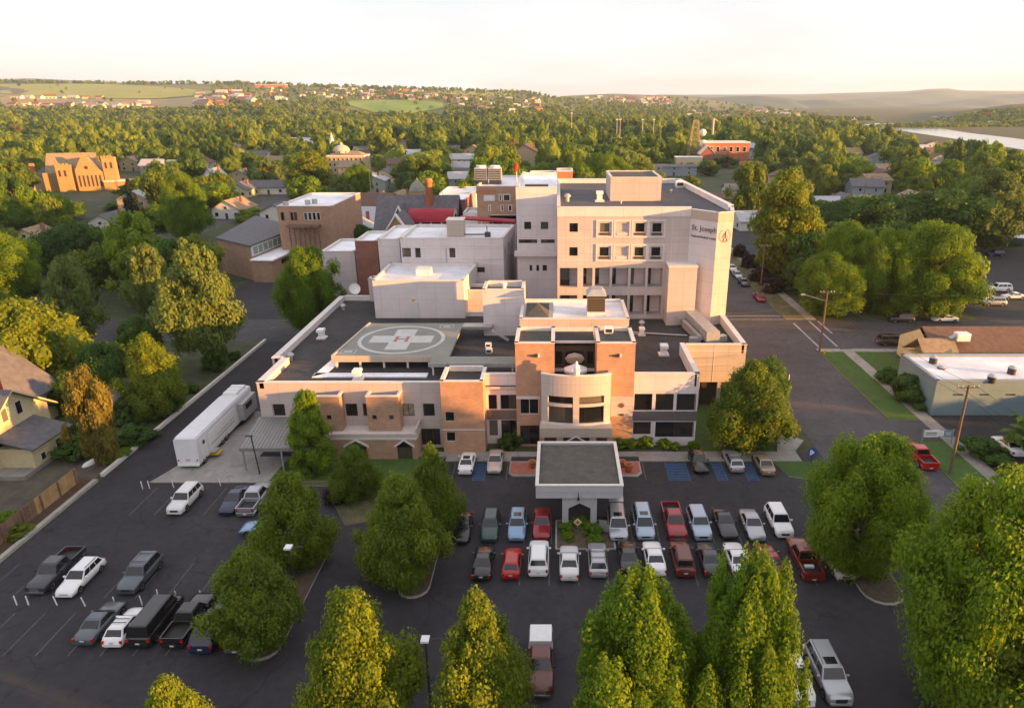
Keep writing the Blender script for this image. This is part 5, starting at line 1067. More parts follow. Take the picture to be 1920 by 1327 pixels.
side(1478, 500, 'suv', 'white', 'white SUV behind the tall yellow tree', R(60), ('norail',)); side(1470, 520, 'suv', 'charcoal', 'dark SUV beside the white one behind the tall yellow tree', R(60)); side(1512, 463, 'sedan', 'white', 'white car in the lot behind the bright green trees', R(20))
side(1872, 546, 'bigsuv', 'white', 'white SUV farthest in the lot at the right edge', R(-90), ('norail',)); side(1899, 560, 'sedan', 'white', 'white sedan at the right edge of the right lot', R(-90)); side(1862, 572, 'suv', 'silver', 'silver crossover nearest in the right lot', R(-90)); side(1845, 563, 'sedan', 'pearl', 'white car half behind the bright green trees', R(-90))
side(1865, 480, 'suv', 'navy', 'dark car before the long white wall at the right', R(-90))
side(300, 472, 'sedan', 'white', 'white car on the street left of the gymnasium', R(30)) if False else None

# white medical coach
mc = thing('medical_coach', 'long white mobile medical coach parked on the concrete pad', 'coach', (0, 0, 0), None, False)
WB = mat('coach_white', (.72, .72, .76), .4, .05, .8, world=False)
prf = [(-1.3, .55), (-1.3, 3.7), (-1.15, 3.9), (1.15, 3.9), (1.3, 3.7), (1.3, .55)]
n = 6; LC = 16.0
v = [(a, 0, b) for a, b in prf]+[(a, LC, b) for a, b in prf]
part('body', MB().add(v, [(i, n+i, n+(i+1)%n, (i+1)%n) for i in range(n)]+[tuple(range(n))[::-1], tuple(range(n, 2*n))][::-1]), WB, mc)
part('roof_panel', MB().box(-1.2, 1.2,   .3, 12.2, 3.902, 3.94), WB, mc)
for k in range(3): part('air_unit', MB().box(-.9, .9, 12.6+k*1.05, 13.4+k*1.05, 3.9, 4.25), WHITEP, mc)
part('side_panel', MB().box(1.301, 1.34, 3.0, 10.5, .8, 3.1), WHITEP, mc); part('side_panel', MB().box(1.301, 1.33, .9, 2.3, .8, 3.3), WHITEP, mc); part('slide_out', MB().box(1.31, 2.1, 11.2, 15.5, .9, 3.2), METAL, mc)
part('side_window', MB().box(2.101, 2.12, 12, 14, 2.1, 2.8), GLASS, mc)
part('skirt', MB().box(-1.28, 1.28, .1, LC-.1, .35, .549), METALD, mc)
for y in (1.3, 6.2, 7.3, 15.0):
    for s in (-1, 1):
        for me, nn in zip(_wm[(.41, s)], ('wheel', 'rim', 'wheel_arch')):
            o = bpy.data.objects.new(nn, me); COL.objects.link(o); o.parent = mc; o.location = (s*1.33, y, .5); o.scale = (1, 1.2, 1.2)
for s in (-1, 1): part('taillight', MB().box(*(sorted((s*1.0, s*1.18))), -.02, -.001, 1.0, 1.2), TAILR, mc); part('door_lamp', MB().box(*(sorted((s*.75, s*.95))), -.03, -.001, .75, .9), LAMPG, mc)
part('rear_emblem', MB().box(-.25, .25, -.02, -.001, 1.05, 1.25), METAL, mc); part('bumper', MB().box(-1.25, 1.25, -.12, 0, .4, .62), WHITEP, mc)
part('entry_step', MB().box(1.31, 2.3, 2.5, 3.8, .45, .55), YEL, mc); part('entry_step', MB().box(1.31, 2.0, 2.5, 3.8, .75, .82), METAL, mc)
part('round_logo', MB().add([(1.345, 1.9-.28+.28*cos(2*pi*k/16), 2.7+.28*sin(2*pi*k/16)) for k in range(16)], [tuple(range(16))]), METALD, mc)
WL[mc.name] = (0, 0, 0)
text('MOBILE MEDICAL UNIT', .42, (1.35, 3.3, 2.2), (0, 1, 0), METAL, mc) if False else part('side_stripe', MB().box(1.341, 1.35, 3.3, 10, 1.45, 1.6).box(1.341, 1.35, 5, 10, 1.9, 2.0), METAL, mc)
mc.location = (-43.4, 72.0, .09); mc.rotation_euler = (0, 0, R(1.0))
for k, (px, py) in enumerate(((402, 868), (425, 848), (445, 828), (462, 815))):
    x, y = G(px+8, py); b = MB()
    for s in (0, 1.4): b.tube((0, s, .05), (0, s, 1.05), .035)
    b.tube((0, 0, 1.05), (0, 1.4, 1.05), .03).tube((0, 0, .5), (0, 1.4, .5), .03)
    single('guard_rail', b, METAL, 'low steel guard rail on the pad along the coach', 'railing', 'guard rails beside the coach', (x, y, .09))
# ================= trees =================
L_LIND = leafmat('leaf_linden', (.055, .12, .015), (.28, .34, .020), .46, .3)
L_BRIGHT = leafmat('leaf_bright', (.07, .17, .012), (.27, .38, .020), .5, .3)
L_DARK = leafmat('leaf_dark', (.036, .095, .016), (.12, .22, .028), .45, .35)
L_OLIVE = leafmat('leaf_olive', (.10, .16, .035), (.25, .32, .075), .5, .3)
L_YEL = leafmat('leaf_yellow', (.125, .185, .016), (.30, .35, .028), .5, .25)
L_AMBER = leafmat('leaf_amber', (.14, .125, .024), (.30, .25, .045), .4, .2)
L_CON = leafmat('needle', (.012, .024, .014), (.028, .042, .022), .15, .3)
L_PUR = leafmat('leaf_purple', (.028, .014, .016), (.055, .028, .026), .25, .3)
L_MIX = leafmat('leaf_mixed', (.045, .115, .017), (.31, .385, .045), .48, .0)
t_ = L_MIX.node_tree; ai = t_.nodes.new('ShaderNodeAttribute'); ai.attribute_type = 'INSTANCER'; ai.attribute_name = 'tshift'; am = [n for n in t_.nodes if n.bl_idname == 'ShaderNodeMath' and n.operation == 'ADD'][0]; t_.links.new(ai.outputs['Fac'], am.inputs[1])
def shape_r(kind, t):
    t = np.clip(t, 0, 1)
    if kind == 'egg': return np.minimum(1, (t/.35)**.15)*np.clip(1-t, 0, 1)**.5*1.22
    if kind == 'spire': return np.minimum(1, (t/.3)**.55)*np.clip(1-t, 0, 1)**.48*1.2
    if kind == 'linden': return np.minimum(1, (t/.22)**.6)*np.clip(1-t, 0, 1)**.62*1.22
    if kind == 'oval': return np.sin(pi*np.clip(t, .02, .98))**.55
    if kind == 'wide': return np.minimum(1, (t/.3)**.7)*(1-t**2.6)**.6
    if kind == 'cone': return np.minimum(1, (t/.06)**.6)*(1-t)**.95*1.03
    if kind == 'open': return np.minimum(1, (t/.35)**.8)*(1-t**2.2)**.65
    return np.sin(pi*t)**.6
ICO = None
def ico():
    g = (1+5**.5)/2; v = np.array([(-1,g,0),(1,g,0),(-1,-g,0),(1,-g,0),(0,-1,g),(0,1,g),(0,-1,-g),(0,1,-g),(g,0,-1),(g,0,1),(-g,0,-1),(-g,0,1)], float); v /= np.linalg.norm(v[0])
    f = np.array([(0,11,5),(0,5,1),(0,1,7),(0,7,10),(0,10,11),(1,5,9),(5,11,4),(11,10,2),(10,7,6),(7,1,8),(3,9,4),(3,4,2),(3,2,6),(3,6,8),(3,8,9),(4,9,5),(2,4,11),(6,2,10),(8,6,7),(9,8,1)])
    return v, f
IV, IF = ico()
def crown_arrays(seed, kind, nc, nl, ls, H=1., Rr=.45, z0=.15, cs=.30, core=.72):
    """unit-height crown: (verts of leaf quads, tint per quad, verts of core triangles, tint)"""
    g = np.random.RandomState(seed)
    t = g.rand(nc)**(1.15 if kind in ('linden', 'cone') else .9); t = np.clip(t, .03, .97)
    rr = shape_r(kind, t)*Rr
    lob = 1+.16*np.sin(g.rand()*6+3*g.rand()*0)  # slight asymmetry
    a = g.rand(nc)*2*pi; wv = 1+.15*np.sin(2*a+g.rand()*6)+.13*np.sin(3*a+9*t+g.rand()*6)+.16*g.randn(nc)
    fr_ = np.sqrt(g.rand(nc))*.45+.52
    s = Rr*cs*(.55+.9*g.rand(nc))*np.clip(.45+shape_r(kind, t)*.6, .35, 1)
    rad = np.maximum(rr*wv*fr_-s*.2, 0)
    c = np.stack([rad*np.cos(a), rad*np.sin(a), z0+(1-z0)*t*(1-cs*Rr*.5)], 1)
    st_ = np.ones(nc)
    if kind in ('spire', 'linden'): st_ = 1.4+1.3*g.rand(nc) if kind == 'spire' else 1.0+.5*g.rand(nc)
    if kind == 'open': c[:, 2] += .03*g.randn(nc)
    k = g.randint(0, nc, nl); w = s**2; k = g.choice(nc, nl, p=w/w.sum())
    d = g.randn(nl, 3); d[:, 2] = d[:, 2]*.9+.25; d /= np.linalg.norm(d, axis=1)[:, None]
    sq = np.stack([np.ones(nl), np.ones(nl), st_[k]*.9], 1); dd = d.copy()
    if kind == 'spire': tz = np.clip(d[:, 2], 0, 1); dd[:, :2] *= (1-.6*tz)[:, None]
    pos = c[k]+dd*s[k][:, None]*sq*(.66+.50*g.rand(nl)**1.3)[:, None]
    n = d*.9+.36*g.randn(nl, 3); n[:, 2] += .2; n /= np.linalg.norm(n, axis=1)[:, None]
    u = np.cross(n, g.randn(nl, 3)); u /= np.linalg.norm(u, axis=1)[:, None]; v = np.cross(n, u)
    l = ls*(.45+1.1*g.rand(nl)**1.4)[:, None]
    q = np.stack([pos-u*l*.75, pos-v*l*.5+n*l*.12, pos+u*l*.75, pos+v*l*.5+n*l*.12], 1)
    clt = g.rand(nc)
    tint = np.clip(.25+.45*clt[k]*.8+.35*(g.rand(nl)-.4), 0, 1)
    rq = np.percentile(np.hypot(pos[:, 0], pos[:, 1]), 98.5); kx = Rr/rq; zlo, zhi = max(z0*.35, .0), 1.; p0_, p1_ = np.percentile(pos[:, 2], .3), pos[:, 2].max()
    kz = (zhi-zlo)/(p1_-p0_)
    cv = (c[:, None, :]+IV[None]*s[:, None, None]*core*(.85+.3*g.rand(nc, 12))[:, :, None])[:, IF].reshape(-1, 3, 3)
    ct = np.repeat(np.clip(.1+.3*clt, 0, 1), 20)  # lower tint on the cores paints the shade between leaf clumps
    for arr in (q, cv): arr[..., :2] *= kx; arr[..., 2] = zlo+(arr[..., 2]-p0_)*kz
    return q, tint, cv, ct
def mesh_from(name, quads, tq, tris, tt, mats):
    nq, n3 = len(quads), len(tris); V = np.concatenate([quads.reshape(-1, 3), tris.reshape(-1, 3)])
    me = bpy.data.meshes.new(name); me.vertices.add(len(V)); me.vertices.foreach_set('co', V.ravel().astype('f'))
    me.loops.add(len(V)); me.loops.foreach_set('vertex_index', np.arange(len(V), dtype='i'))
    me.polygons.add(nq+n3)
    st = np.concatenate([np.arange(nq)*4, nq*4+np.arange(n3)*3]).astype('i')
    me.polygons.foreach_set('loop_start', st)
    at = me.attributes.new('tint', 'FLOAT', 'FACE'); at.data.foreach_set('value', np.concatenate([tq, tt]).astype('f'))
    for m in mats: me.materials.append(m)
    me.update(calc_edges=True); return me
def crown_mesh(name, seed, kind, nc, nl, ls, m, Rr=.45, z0=.15, cs=.30, core=.72):
    q, tq, c3, t3 = crown_arrays(seed, kind, nc, nl, ls, 1, Rr, z0, cs, core); return mesh_from(name, q, tq, c3, t3, [m])
def trunk_mesh(seed, r=.022, top=.75, m=None, nlimb=7, spread=.3):
    g = random.Random(seed); mb = MB(); p = (0, 0, 0); r0 = r; lean = (g.uniform(-.02, .02), g.uniform(-.02, .02)); n = 5
    for i in range(n):
        q = (p[0]+lean[0]+g.uniform(-.008, .008), p[1]+lean[1]+g.uniform(-.008, .008), (i+1)*top/n); r1 = r*(1-.8*(i+1)/n); mb.tube(p, q, r0*(1.25 if i == 0 else 1), r1, 7); p = q; r0 = r1
    for i in range(nlimb):
        z = .16+(top-.2)*i/nlimb; a = g.uniform(0, 6.28); L = spread*(1-.5*i/nlimb); mb.tube((lean[0]*z/top*5, lean[1]*z/top*5, z), (L*cos(a), L*sin(a), z+.16), r*.42, r*.1, 5)
    me = bpy.data.meshes.new('trunk'); me.from_pydata(mb.v, [], mb.f); me.materials.append(m or BARK); return me
TR = {}
def proto(key, kind, nc, nl, ls, m, Rr, z0=.15, cs=.30, core=.72, n=3, bark=None, seed0=0):
    TR[key] = [(crown_mesh('crown', seed0+i*13+hash(kind) % 1 , kind, nc, nl, ls, m, Rr, z0, cs, core), trunk_mesh(i+seed0, m=bark)) for i in range(n)]
proto('linden', 'linden', 150, 52000, .0155, L_LIND, .41, .06, .25, .66, n=5, seed0=11)
proto('spire', 'spire', 110, 85000, .0130, L_BRIGHT, .47, .03, .215, .6, n=2, seed0=301)
proto('oval', 'egg', 130, 24000, .017, L_BRIGHT, .27, .0, .30, n=1, seed0=51)
proto('maple', 'oval', 125, 85000, .0125, L_BRIGHT, .48, .08, .245, .55, n=4, seed0=71)
proto('mapledark', 'oval', 120, 18000, .026, L_DARK, .50, .10, .30, n=3, seed0=91)
proto('wide', 'wide', 150, 26000, .024, L_YEL, .62, .18, .25, n=2, seed0=111)
proto('poplar', 'open', 150, 26000, .020, L_OLIVE, .46, .12, .20, .5, n=3, bark=BARKL, seed0=131)
proto('amber', 'oval', 80, 14000, .024, L_AMBER, .42, .2, .28, n=2, seed0=151)
proto('yellow', 'open', 150, 24000, .020, L_YEL, .36, .08, .26, .6, n=2, seed0=171)
proto('conifer', 'cone', 90, 6000, .034, L_CON, .22, .04, .30, n=2, seed0=191)
proto('purple', 'oval', 50, 5000, .045, L_PUR, .5, .12, .32, n=2, seed0=211)
for key, m in (('m_mix', L_BRIGHT), ('m_dark', L_DARK), ('m_olive', L_OLIVE), ('m_yel', L_YEL), ('m_lind', L_LIND)): proto(key, 'oval' if key != 'm_olive' else 'open', 46, 4600, .046, m, .52, .06, .32, .8, n=3, seed0=400+len(TR)*17)
NM = {'conifer': 'conifer_tree'}
ALLT = []
def tree(key, x, y, h, w, lab, grp=None, rot=None, i=None, z=0, name=None):
    cm, tm = TR[key][random.randrange(len(TR[key])) if i is None else i % len(TR[key])]
    t = bpy.data.objects.new(name or NM.get(key, 'broadleaf_tree'), None); COL.objects.link(t); t.location = (x, y, z); t.rotation_euler[2] = random.uniform(0, 6.28) if rot is None else rot
    tag(t, lab, 'tree', grp)
    sx = w/(2*{'linden': .41, 'spire': .47, 'oval': .27, 'maple': .48, 'mapledark': .5, 'wide': .62, 'poplar': .46, 'amber': .42, 'yellow': .36, 'conifer': .22, 'purple': .5}.get(key, .52))
    t.scale = (sx, sx, h)
    for nm, me in (('crown', cm), ('trunk', tm)):
        o = bpy.data.objects.new(nm, me); COL.objects.link(o); o.parent = t
    ALLT.append((x, y, w)); return t
def ptree(key, pxc, pyt, pyb, pw, lab, i=None, dx=0):
    """pyb: where the trunk meets the ground; pyt: top; pw: crown width in pixels of the photograph"""
    x, y = G(pxc, pyb); _, zt = D(pxc, pyt, y); zd = y*cos(PT)+(CH-zt*.5)*sin(PT); return tree(key, x+dx, y, zt, pw/F*zd, lab, i=i)
ptree('oval', 590, 727, 884, 88, 'narrow oval bright green tree against the left front of the hospital')
ptree('linden', 670, 832, 935, 98, 'small dark round tree before the tan brick arcade', 1)
ptree('linden', 562, 882, 1062, 150, 'green tree with lit top at the upper end of the long kerb island', 0)
ptree('linden', 818, 830, 1010, 112, 'tall green tree left of the white sedan, behind its neighbour', 2)
ptree('linden', 762, 884, 1085, 178, 'big dense green tree on the middle island', 3)
ptree('linden', 486, 1024, 1208, 192, 'green tree over the black pickups at the lower end of the long island', 4)
ptree('linden', 688, 1100, 1385, 222, 'yellow topped conical tree at the bottom, left one of the pair', 0)
ptree('linden', 905, 1104, 1395, 216, 'yellow topped conical tree beside the maroon pickup, right one of the pair', 2)
ptree('spire', 1182, 1070, 1400, 285, 'bright green many-pointed tree at the bottom in front of the parked cars', 0)
ptree('spire', 1386, 1016, 1395, 262, 'tall pointed green tree hiding part of the lower middle row', 1)
ptree('linden', 1400, 672, 838, 158, 'dense green tree at the right corner of the hospital front', 1)
ptree('mapledark', 1432, 665, 800, 100, 'rounded tree just behind the dense corner tree')
ptree('maple', 1608, 812, 1075, 245, 'large dark green tree with a sunlit right side above the cream pickup', 1)
ptree('maple', 1805, 880, 1330, 345, 'huge yellow green tree filling the lower right corner', 2)
ptree('yellow', 1905, 1150, 1420, 220, 'yellow tree cut by the lower right edge', 1)
ptree('linden', 362, 1262, 1500, 175, 'yellow tree top cut by the bottom edge on the left', 1)
ptree('yellow', 1458, 312, 524, 132, 'tall yellow ragged tree right of the hospital tower', 0)
ptree('maple', 1575, 412, 572, 118, 'narrow bright green tree left of the big lit grove', 3); ptree('maple', 1545, 470, 590, 125, 'low bright green tree nearest the crossing', 0)
ptree('maple', 1655, 425, 588, 135, 'bright green tree in the middle of the lit grove', 1); ptree('maple', 1735, 412, 590, 175, 'broad bright green tree at the right of the lit grove', 2)
ptree('mapledark', 1640, 360, 470, 150, 'dark green tree behind the lit grove at the left'); ptree('mapledark', 1755, 350, 470, 190, 'big dark green tree behind the lit grove'); ptree('poplar', 1850, 315, 470, 150, 'pale green tree behind the dark ones at the right edge')
ptree('mapledark', 1560, 375, 450, 110, 'dark tree between the tall yellow tree and the pole'); ptree('mapledark', 1850, 385, 450, 60, 'round dark tree before the dark house at the right edge')
ptree('poplar', 395, 444, 690, 172, 'large pale yellow green tree with visible pale limbs left of the dark lot', 0)
ptree('poplar', 300, 455, 610, 105, 'faint green tree left of the large pale one', 1)
ptree('wide', 66, 556, 745, 235, 'broad yellow tree at the left edge', 0)
ptree('poplar', 155, 478, 660, 112, 'grey green ragged tree above the broad yellow tree', 2)
ptree('linden', 300, 622, 778, 128, 'dense tree with a yellow green top beside the long white kerb', 4)
ptree('mapledark', 318, 680, 775, 72, 'dark tree at the foot of the yellow green topped one'); ptree('amber', 196, 684, 872, 92, 'amber leaved tree with a pale trunk in the vacant lot', 0)
ptree('mapledark', 270, 590, 700, 90, 'dark tree in the shade left of the alley'); ptree('mapledark', 215, 640, 760, 110, 'dark tree behind the amber one'); ptree('mapledark', 145, 690, 770, 85, 'dark tree behind the cream house'); ptree('mapledark', 408, 640, 696, 55, 'dark small tree at the far end of the long kerb')
ptree('maple', 25, 432, 580, 150, 'bright green tree at the left edge above the grey green one', 0); ptree('mapledark', 150, 415, 515, 128, 'dark green round tree left of the lawn'); ptree('maple', 10, 365, 450, 110, 'bright green tree high on the left edge', 3)
ptree('maple', 592, 458, 632, 122, 'bright yellow green tree at the back left corner of the hospital', 1)
ptree('maple', 355, 322, 452, 92, 'tall bright green tree between the dark conifer and the gymnasium', 2); ptree('conifer', 259, 336, 436, 50, 'dark narrow conifer before the stone church')
ptree('maple', 645, 425, 478, 50, 'low green tree against the slate roofed chapel'); ptree('mapledark', 678, 420, 478, 66, 'round dark tree left of the slate roofed chapel')
ptree('maple', 675, 305, 372, 55, 'bright green tree in front of the domed courthouse', 0); ptree('yellow', 585, 280, 365, 85, 'yellow green tree left of the domed courthouse'); ptree('poplar', 640, 330, 380, 50, 'slim tree before the courthouse corner')
ptree('maple', 1130, 285, 372, 120, 'bright green tree behind the tower penthouse'); ptree('yellow', 1205, 300, 372, 80, 'yellow green tree behind the right of the tower'); ptree('amber', 965, 258, 320, 42, 'tan amber tree far behind the rear building'); ptree('amber', 438, 232, 275, 36, 'pale amber tree among the green ones at the upper left'); ptree('amber', 35, 232, 268, 28, 'pale amber tree near the left edge')
def bush(px, py, w, h, m, lab, grp=None, k='m_mix'):
    x, y = G(px, py); t = tree(k, x, y, h, w, lab, grp, name='shrub'); t['category'] = 'shrub'; t.location.z = -.1*h; bpy.data.objects.remove(t.children[1]); return t
for px, py, w_, h_, lb in ((1163, 838, 2.4, 1.5, 'leftmost light green shrub under the cross emblem'), (1185, 838, 1.9, 1.3, 'second shrub from the left in the bed under the right wing'), (1209, 838, 2.2, 1.7, 'round green shrub in the middle of the bed under the right wing'), (1243, 838, 2.2, 1.3, 'loose shrub in the bed under the right wing'), (1267, 842, 1.6, 1.0, 'small pale shrub nearest the kerb of the bed'), (1300, 838, 1.8, .9, 'low dark shrub at the right end of the bed'),
    (1059, 1000, 1.7, 1.4, 'round green shrub at the left foot of the portal'), (1110, 1003, 1.9, 1.5, 'round green shrub at the right foot of the portal'), (1066, 1012, 1.5, .9, 'low green shrub in the left half of the centre island'), (1117, 1020, 1.8, 1.1, 'low green shrub in the right half of the centre island'), (1085, 985, 2.4, .8, 'low dark shrub beneath the pointed arch')):
    bush(px, py, w_, h_, None, lb)
bush(958, 838, 3.2, 2.2, None, 'dark shrub in the planted corner left of the curved wall', k='m_dark'); bush(968, 832, 1.4, 2.4, None, 'pale flowering shrub against the dark entrance glass', k='m_olive')
bush(632, 940, 3.4, 2.4, None, 'dark red shrub between the two island trees', k='purple')
for px, py, w_, h_, lb in ((1665, 715, 5, 2.6, 'dark shrub left of the big one by the white roofed clinic'), (1700, 748, 6.5, 4.6, 'big green shrub against the corner of the white roofed clinic'), (1722, 765, 4, 2.2, 'low dark shrub at the foot of the clinic corner'), (1845, 858, 7, 2.6, 'round dark shrubs in the clinic car park island')): bush(px, py, w_, h_, None, lb, k='m_dark')
for px, py, w_, h_, lb in ((1400, 490, 5, 4, 'first'), (1415, 515, 5.5, 4, 'second'), (1440, 535, 6, 4, 'third'), (1380, 470, 5, 4, 'farthest')): bush(px+8, py+12, w_, h_, None, '%s dark purple bush along the verge beside the tower street' % lb, k='purple')
for px, py, w_, h_, k in ((155, 850, 6, 3, 'm_dark'), (200, 845, 6, 3, 'm_olive'), (250, 830, 6, 2.5, 'm_dark'), (215, 858, 4, .9, 'm_mix'), (170, 800, 6, 3.5, 'm_dark'), (240, 790, 6, 4, 'm_dark'), (160, 760, 7, 5, 'm_dark'), (130, 820, 5, 3, 'm_dark'), (360, 735, 3, 1.4, 'm_dark'), (440, 672, 3, 1.4, 'm_dark'), (275, 790, 4, 1.6, 'm_dark'), (20, 985, 3.5, 1.6, 'm_mix'), (35, 1005, 3, 1.4, 'm_yel')): bush(px, py, w_, h_, None, 'unclipped shrub in the overgrown strip west of the long white kerb', 'overgrown shrubs along the white kerb', k)

# ================= terrain =================
C_ = cos(PT)
def lerp(pts, x): return float(np.interp(x, [p[0] for p in pts], [p[1] for p in pts]))
class Hill:
    def __init__(s, crest, d0, d1, zb, pw, amp, f=1., seed=0): s.c, s.d0, s.d1, s.zb, s.pw, s.amp, s.f, s.seed = crest, d0, d1, zb, pw, amp, f, seed
    def P(s, px, t, lift=0):
        d = s.d0+(s.d1-s.d0)*t; zc = D(px, lerp(s.c, px), s.d1)[1]
        k = min(t, 1)**s.pw if t <= 1 else 1-(t-1)*.5
        nz = s.amp*(sin(px*.013*s.f+t*5+s.seed)+.6*sin(px*.031*s.f-t*9+s.seed*2)+.4*sin(px*.07*s.f+t*17))*min(1, 4*t)*max(0, 1-t)**.8 if t < 1 else 0
        z = max(s.zb+(zc-s.zb)*k+nz, -8); return ((px-CX)/F*d*C_, d, z+lift)
    def t_of(s, px, py):
        best = 0
        for t in np.linspace(0, 1, 121):
            x, d, z = s.P(px, t); zz = d*C_-(z-CH)*sin(PT); yc = d*sin(PT)+(z-CH)*C_
            if CY-F*yc/zz <= py: return float(t)
            best = t
        return 1.
    def sheet(s, name, px0, px1, npx, m, nt=40, kind=True):
        mb = MB(); cols = np.linspace(px0, px1, npx); ts = list(np.linspace(-.02, 1, nt))+[1.15, 1.5]
        vs = [s.P(float(p), max(t, 0) if t > -.01 else 0, 0 if t > -.01 else -6) for t in ts for p in cols]
        fs = [(j*npx+i, j*npx+i+1, (j+1)*npx+i+1, (j+1)*npx+i) for j in range(len(ts)-1) for i in range(npx-1)]
        mb.add(vs, fs, 0, True); return struct(name, mb, m)
    def patch(s, name, pts, m, lift=1.2):
        """field draped on the hill; pts in picture space are turned to ground points on the hill"""
        cx = np.mean([p[0] for p in pts]); xs = [p[0] for p in pts]
        top = sorted([p for p in pts], key=lambda p: p[0])
        up, lo = pts[:len(pts)//2], pts[len(pts)//2:]
        n = 16; mb = MB(); x0, x1 = min(xs), max(xs); vs = []
        for i in range(n+1):
            px = x0+(x1-x0)*i/n; a = lerp(sorted(up), px); b = lerp(sorted(lo), px); ta, tb = s.t_of(px, a), s.t_of(px, b)
            for j in range(7): vs.append(s.P(px, tb+(ta-tb)*j/6, lift))
        mb.add(vs, [(i*7+j, (i+1)*7+j, (i+1)*7+j+1, i*7+j+1) for i in range(n) for j in range(6)], 0, True); return struct(name, mb, m)
HM = mat('hill_grass', (.18, .19, .06), .95, .2, .006, col2=(.085, .10, .035), detail=8)
HM2 = mat('hill_dry', (.21, .20, .09), .95, .2, .006, col2=(.10, .13, .05), detail=8)
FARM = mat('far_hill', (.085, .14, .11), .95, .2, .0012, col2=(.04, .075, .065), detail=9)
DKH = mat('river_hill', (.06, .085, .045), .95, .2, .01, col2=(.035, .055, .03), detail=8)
FLD = mat('field', (.36, .34, .07), .95, .15, .02, col2=(.26, .29, .06)); FLD2 = mat('field_tan', (.34, .26, .13), .95, .15, .02, col2=(.26, .21, .10)); FLD3 = mat('field_green', (.24, .33, .04), .95, .15, .03, col2=(.18, .27, .035)); PLOW = mat('field_plowed', (.13, .115, .07), .95, .15, .03)
H1 = Hill([(-600, 152), (0, 154), (250, 158), (450, 157), (640, 164), (860, 170), (1000, 176), (1060, 186), (1150, 190), (1240, 200), (1400, 215)], 930, 2700, -1, 1.15, 5)
H2 = Hill([(900, 200), (1020, 188), (1060, 180), (1150, 176), (1290, 181), (1330, 188), (1400, 196), (1500, 205), (1560, 222), (1640, 240)], 1500, 3400, -2, 1.25, 6, 1.2, 2)
H3 = Hill([(900, 184), (1260, 178), (1500, 177), (1700, 171), (1740, 167), (1775, 166), (1800, 170), (1920, 171), (2400, 160), (3400, 150)], 3600, 8800, -4, 1.1, 26, .8, 4)
H4 = Hill([(1660, 232), (1720, 226), (1790, 214), (1840, 204), (1900, 196), (2000, 190), (2600, 170)], 1150, 2100, -5, .9, 7, 1., 6)
H5 = Hill([(-700, 145), (0, 150), (60, 147), (150, 151), (260, 156), (500, 160)], 3600, 6500, 0, 1, 6, .5, 1)
H6 = Hill([(1250, 178), (1330, 184), (1420, 180), (1480, 186), (1530, 206), (1600, 226), (1660, 236)], 2600, 4200, -2, 1.1, 12, 1., 9)
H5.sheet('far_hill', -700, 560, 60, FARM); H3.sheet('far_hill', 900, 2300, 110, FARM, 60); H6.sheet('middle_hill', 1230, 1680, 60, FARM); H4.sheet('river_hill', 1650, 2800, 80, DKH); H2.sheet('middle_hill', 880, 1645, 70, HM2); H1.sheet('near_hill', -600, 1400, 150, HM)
for pts, m, nm in (([(0, 159), (180, 158), (300, 163), (400, 172), (0, 176), (150, 186), (300, 186), (400, 178)], FLD, 'field'), ([(0, 178), (100, 186), (300, 188), (520, 172), (0, 204), (150, 206), (350, 203), (520, 188)], FLD2, 'field'), ([(0, 162), (30, 166), (60, 168), (60, 172), (30, 180), (0, 184)], PLOW, 'field'),
    ([(650, 192), (700, 189), (780, 189), (830, 194), (650, 198), (700, 212), (760, 216), (830, 204)], FLD3, 'field'), ([(820, 168), (900, 172), (960, 176), (820, 176), (900, 182), (960, 184)], FLD, 'field')): H1.patch(nm, pts, m)
for pts, m, nm in (([(1250, 204), (1290, 208), (1330, 214), (1250, 212), (1290, 218), (1330, 222)], FLD3, 'field'), ([(1380, 222), (1440, 226), (1510, 228), (1380, 226), (1440, 230), (1510, 232)], FLD, 'field')): H2.patch(nm, pts, m)
# river
rv = MB(); edge = [(1600, 236, 1650, 231), (1640, 237, 1700, 233.5), (1700, 247, 1760, 240.5), (1760, 256, 1820, 250), (1840, 268, 1890, 258), (1930, 283, 1960, 267), (2100, 330, 2150, 292), (2400, 420, 2500, 350)]
vs = []
for a, b, c, d in edge: vs += [(*G(a, b, 0), .05), (*G(c, d, 0), .05)]
rv.add(vs, [(2*i, 2*i+1, 2*i+3, 2*i+2) for i in range(len(edge)-1)]); struct('river', rv, mat('river_water', (.16, .18, .16), .12, 0, spec=.8, bump=.05, bscale=.5))

# ================= forest =================
def blocked(x, y):
    R_ = [(-58, 34, 55, 152), (-100, -37, 118, 131), (-76, -36, 120, 184), (-62, 2, 135, 215), (-5, 30, 100, 172), (31, 52, 0, 420), (-110, -60, 168, 215), (-72, -44, 165, 202), (45, 108, 40, 118), (44, 300, 112, 132), (84, 150, 131, 165), (46, 80, 175, 240), (-110, -56, 60, 135), (100, 150, 130, 200), (-40, 60, -40, 60)]
    R_ += [(-330, -75, 300, 309), (-126, -116, 215, 620), (60, 330, 300, 308)]
    return any(a < x < b and c < y < d for a, b, c, d in R_)
BLD = []   # footprints of the houses, filled below
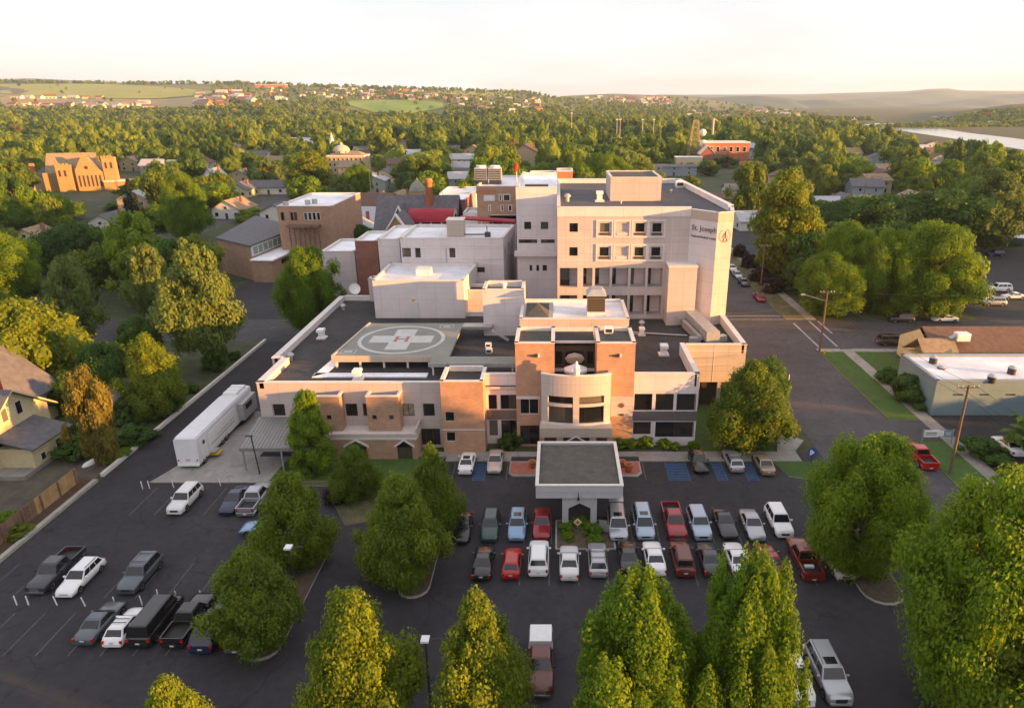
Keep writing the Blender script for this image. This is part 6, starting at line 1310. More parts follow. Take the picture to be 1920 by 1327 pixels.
# ================= houses and landmarks =================
CRM = mat('cream_siding', (.62, .53, .33), .8, .08, 1.5); WHS = mat('white_siding', (.66, .64, .60), .8, .06, 1.5); GRN = mat('green_siding', (.36, .42, .38), .8, .08, 1.5); TEAL = streak('teal_wall', (.19, .27, .30), (.12, .17, .19), .25); TANS = mat('tan_siding', (.46, .36, .22), .8, .08, 1.5); BLUS = mat('blue_grey_siding', (.25, .30, .35), .8, .08, 1.5)
SHW = mat('pale_roof', (.42, .42, .44), .8, .1, 1.0); REDR = mat('red_roof', (.26, .07, .05), .85, .15, 1.0)
def house(x, y, wx_, wy, h, rh, axis, wm, rm, lab, rot=0, chim=True, cat='house', name='house', grp=None, nwin=3):
    t = thing(name, lab, cat, (0, 0, 0), grp, False); x0, x1, y0, y1 = -wx_/2, wx_/2, -wy/2, wy/2
    part('wall', MB().box(x0, x1, y0, y1, 0, h), wm, t); part('roof', MB().gable(x0, x1, y0, y1, h, h+rh, axis, .5, .2), rm, t)
    g = MB()
    if axis == 'x':
        for xx in (x0, x1): g.add([(xx, y0, h), (xx, y1, h), (xx, 0, h+rh)], [(0,1,2)])
    else:
        for yy in (y0, y1): g.add([(x0, yy, h), (x1, yy, h), (0, yy, h+rh)], [(0,1,2)])
    part('gable_wall', g, wm, t)
    for k in range(nwin):
        xx = x0+wx_*(k+.5)/nwin
        if k == nwin//2: part('door', MB().box(xx-.5, xx+.5, y0-.06, y0-.002, .05, 2.1), BRONZE, t)
        else: wn = part('window', MB().box(xx-.75, xx+.75, y0-.08, y0-.002, .9, 2.4), WFRAME, t); part('pane', MB().box(xx-.62, xx+.62, y0-.1, y0-.082, 1.0, 2.3), GLASS, wn)
    if h > 4.5:
        for k in range(nwin): xx = x0+wx_*(k+.5)/nwin; wn = part('window', MB().box(xx-.6, xx+.6, y0-.08, y0-.002, 3.5, 4.9), WFRAME, t); part('pane', MB().box(xx-.48, xx+.48, y0-.1, y0-.082, 3.6, 4.8), GLASS, wn)
    elif axis == 'y': wn = part('window', MB().box(-.6, .6, y0-.08, y0-.002, h+.1, h+1.2), WFRAME, t); part('pane', MB().box(-.48, .48, y0-.1, y0-.082, h+.2, h+1.1), GLASS, wn)
    for k in range(2):
        yy = y0+wy*(k+.5)/2
        for xx, s in ((x1, 1), (x0, -1)): part('side_window', MB().box(*(sorted((xx+s*.002, xx+s*.08))), yy-.6, yy+.6, .9, 2.2), GLASS, t)
    if chim: part('chimney', MB().box(x1*.4, x1*.4+.8, .3, 1.1, h, h+rh+.9), BRICK_R, t)
    t.location = (x, y, 0); t.rotation_euler[2] = rot; BLD.append((x, y, max(wx_, wy)*.62)); return t
def phouse(px, pyr, d, *a, **k):
    hz = CH-(a[2]+a[3]); Z = F/C_*hz/(pyr-186); d = (Z-hz*sin(PT))/C_; return house((px-CX)/F*Z, d, *a, **k)
# cream house at the lower left, with red chimney
ho = thing('cream_house', 'cream two storey house with a grey roof and red chimney at the left edge', 'house', (-72, 78, 0))
part('wall', MB().box(-84, -66.5, 72.5, 83.5, 0, 5.6), CRM, ho); part('gable_wall', MB().add([(-66.5, 72.5, 5.6), (-66.5, 83.5, 5.6), (-66.5, 78, 10.0)], [(0,1,2)]), CRM, ho)
part('roof', MB().gable(-84, -66.5, 72.5, 83.5, 5.6, 10.0, 'x', .7, .25), SHING, ho)
part('fascia', MB().add([(-65.75, 71.6, 4.95), (-65.75, 78, 10.0), (-65.75, 84.4, 4.95), (-65.75, 84.4, 5.2), (-65.75, 78, 10.28), (-65.75, 71.6, 5.2)], [(0,1,4,5),(1,2,3,4)]), CRM, ho)
part('main_roof', MB().gable(-84, -70, 71, 90, 5.6, 12.6, 'y', .6, .25), SHING, ho); part('rear_wall', MB().box(-84, -70.5, 83.6, 90, 0, 5.6), CRM, ho)
part('chimney', MB().box(-70.2, -69.0, 79.0, 80.6, 8.5, 12.6), mat('chimney_red', (.42, .06, .03), .85, .15, 2), ho); part('chimney_cap', MB().box(-70.3, -68.9, 78.9, 80.7, 12.6, 12.8), BRICK_R, ho)
for y0, z0, w_, h_ in ((76.3, 6.3, .8, 1.7), (78.6, 6.3, .8, 1.7), (74.0, 3.4, 1.6, .9)): wn = part('window', MB().box(-66.49, -66.4, y0-.1, y0+w_+.1, z0-.1, z0+h_+.1), WFRAME, ho); part('pane', MB().box(-66.39, -66.36, y0, y0+w_, z0, z0+h_), GLASS, wn)
part('porch_wall', MB().box(-66.48, -62.6, 74.5, 80.5, 0, 3.3), CRM, ho); part('porch_roof', MB().add([(-66.48, 74.0, 4.8), (-62.0, 74.0, 3.3), (-62.0, 81.0, 3.3), (-66.48, 81.0, 4.8), (-66.48, 74.0, 4.98), (-62.0, 74.0, 3.48), (-62.0, 81.0, 3.48), (-66.48, 81.0, 4.98)], [(3,2,1,0),(4,5,6,7),(0,1,5,4),(1,2,6,5),(2,3,7,6)]), SHING, ho)
for y0, z0, w_, h_ in ((78.3, .9, .7, 1.6), (75.6, 1.1, .6, .9)): wn = part('window', MB().box(-62.59, -62.5, y0-.1, y0+w_+.1, z0-.1, z0+h_+.1), WFRAME, ho); part('pane', MB().box(-62.49, -62.46, y0, y0+w_, z0, z0+h_), GLASS, wn)
part('foundation', MB().box(-84.05, -62.5, 72.4, 83.6, 0, .6), CONC, ho)
ho.location.x += 1.5; ho.location.y -= 3; ho.scale = (1, 1, .87)
ga = house(-62.5, 88.5, 6.5, 6.0, 2.9, 1.8, 'x', WHS, SHING, 'small white outbuilding with a grey roof behind the cream house', chim=False, cat='outbuilding', name='outbuilding'); BLD.append((-75, 78, 12))
# clinic with a white roof, and the house behind
cl = block('clinic_building', 'low teal grey clinic with a bright white flat roof at the right edge', 'building', 51.6, 92, 86.9, 97.4, 5.1, TEAL, ROOFW, par=.25, m_c=BLUS, ops=[(2.5+i*3.6, 3.9+i*3.6, 2.95, 3.2, {}) for i in range(9)])
for px, py in ((1749, 680), (1896, 700), (1858, 716), (1765, 690)):
    x, y = G(px, py, 4.9); q = thing('roof_ventilator', 'round metal ventilator on the white clinic roof, %s' % {1749: 'at the back left', 1896: 'tallest at the right', 1858: 'near the front edge', 1765: 'low dome in the middle'}[px], 'roof vent', (0, 0, 0), None, False)
    part('drum', MB().cyl((0, 0), .55, .55, 0, .9 if px != 1765 else .2, 14), METALD, q); part('cap', MB().lathe((0, 0), [(.6, .9 if px != 1765 else .2), (.4, 1.15 if px != 1765 else .35), (0, 1.2 if px != 1765 else .4)], 14), METAL, q); q.location = (x, y, 4.85)
bh = thing('brown_roofed_house', 'long house with a brown hip roof and a cream gable end behind the clinic', 'house', (70, 105, 0))
part('wall', MB().box(58.3, 92, 100, 111.6, 0, 3.4), CRM, bh); part('roof', MB().gable(59, 93, 99.6, 112, 3.4, 6.6, 'x', .4, .22), SHINGB, bh); part('gable_wall', MB().add([(58.3, 100, 3.4), (58.3, 111.6, 3.4), (58.3, 105.8, 6.4)], [(0,1,2)]), CRM, bh)
part('porch_gable', MB().add([(57.6, 100.2, 0), (61.5, 98.4, 0), (61.5, 98.4, 3), (59.8, 98.8, 5.6), (57.6, 100.2, 3)], [(0,1,2,3,4)]), CRM, bh)
part('porch_roof', MB().gable(56.6, 61.6, 98.6, 106, 3.2, 5.8, 'x', .3, .2), SHINGT, bh)
for y in (101.2, 103.2): wn = part('window', MB().box(56.5, 56.58, y, y+1.3, .8, 2.6), WFRAME, bh); part('pane', MB().box(56.46, 56.49, y+.12, y+1.18, .92, 2.48), GLASS, wn)
part('porch_wall', MB().box(56.6, 58.28, 100.0, 105, 0, 3.15), CRM, bh)
q = thing('air_conditioner', 'white air conditioner on the brown roof', 'air conditioner', (0, 0, 0), None, False); part('casing', MB().box(-1, 1, -.7, .7, .1, 1.3), WHITEP, q); part('duct', MB().tube((-1, 0, .8), (-1.9, 0, .3), .35), METAL, q); q.location = (*G(1803, 634, 6), 5.6)
for px in (1760, 1860):
    x, y = G(px, 650, 5.5); single('roof_pipe', MB().cyl((0, 0), .12, .12, 0, .8, 8), WHITEP, 'thin white pipe on the brown roof, %s of the air conditioner' % ('left' if px < 1800 else 'right'), 'pipe', None, (x, y, 4.7))
# houses among the trees: px, py(ridge), distance, size, look
HS = [(437, 372, 232, 11, 12, 3.4, 3.2, 'y', WHS, SHINGT, 'white gabled house with a tan roof left of the brick office'), (452, 340, 262, 10, 12, 3.4, 3, 'y', CRM, SHING, 'pale yellow gabled house above the white one at the left'), (508, 338, 272, 16, 10, 3.2, 2.6, 'x', WHS, SHING, 'grey roofed bungalow right of the pale yellow house'), (400, 315, 285, 8, 12, 4, 4.5, 'y', WHS, SHW, 'tall narrow white gabled house with a pale roof'),
 (555, 372, 215, 9, 12, 3.2, 3, 'y', CRM, SHINGT, 'cream gable peeping over the brick office roof at the left'), (618, 366, 212, 12, 12, 3.6, 3.6, 'y', CRM, SHINGT, 'cream gabled house behind the brick office'), (640, 366, 216, 9, 9, 4, 3.4, 'x', WHS, SHING, 'white house with a dark roof beside the cream gable'), (700, 362, 205, 15, 13, 4.5, 4, 'x', WHS, SHINGB, 'white house with a brown tan roof and a dormer'), (748, 358, 225, 14, 12, 3.6, 3.4, 'y', CRM, SHINGT, 'cream house with a tan roof right of the tall pole'),
 (668, 402, 168, 14, 12, 5.4, 3.4, 'y', GRN, SHW, 'pale green house with a dormered grey roof before the chapel'), (690, 388, 185, 12, 10, 5.4, 3.0, 'x', BLUS, SHW, 'pale blue grey house behind the green one'),
 (372, 288, 330, 14, 10, 3.4, 3.4, 'x', BRICK_R, REDR, 'red roofed house among dark trees'), (340, 300, 330, 18, 10, 3, 2, 'x', TANS, SHW, 'low pale roofed building beside the red roofed house'), (72, 243, 520, 16, 12, 6, 3, 'x', CRM, BRICK_C, 'orange lit house near the left edge'), (92, 246, 515, 18, 12, 5, 3, 'x', WHS, SHINGT, 'tan roofed house beside the orange lit one'),
 (985, 270, 420, 22, 20, 10, 6, 'y', TANS, SHINGB, 'big brown gabled house right of the amber tree'), (860, 288, 380, 22, 14, 5, 3, 'x', WHS, SHW, 'pale roofed building among trees above the rear wing'), (1260, 308, 330, 26, 14, 5, .8, 'x', BLUS, SHING, 'dark flat grey building left of the lattice tower'), (1397, 345, 275, 18, 12, 3.4, 2.2, 'x', WHS, SHING, 'grey hip roofed house left of the tall yellow tree'), (1340, 362, 248, 20, 10, 3, 1.6, 'x', TANS, SHINGB, 'brown roofed row behind the tower'),
 (1548, 368, 250, 14, 10, 3, 1.6, 'x', WHS, SHW, 'white low house right of the tall yellow tree'), (1585, 362, 255, 8, 8, 3.2, 2.6, 'y', BLUS, SHING, 'small grey gabled house among the trees at right'), (1615, 366, 250, 15, 10, 3.4, 1.6, 'x', WHS, mat('teal_roof', (.16, .30, .28), .8, .1, 1), 'white house with a teal roof'), (1683, 370, 245, 8, 9, 4.4, 2.2, 'y', BLUS, SHING, 'blue grey gabled house with a lit side'), (1640, 372, 243, 10, 8, 2.8, 1.4, 'x', BRICK_R, SHINGB, 'low brown house between the teal roof and the gabled house'),
 (1905, 395, 205, 16, 14, 4.5, 4, 'x', mat('dark_green_siding', (.06, .09, .08), .8, .1, 1), SHING, 'dark house with a lit yellow window at the right edge'), (205, 398, 200, 12, 14, 3.4, 3, 'y', WHS, SHING, 'cream house behind the bright tree at upper left'), (22, 640, 108, 12, 10, 3, 2.4, 'x', TANS, SHING, 'dim grey roofed house behind the broad yellow tree'), (60, 425, 185, 10, 9, 4, 2.6, 'y', CRM, SHINGT, 'cream porch house at the left edge'),
 (552, 258, 560, 46, 16, 6, 3, 'x', WHS, SHW, 'long pale roofed hall left of the dome'), (650, 300, 330, 10, 10, 3, 2, 'x', TANS, SHW, 'small house below the courthouse'), (1180, 258, 640, 90, 16, 7, 1.5, 'x', WHS, SHW, 'long white stadium stand in the trees'), (1030, 218, 900, 60, 20, 6, 2, 'x', WHS, SHW, 'long pale sheds at the foot of the hill'), (1445, 262, 600, 24, 14, 5, 2, 'x', WHS, SHW, 'pale roof right of the orange brick school')]
for h_ in HS: phouse(*h_[:3], h_[3], h_[4], h_[5], h_[6], h_[7], h_[8], h_[9], h_[10], rot=random.uniform(-.12, .12), name='house', cat='house' if 'hall' not in h_[10] and 'stand' not in h_[10] and 'shed' not in h_[10] else 'building')
single('garden_wall', MB().box(0, 18, 0, .4, 0, 2.2), WHS, 'long low white wall before the dark house at the right edge', 'wall', None, (*G(1820, 486), 0))
cpx, cpy = G(1845, 465); q = thing('carport', 'flat white carport roof beside the dark house', 'carport', (0, 0, 0), None, False); part('roof', MB().box(0, 13, 0, 6, 2.6, 2.8), ROOFW, q)
for a in (0.2, 6, 12.6): part('post', MB().box(a, a+.15, .2, .35, 0, 2.6), WFRAME, q)
q.location = (cpx+2, cpy+3, 0); q.rotation_euler[2] = R(-12)
rg = random.Random(3)
for i in range(72):
    yy = rg.uniform(215, 620); px = rg.choice([rg.uniform(240, 900), rg.uniform(240, 900), rg.uniform(1380, 1780)]); xx = (px-CX)/F*(yy*C_+12)
    if any((xx-a)**2+(yy-b)**2 < (r+12)**2 for a, b, r in BLD) or (31 < xx < 52): continue
    wn_, wm_ = rg.choice([('white', WHS), ('cream', CRM), ('pale green', GRN), ('tan', TANS), ('blue grey', BLUS)]); rn_, rm_ = rg.choice([('grey', SHING), ('tan', SHINGT), ('pale', SHW), ('brown', SHINGB)])
    zone = 'left' if px < 560 else ('middle' if px < 1000 else 'right'); lab_ = '%s house with a %s roof glimpsed between trees, %s part of the town' % (wn_, rn_, zone)
    house(xx, yy, rg.uniform(10, 15), rg.uniform(9, 12), rg.choice([3.2, 5.6]), rg.uniform(2.4, 3.6), rg.choice('xy'), wm_, rm_, lab_, rg.uniform(-.2, .2), name='house', grp=lab_, nwin=2)
# stone church
STONE_T = streak('church_stone', (.40, .25, .11), (.28, .17, .07), .3)
sc_ = thing('stone_church', 'orange stone church with steep grey roofs and a square tower', 'church', (0, 0, 0), None, False)
part('nave_wall', MB().box(-13, 13, -8, 10, 0, 9), STONE_T, sc_); part('main_roof', MB().gable(-12, 8, -6, 10, 9, 17, 'x', .3, .3), SHINGT, sc_)
part('hip_roof', MB().add([(-19, -4, 7.5), (-9, -5, 7.5), (-9, 8, 7.5), (-19, 7, 7.5), (-13, 1, 12)], [(0,1,4),(1,2,4),(2,3,4),(3,0,4)]), SHING, sc_); part('west_wall', MB().box(-19, -9, -4, 7, 0, 7.5), TANS, sc_)
part('chimney', MB().box(-19.5, -17.8, -1, 1, 0, 13), BRICK_C, sc_)
for x0, x1, h, yy in ((-6.5, -.5, 12.5, -11.5), (12.5, 17.5, 15.5, -10)):
    part('square_tower', MB().box(x0, x1, yy, yy+6, 0, h), STONE_T, sc_)
    for k in range(4): part('merlon', MB().box(x0+k*(x1-x0)/4, x0+(k+.6)*(x1-x0)/4, yy-.05, yy+.6, h, h+.9), STONE_T, sc_)
    for k in (0, 1): part('window', MB().box(x0+1.0+k*2.2, x0+1.9+k*2.2, yy-.08, yy-.01, h-5, h-2.2), BRONZE, sc_)
part('gable_front', MB().add([(1, -10.5, 0), (12, -10.5, 0), (12, -10.5, 9), (9.5, -10.5, 11), (6, -10.5, 17), (5, -10.5, 17), (1, -10.5, 10), (1, -9, 0), (12, -9, 0), (12, -9, 9), (9.5, -9, 11), (6, -9, 17), (5, -9, 17), (1, -9, 10)], [(0,1,2,3,4,5,6),(13,12,11,10,9,8,7),(1,8,9,2),(2,9,10,3),(3,10,11,4),(4,11,12,5),(5,12,13,6),(6,13,7,0)]), STONE_T, sc_)
part('cross_roof', MB().gable(1.6, 11.4, -9, 2, 9, 15.6, 'y', .1, .2), SHINGT, sc_)
part('rose_window', MB().add([(5.8+.8*cos(2*pi*k/12), -10.55, 11.2+.8*sin(2*pi*k/12)) for k in range(12)], [tuple(range(12))]), BRONZE, sc_)
for k in range(6): part('lancet_window', MB().box(1.9+k*1.7, 2.6+k*1.7, -10.6, -10.51, 2.5, 7.6), BRONZE, sc_)
part('porch', MB().box(12, 24, -12, -4, 0, 4.5), STONE_T, sc_); part('porch_coping', MB().box(11.9, 24.1, -12.1, -3.9, 4.5, 4.9), COPING, sc_)
x_, y_ = D(150, 330, 345)[0], 345; sc_.location = (x_, y_, -.5); sc_.rotation_euler[2] = R(20); BLD.append((x_, y_, 27))
# courthouse with dome
ct = thing('domed_courthouse', 'tan courthouse with arched windows and a pale octagonal dome', 'courthouse', (0, 0, 0), None, False)
part('wall', MB().box(-15, 15, -9, 9, 0, 17), TANS, ct); part('parapet', MB().box(-15.6, 15.6, -9.6, 9.6, 17, 18.2), COPING, ct)
part('hip_roof', MB().add([(-14, -8, 18.2), (14, -8, 18.2), (14, 8, 18.2), (-14, 8, 18.2), (-8, 0, 22), (8, 0, 22)], [(0,1,5,4),(1,2,5),(2,3,4,5),(3,0,4)]), SHINGT, ct)
part('dome', MB().lathe((-5, 0), [(6.5, 20), (6.6, 22.5), (6.2, 24), (5, 26), (3, 27.3), (1.2, 27.8), (1.2, 29), (.8, 30), (0, 30.4)], 16), WALLB, ct)
for z in (3, 8, 13):
    for k in range(8): wn = part('window', MB().box(-13.4+k*3.5, -11.6+k*3.5, -9.1, -9.01, z, z+2.8), COPING, ct); part('pane', MB().box(-13.2+k*3.5, -11.8+k*3.5, -9.14, -9.105, z+.2, z+2.6), GLASS, wn)
for k in range(8): a = 2*pi*k/8; part('dome_window', MB().box(-5+6.5*cos(a)-.5, -5+6.5*cos(a)+.5, 6.5*sin(a)-.5, 6.5*sin(a)+.5, 20.4, 22), GLASS, ct)
x_ = D(654, 300, 420)[0]; ct.location = (x_, 420, 0); ct.scale = (.72, .72, .58); BLD.append((x_, 420, 14))
sp = thing('white_steeple', 'small white pointed steeple behind the courthouse dome', 'steeple', (0, 0, 0), None, False); part('tower', MB().box(-1.6, 1.6, -1.6, 1.6, 0, 18), WHS, sp); part('spire', MB().cyl((0, 0), 2.1, .05, 18, 26, 4, smooth=False), WHITEW, sp); sp.location = (D(622, 262, 520)[0], 520, 0); sp.scale = (.8, .8, .72)
for (px, d, lab) in ((519, 500, 'far white steeple left of the dome'),): q = thing('white_steeple', lab, 'steeple', (0, 0, 0), None, False); part('tower', MB().box(-1.6, 1.6, -1.6, 1.6, 0, 14), WHS, q); part('spire', MB().cyl((0, 0), 2.0, .05, 14, 23, 4, smooth=False), WHITEW, q); q.location = (D(px, 262, d)[0], d, 0); q.scale = (.6, .6, .7)
# lattice mast with dishes, stack, brick school
dL = 480; zt = D(1303, 226, dL)[1]; zb = 0; x_ = D(1300, 300, dL)[0]
lm = thing('lattice_tower', 'tan steel lattice tower carrying round white dishes', 'radio tower', (0, 0, 0), None, False)
LT = mat('lattice_steel', (.42, .34, .16), .6, .1, 1); W_ = lambda z: 4.6-3.2*z/zt
def cor(i, z): s = W_(z); return (s*(1 if i in (1, 2) else -1), s*(1 if i in (2, 3) else -1), z)
for i in range(4): part('leg', MB().tube(cor(i, 0), cor(i, zt), .22, .16, 4), LT, lm)
b = MB(); n = 9
for k in range(n):
    za, zc = zt*k/n, zt*(k+1)/n
    for i in range(4): j = (i+1) % 4; b.tube(cor(i, za), cor(j, zc), .09, n=3); b.tube(cor(j, za), cor(i, zc), .09, n=3); b.tube(cor(i, zc), cor(j, zc), .09, n=3)
part('bracing', b, LT, lm)['kind'] = 'stuff'
for py, r in ((249, 2.3), (270, 2.6), (298, 2.5)):
    z = D(1313, py, dL-4)[1]; o = part('dish', MB().lathe((0, 0), [(0, 0), (r*.6, .12), (r, .45), (r, .8), (0, .9)], 18), WHITEP, lm); o.rotation_euler = (R(90), 0, R(-12)); o.location = (W_(z)+2.6, -1.4, z)
    part('bracket', MB().tube((W_(z)-.2, 0, z), (W_(z)+1.9, -.6, z), .12), LT, lm)
part('platform', MB().box(-1.4, 1.4, -1.4, 1.4, zt, zt+.25), LT, lm); lm.location = (x_, dL, 0); BLD.append((x_, dL, 6))
q = thing('smokestack', 'tall pale smokestack with a bent top behind the lattice tower', 'smokestack', (0, 0, 0), None, False); zt = D(1340, 222, 560)[1]; part('shaft', MB().cyl((0, 0), 1.3, .9, 0, zt, 14), WALLB, q); part('top', MB().tube((0, 0, zt-.3), (3.5, 0, zt-2.2), .5), WALLB, q); q.location = (D(1335, 260, 560)[0], 560, 0); BLD.append((q.location.x, 560, 6))
bs = thing('brick_school', 'orange and red brick school with white gable trims beside the lattice tower', 'school', (0, 0, 0), None, False)
part('wall', MB().box(-14, 14, -8, 8, 0, 11), BRICK_C, bs); part('parapet', MB().box(-14.3, 14.3, -8.3, 8.3, 11, 11.7), COPING, bs); part('front_wing', MB().box(-17, 0, -16, -8, 0, 6), BRICK_R, bs); part('wing_roof', MB().gable(-17, -8, -16, -8, 6, 10, 'y', .4, .3), COPING, bs); part('wing_gable', MB().add([(-16.8, -16.05, 6), (-8.2, -16.05, 6), (-12.5, -16.05, 9.7)], [(0,1,2)]), BRICK_R, bs)
for k in range(6): wn = part('window', MB().box(-10+k*4, -8+k*4, -8.1, -8.01, 6.5, 9.3), COPING, bs); part('pane', MB().box(-9.8+k*4, -8.2+k*4, -8.14, -8.105, 6.7, 9.1), GLASS, wn)
bs.location = (D(1356, 285, 485)[0], 485, 0); bs.scale = (1.1, 1, 1.25); BLD.append((bs.location.x, 485, 20))
q = thing('white_box_building', 'flat cream building at the foot of the lattice tower', 'building', (0, 0, 0), None, False); part('wall', MB().box(-6, 6, -4, 4, 0, 6), CRM, q); part('roof', MB().box(-6.2, 6.2, -4.2, 4.2, 6, 6.4), ROOFW, q); q.location = (D(1290, 305, 462)[0], 462, 0); q.scale = (1.4, 1, 1)
# stadium light masts
for px in (1072, 1157, 1163, 1205, 1226):
    q = thing('stadium_light', 'slim stadium light mast above the far trees', 'light mast', (0, 0, 0), 'stadium light masts', False); zt = D(px, 224 if px > 1100 else 212, 650)[1]; part('mast', MB().tube((0, 0, 0), (0, 0, zt), .22, .14, 5), COPING, q); part('lamp_rack', MB().box(-1.0, 1.0, -.2, .2, zt-.6, zt+.3), COPING, q); q.location = (D(px, 230, 650)[0], 650, 0)
for px, d in ((1601, 1450), (1843, 1500)):
    q = thing('transmission_pylon', 'white river crossing pylon %s' % ('left of the river mouth' if px < 1700 else 'on the far bank at the right'), 'pylon', (0, 0, 0), None, False); zt = D(px, 220, d)[1]
    part('legs', MB().tube((-3, 0, -4), (0, 0, zt), .6, .4, 4).tube((3, 0, -4), (0, 0, zt), .6, .4, 4), WHITEP, q); part('crossarm', MB().box(-5, 5, -.4, .4, zt-5, zt-4.2), WHITEP, q); q.location = (D(px, 230, d)[0], d, 0)

# utility poles, lamps, signs
def pole(pt, pb, lab, arms=1, lamp=None, m=WOOD, armw=2.4):
    x, y = G(*pb); z = D(pt[0], pt[1], y)[1]; q = thing('utility_pole', lab, 'utility pole', (0, 0, 0), None, False)
    part('pole', MB().tube((0, 0, 0), (0, 0, z), .19, .13, 8), m, q)
    for k in range(arms):
        zz_ = z-.35-k*1.2; part('crossarm', MB().box(-armw/2, armw/2, -.06, .06, zz_, zz_+.14), m, q)
        for s in (-1, -.55, .55, 1): part('insulator', MB().cyl((s*armw/2*.95, 0), .05, .03, zz_+.141, zz_+.32, 6), WHITEP, q)
    if lamp: part('lamp_arm', MB().tube((0, 0, z-1.8), (lamp[0], lamp[1], z-1.2), .05), METAL, q); part('lamp_head', MB().box(lamp[0]-.45, lamp[0]+.25, lamp[1]-.15, lamp[1]+.15, z-1.3, z-1.12), METAL, q)
    q.location = (x, y, 0); return (x, y, z-.2)
A1 = pole((1557, 545), (1536, 660), 'wooden utility pole at the crossing corner with a street lamp arm', 1, (-3.2, 2))
A2 = pole((1432, 459), (1425, 548), 'wooden utility pole on the verge right of the tower'); A3 = pole((1808, 722), (1780, 888), 'dark wooden utility pole before the clinic', 1)
A4 = pole((1623, 328), (1617, 385), 'thin pole among the houses at the right'); A6 = pole((1181, 308), (1183, 372), 'wooden pole behind the tower roof', m=WOOD)
pole((1655, 443), (1648, 470), 'pole seen between the bright green trees and the dark ones', 0)
for pt, pb, lab in (((407, 322), (412, 366), 'pale pole left of the pale yellow house'), ((620, 322), (622, 372), 'thin lamp pole left of the bright tree before the courthouse'), ((691, 318), (697, 374), 'stout yellow lit pole right of the courthouse tree'), ((751, 325), (752, 368), 'thin pole left of the domed turret')): pole(pt, pb, lab, 1 if pt[0] != 691 else 0, m=WOOD if pt[0] != 691 else TANS, armw=1.6)
def wire(a, b, lab, sag=1.2, r=.022):
    mb = MB(); n = 12; pts = [(a[0]+(b[0]-a[0])*k/n, a[1]+(b[1]-a[1])*k/n, a[2]+(b[2]-a[2])*k/n-sag*4*(k/n)*(1-k/n)) for k in range(n+1)]
    for p_, q_ in zip(pts, pts[1:]): mb.tube(p_, q_, r, n=4)
    single('overhead_wire', mb, METALD, lab, 'wire', 'overhead wires')
for dz_, dx_ in ((0, -1), (0, 1), (-1.3, 0)):
    o = lambda p: (p[0]+dx_, p[1], p[2]+dz_)
    wire(o(A1), o(A2), 'thin overhead wire strung between wooden poles'); wire(o(A1), o(A3), 'thin overhead wire strung between wooden poles'); wire(o(A3), (A3[0]+6, A3[1]-50, A3[2]), 'thin overhead wire strung between wooden poles')
wire(A1, (A1[0]+75, A1[1]+4, A1[2]), 'thin overhead wire strung between wooden poles'); wire(A1, (25.6, 104, 9.6), 'thin overhead wire strung between wooden poles'); wire(A2, (A2[0]-2, A2[1]+60, A2[2]), 'thin overhead wire strung between wooden poles')
wire(A6, A4, 'thin overhead wire strung between wooden poles', 2, .05); wire(A4, (A4[0]+60, A4[1]-5, A4[2]), 'thin overhead wire strung between wooden poles', 2, .05)
for px, py, lab in ((797, 1195, 'shoebox lot lamp between the two bottom yellow topped trees'), (540, 1023, 'shoebox lot lamp between the two island trees')):
    x, y = G(px, py, 7.6); q = thing('lot_lamp', lab, 'lamp post', (0, 0, 0), None, False); part('pole', MB().tube((0, 0, 0), (0, 0, 7.4), .09, .07, 8), METALD, q); part('lamp_head', MB().box(-.27, .27, -.3, .3, 7.4, 7.55), WHITEP, q); part('arm', MB().box(.4, 1.2, -.04, .04, 7.45, 7.52), METALD, q); q.location = (x, y, 0)
x, y = G(1083, 996); q = thing('warning_sign', 'orange diamond sign with a white border under the pointed arch', 'sign', (0, 0, 0), None, False); part('post', MB().tube((0, 0, 0), (0, 0, .9), .03), METAL, q); part('plate', MB().add([(0, -.05, .55), (.42, -.05, .97), (0, -.05, 1.4), (-.42, -.05, .97), (0, .0, .55), (.42, 0, .97), (0, 0, 1.4), (-.42, 0, .97)], [(0,1,2,3),(7,6,5,4)]), WHITEP, q); part('face', MB().add([(0, -.06, .64), (.33, -.06, .97), (0, -.06, 1.3), (-.33, -.06, .97)], [(0,1,2,3)]), YEL, q); part('emblem', MB().add([(0, -.066, .80), (.17, -.066, .97), (0, -.066, 1.14), (-.17, -.066, .97)], [(0,1,2,3)]), REDP, q); q.location = (x, y, .15)
x, y = G(1520, 868); q = thing('direction_sign', 'round dark blue sign with a white mark at the pavement corner', 'sign', (0, 0, 0), None, False); part('post', MB().tube((0, 0, 0), (0, 0, 1.0), .05), METALD, q); part('board', MB().add([(.55*cos(2*pi*k/16), -.04, 1.35+.62*sin(2*pi*k/16)) for k in range(16)], [tuple(range(16))]), BLUEP, q); part('mark', MB().add([(-.1, -.05, 1.0), (.3, -.05, 1.35), (-.1, -.05, 1.7)], [(0,1,2)]).add([(-.28, -.05, 1.0), (-.12, -.05, 1.0), (-.12, -.05, 1.7), (-.28, -.05, 1.7)], [(0,1,2,3)]), WHITEP, q); q.location = (x, y, .12)
x, y = G(1752, 832); q = thing('clinic_sign', 'low white and teal arrow shaped sign board on two posts by the pavement', 'sign', (0, 0, 0), None, False); part('panel', MB().box(-1.7, .3, -.06, .06, .9, 1.8), WHITEP, q); part('arrow_tip', MB().prism([(.3, -.06), (.9, -.06), (.9, .06), (.3, .06)], 1.05, 1.65), WHITEP, q); part('teal_panel', MB().box(.9, 2.0, -.05, .05, .9, 1.8), TEAL, q)
for s in (-1.75, 2.0): part('post', MB().box(s, s+.12, -.06, .06, 0, 1.95), BLUS, q)
for z_ in (1.2, 1.45): part('lettering', MB().box(-1.4, .0, -.075, -.061, z_, z_+.1), INK, q); part('lettering', MB().box(1.1, 1.8, -.065, -.051, z_, z_+.08), WHITEP, q)
q.location = (x, y, .1)
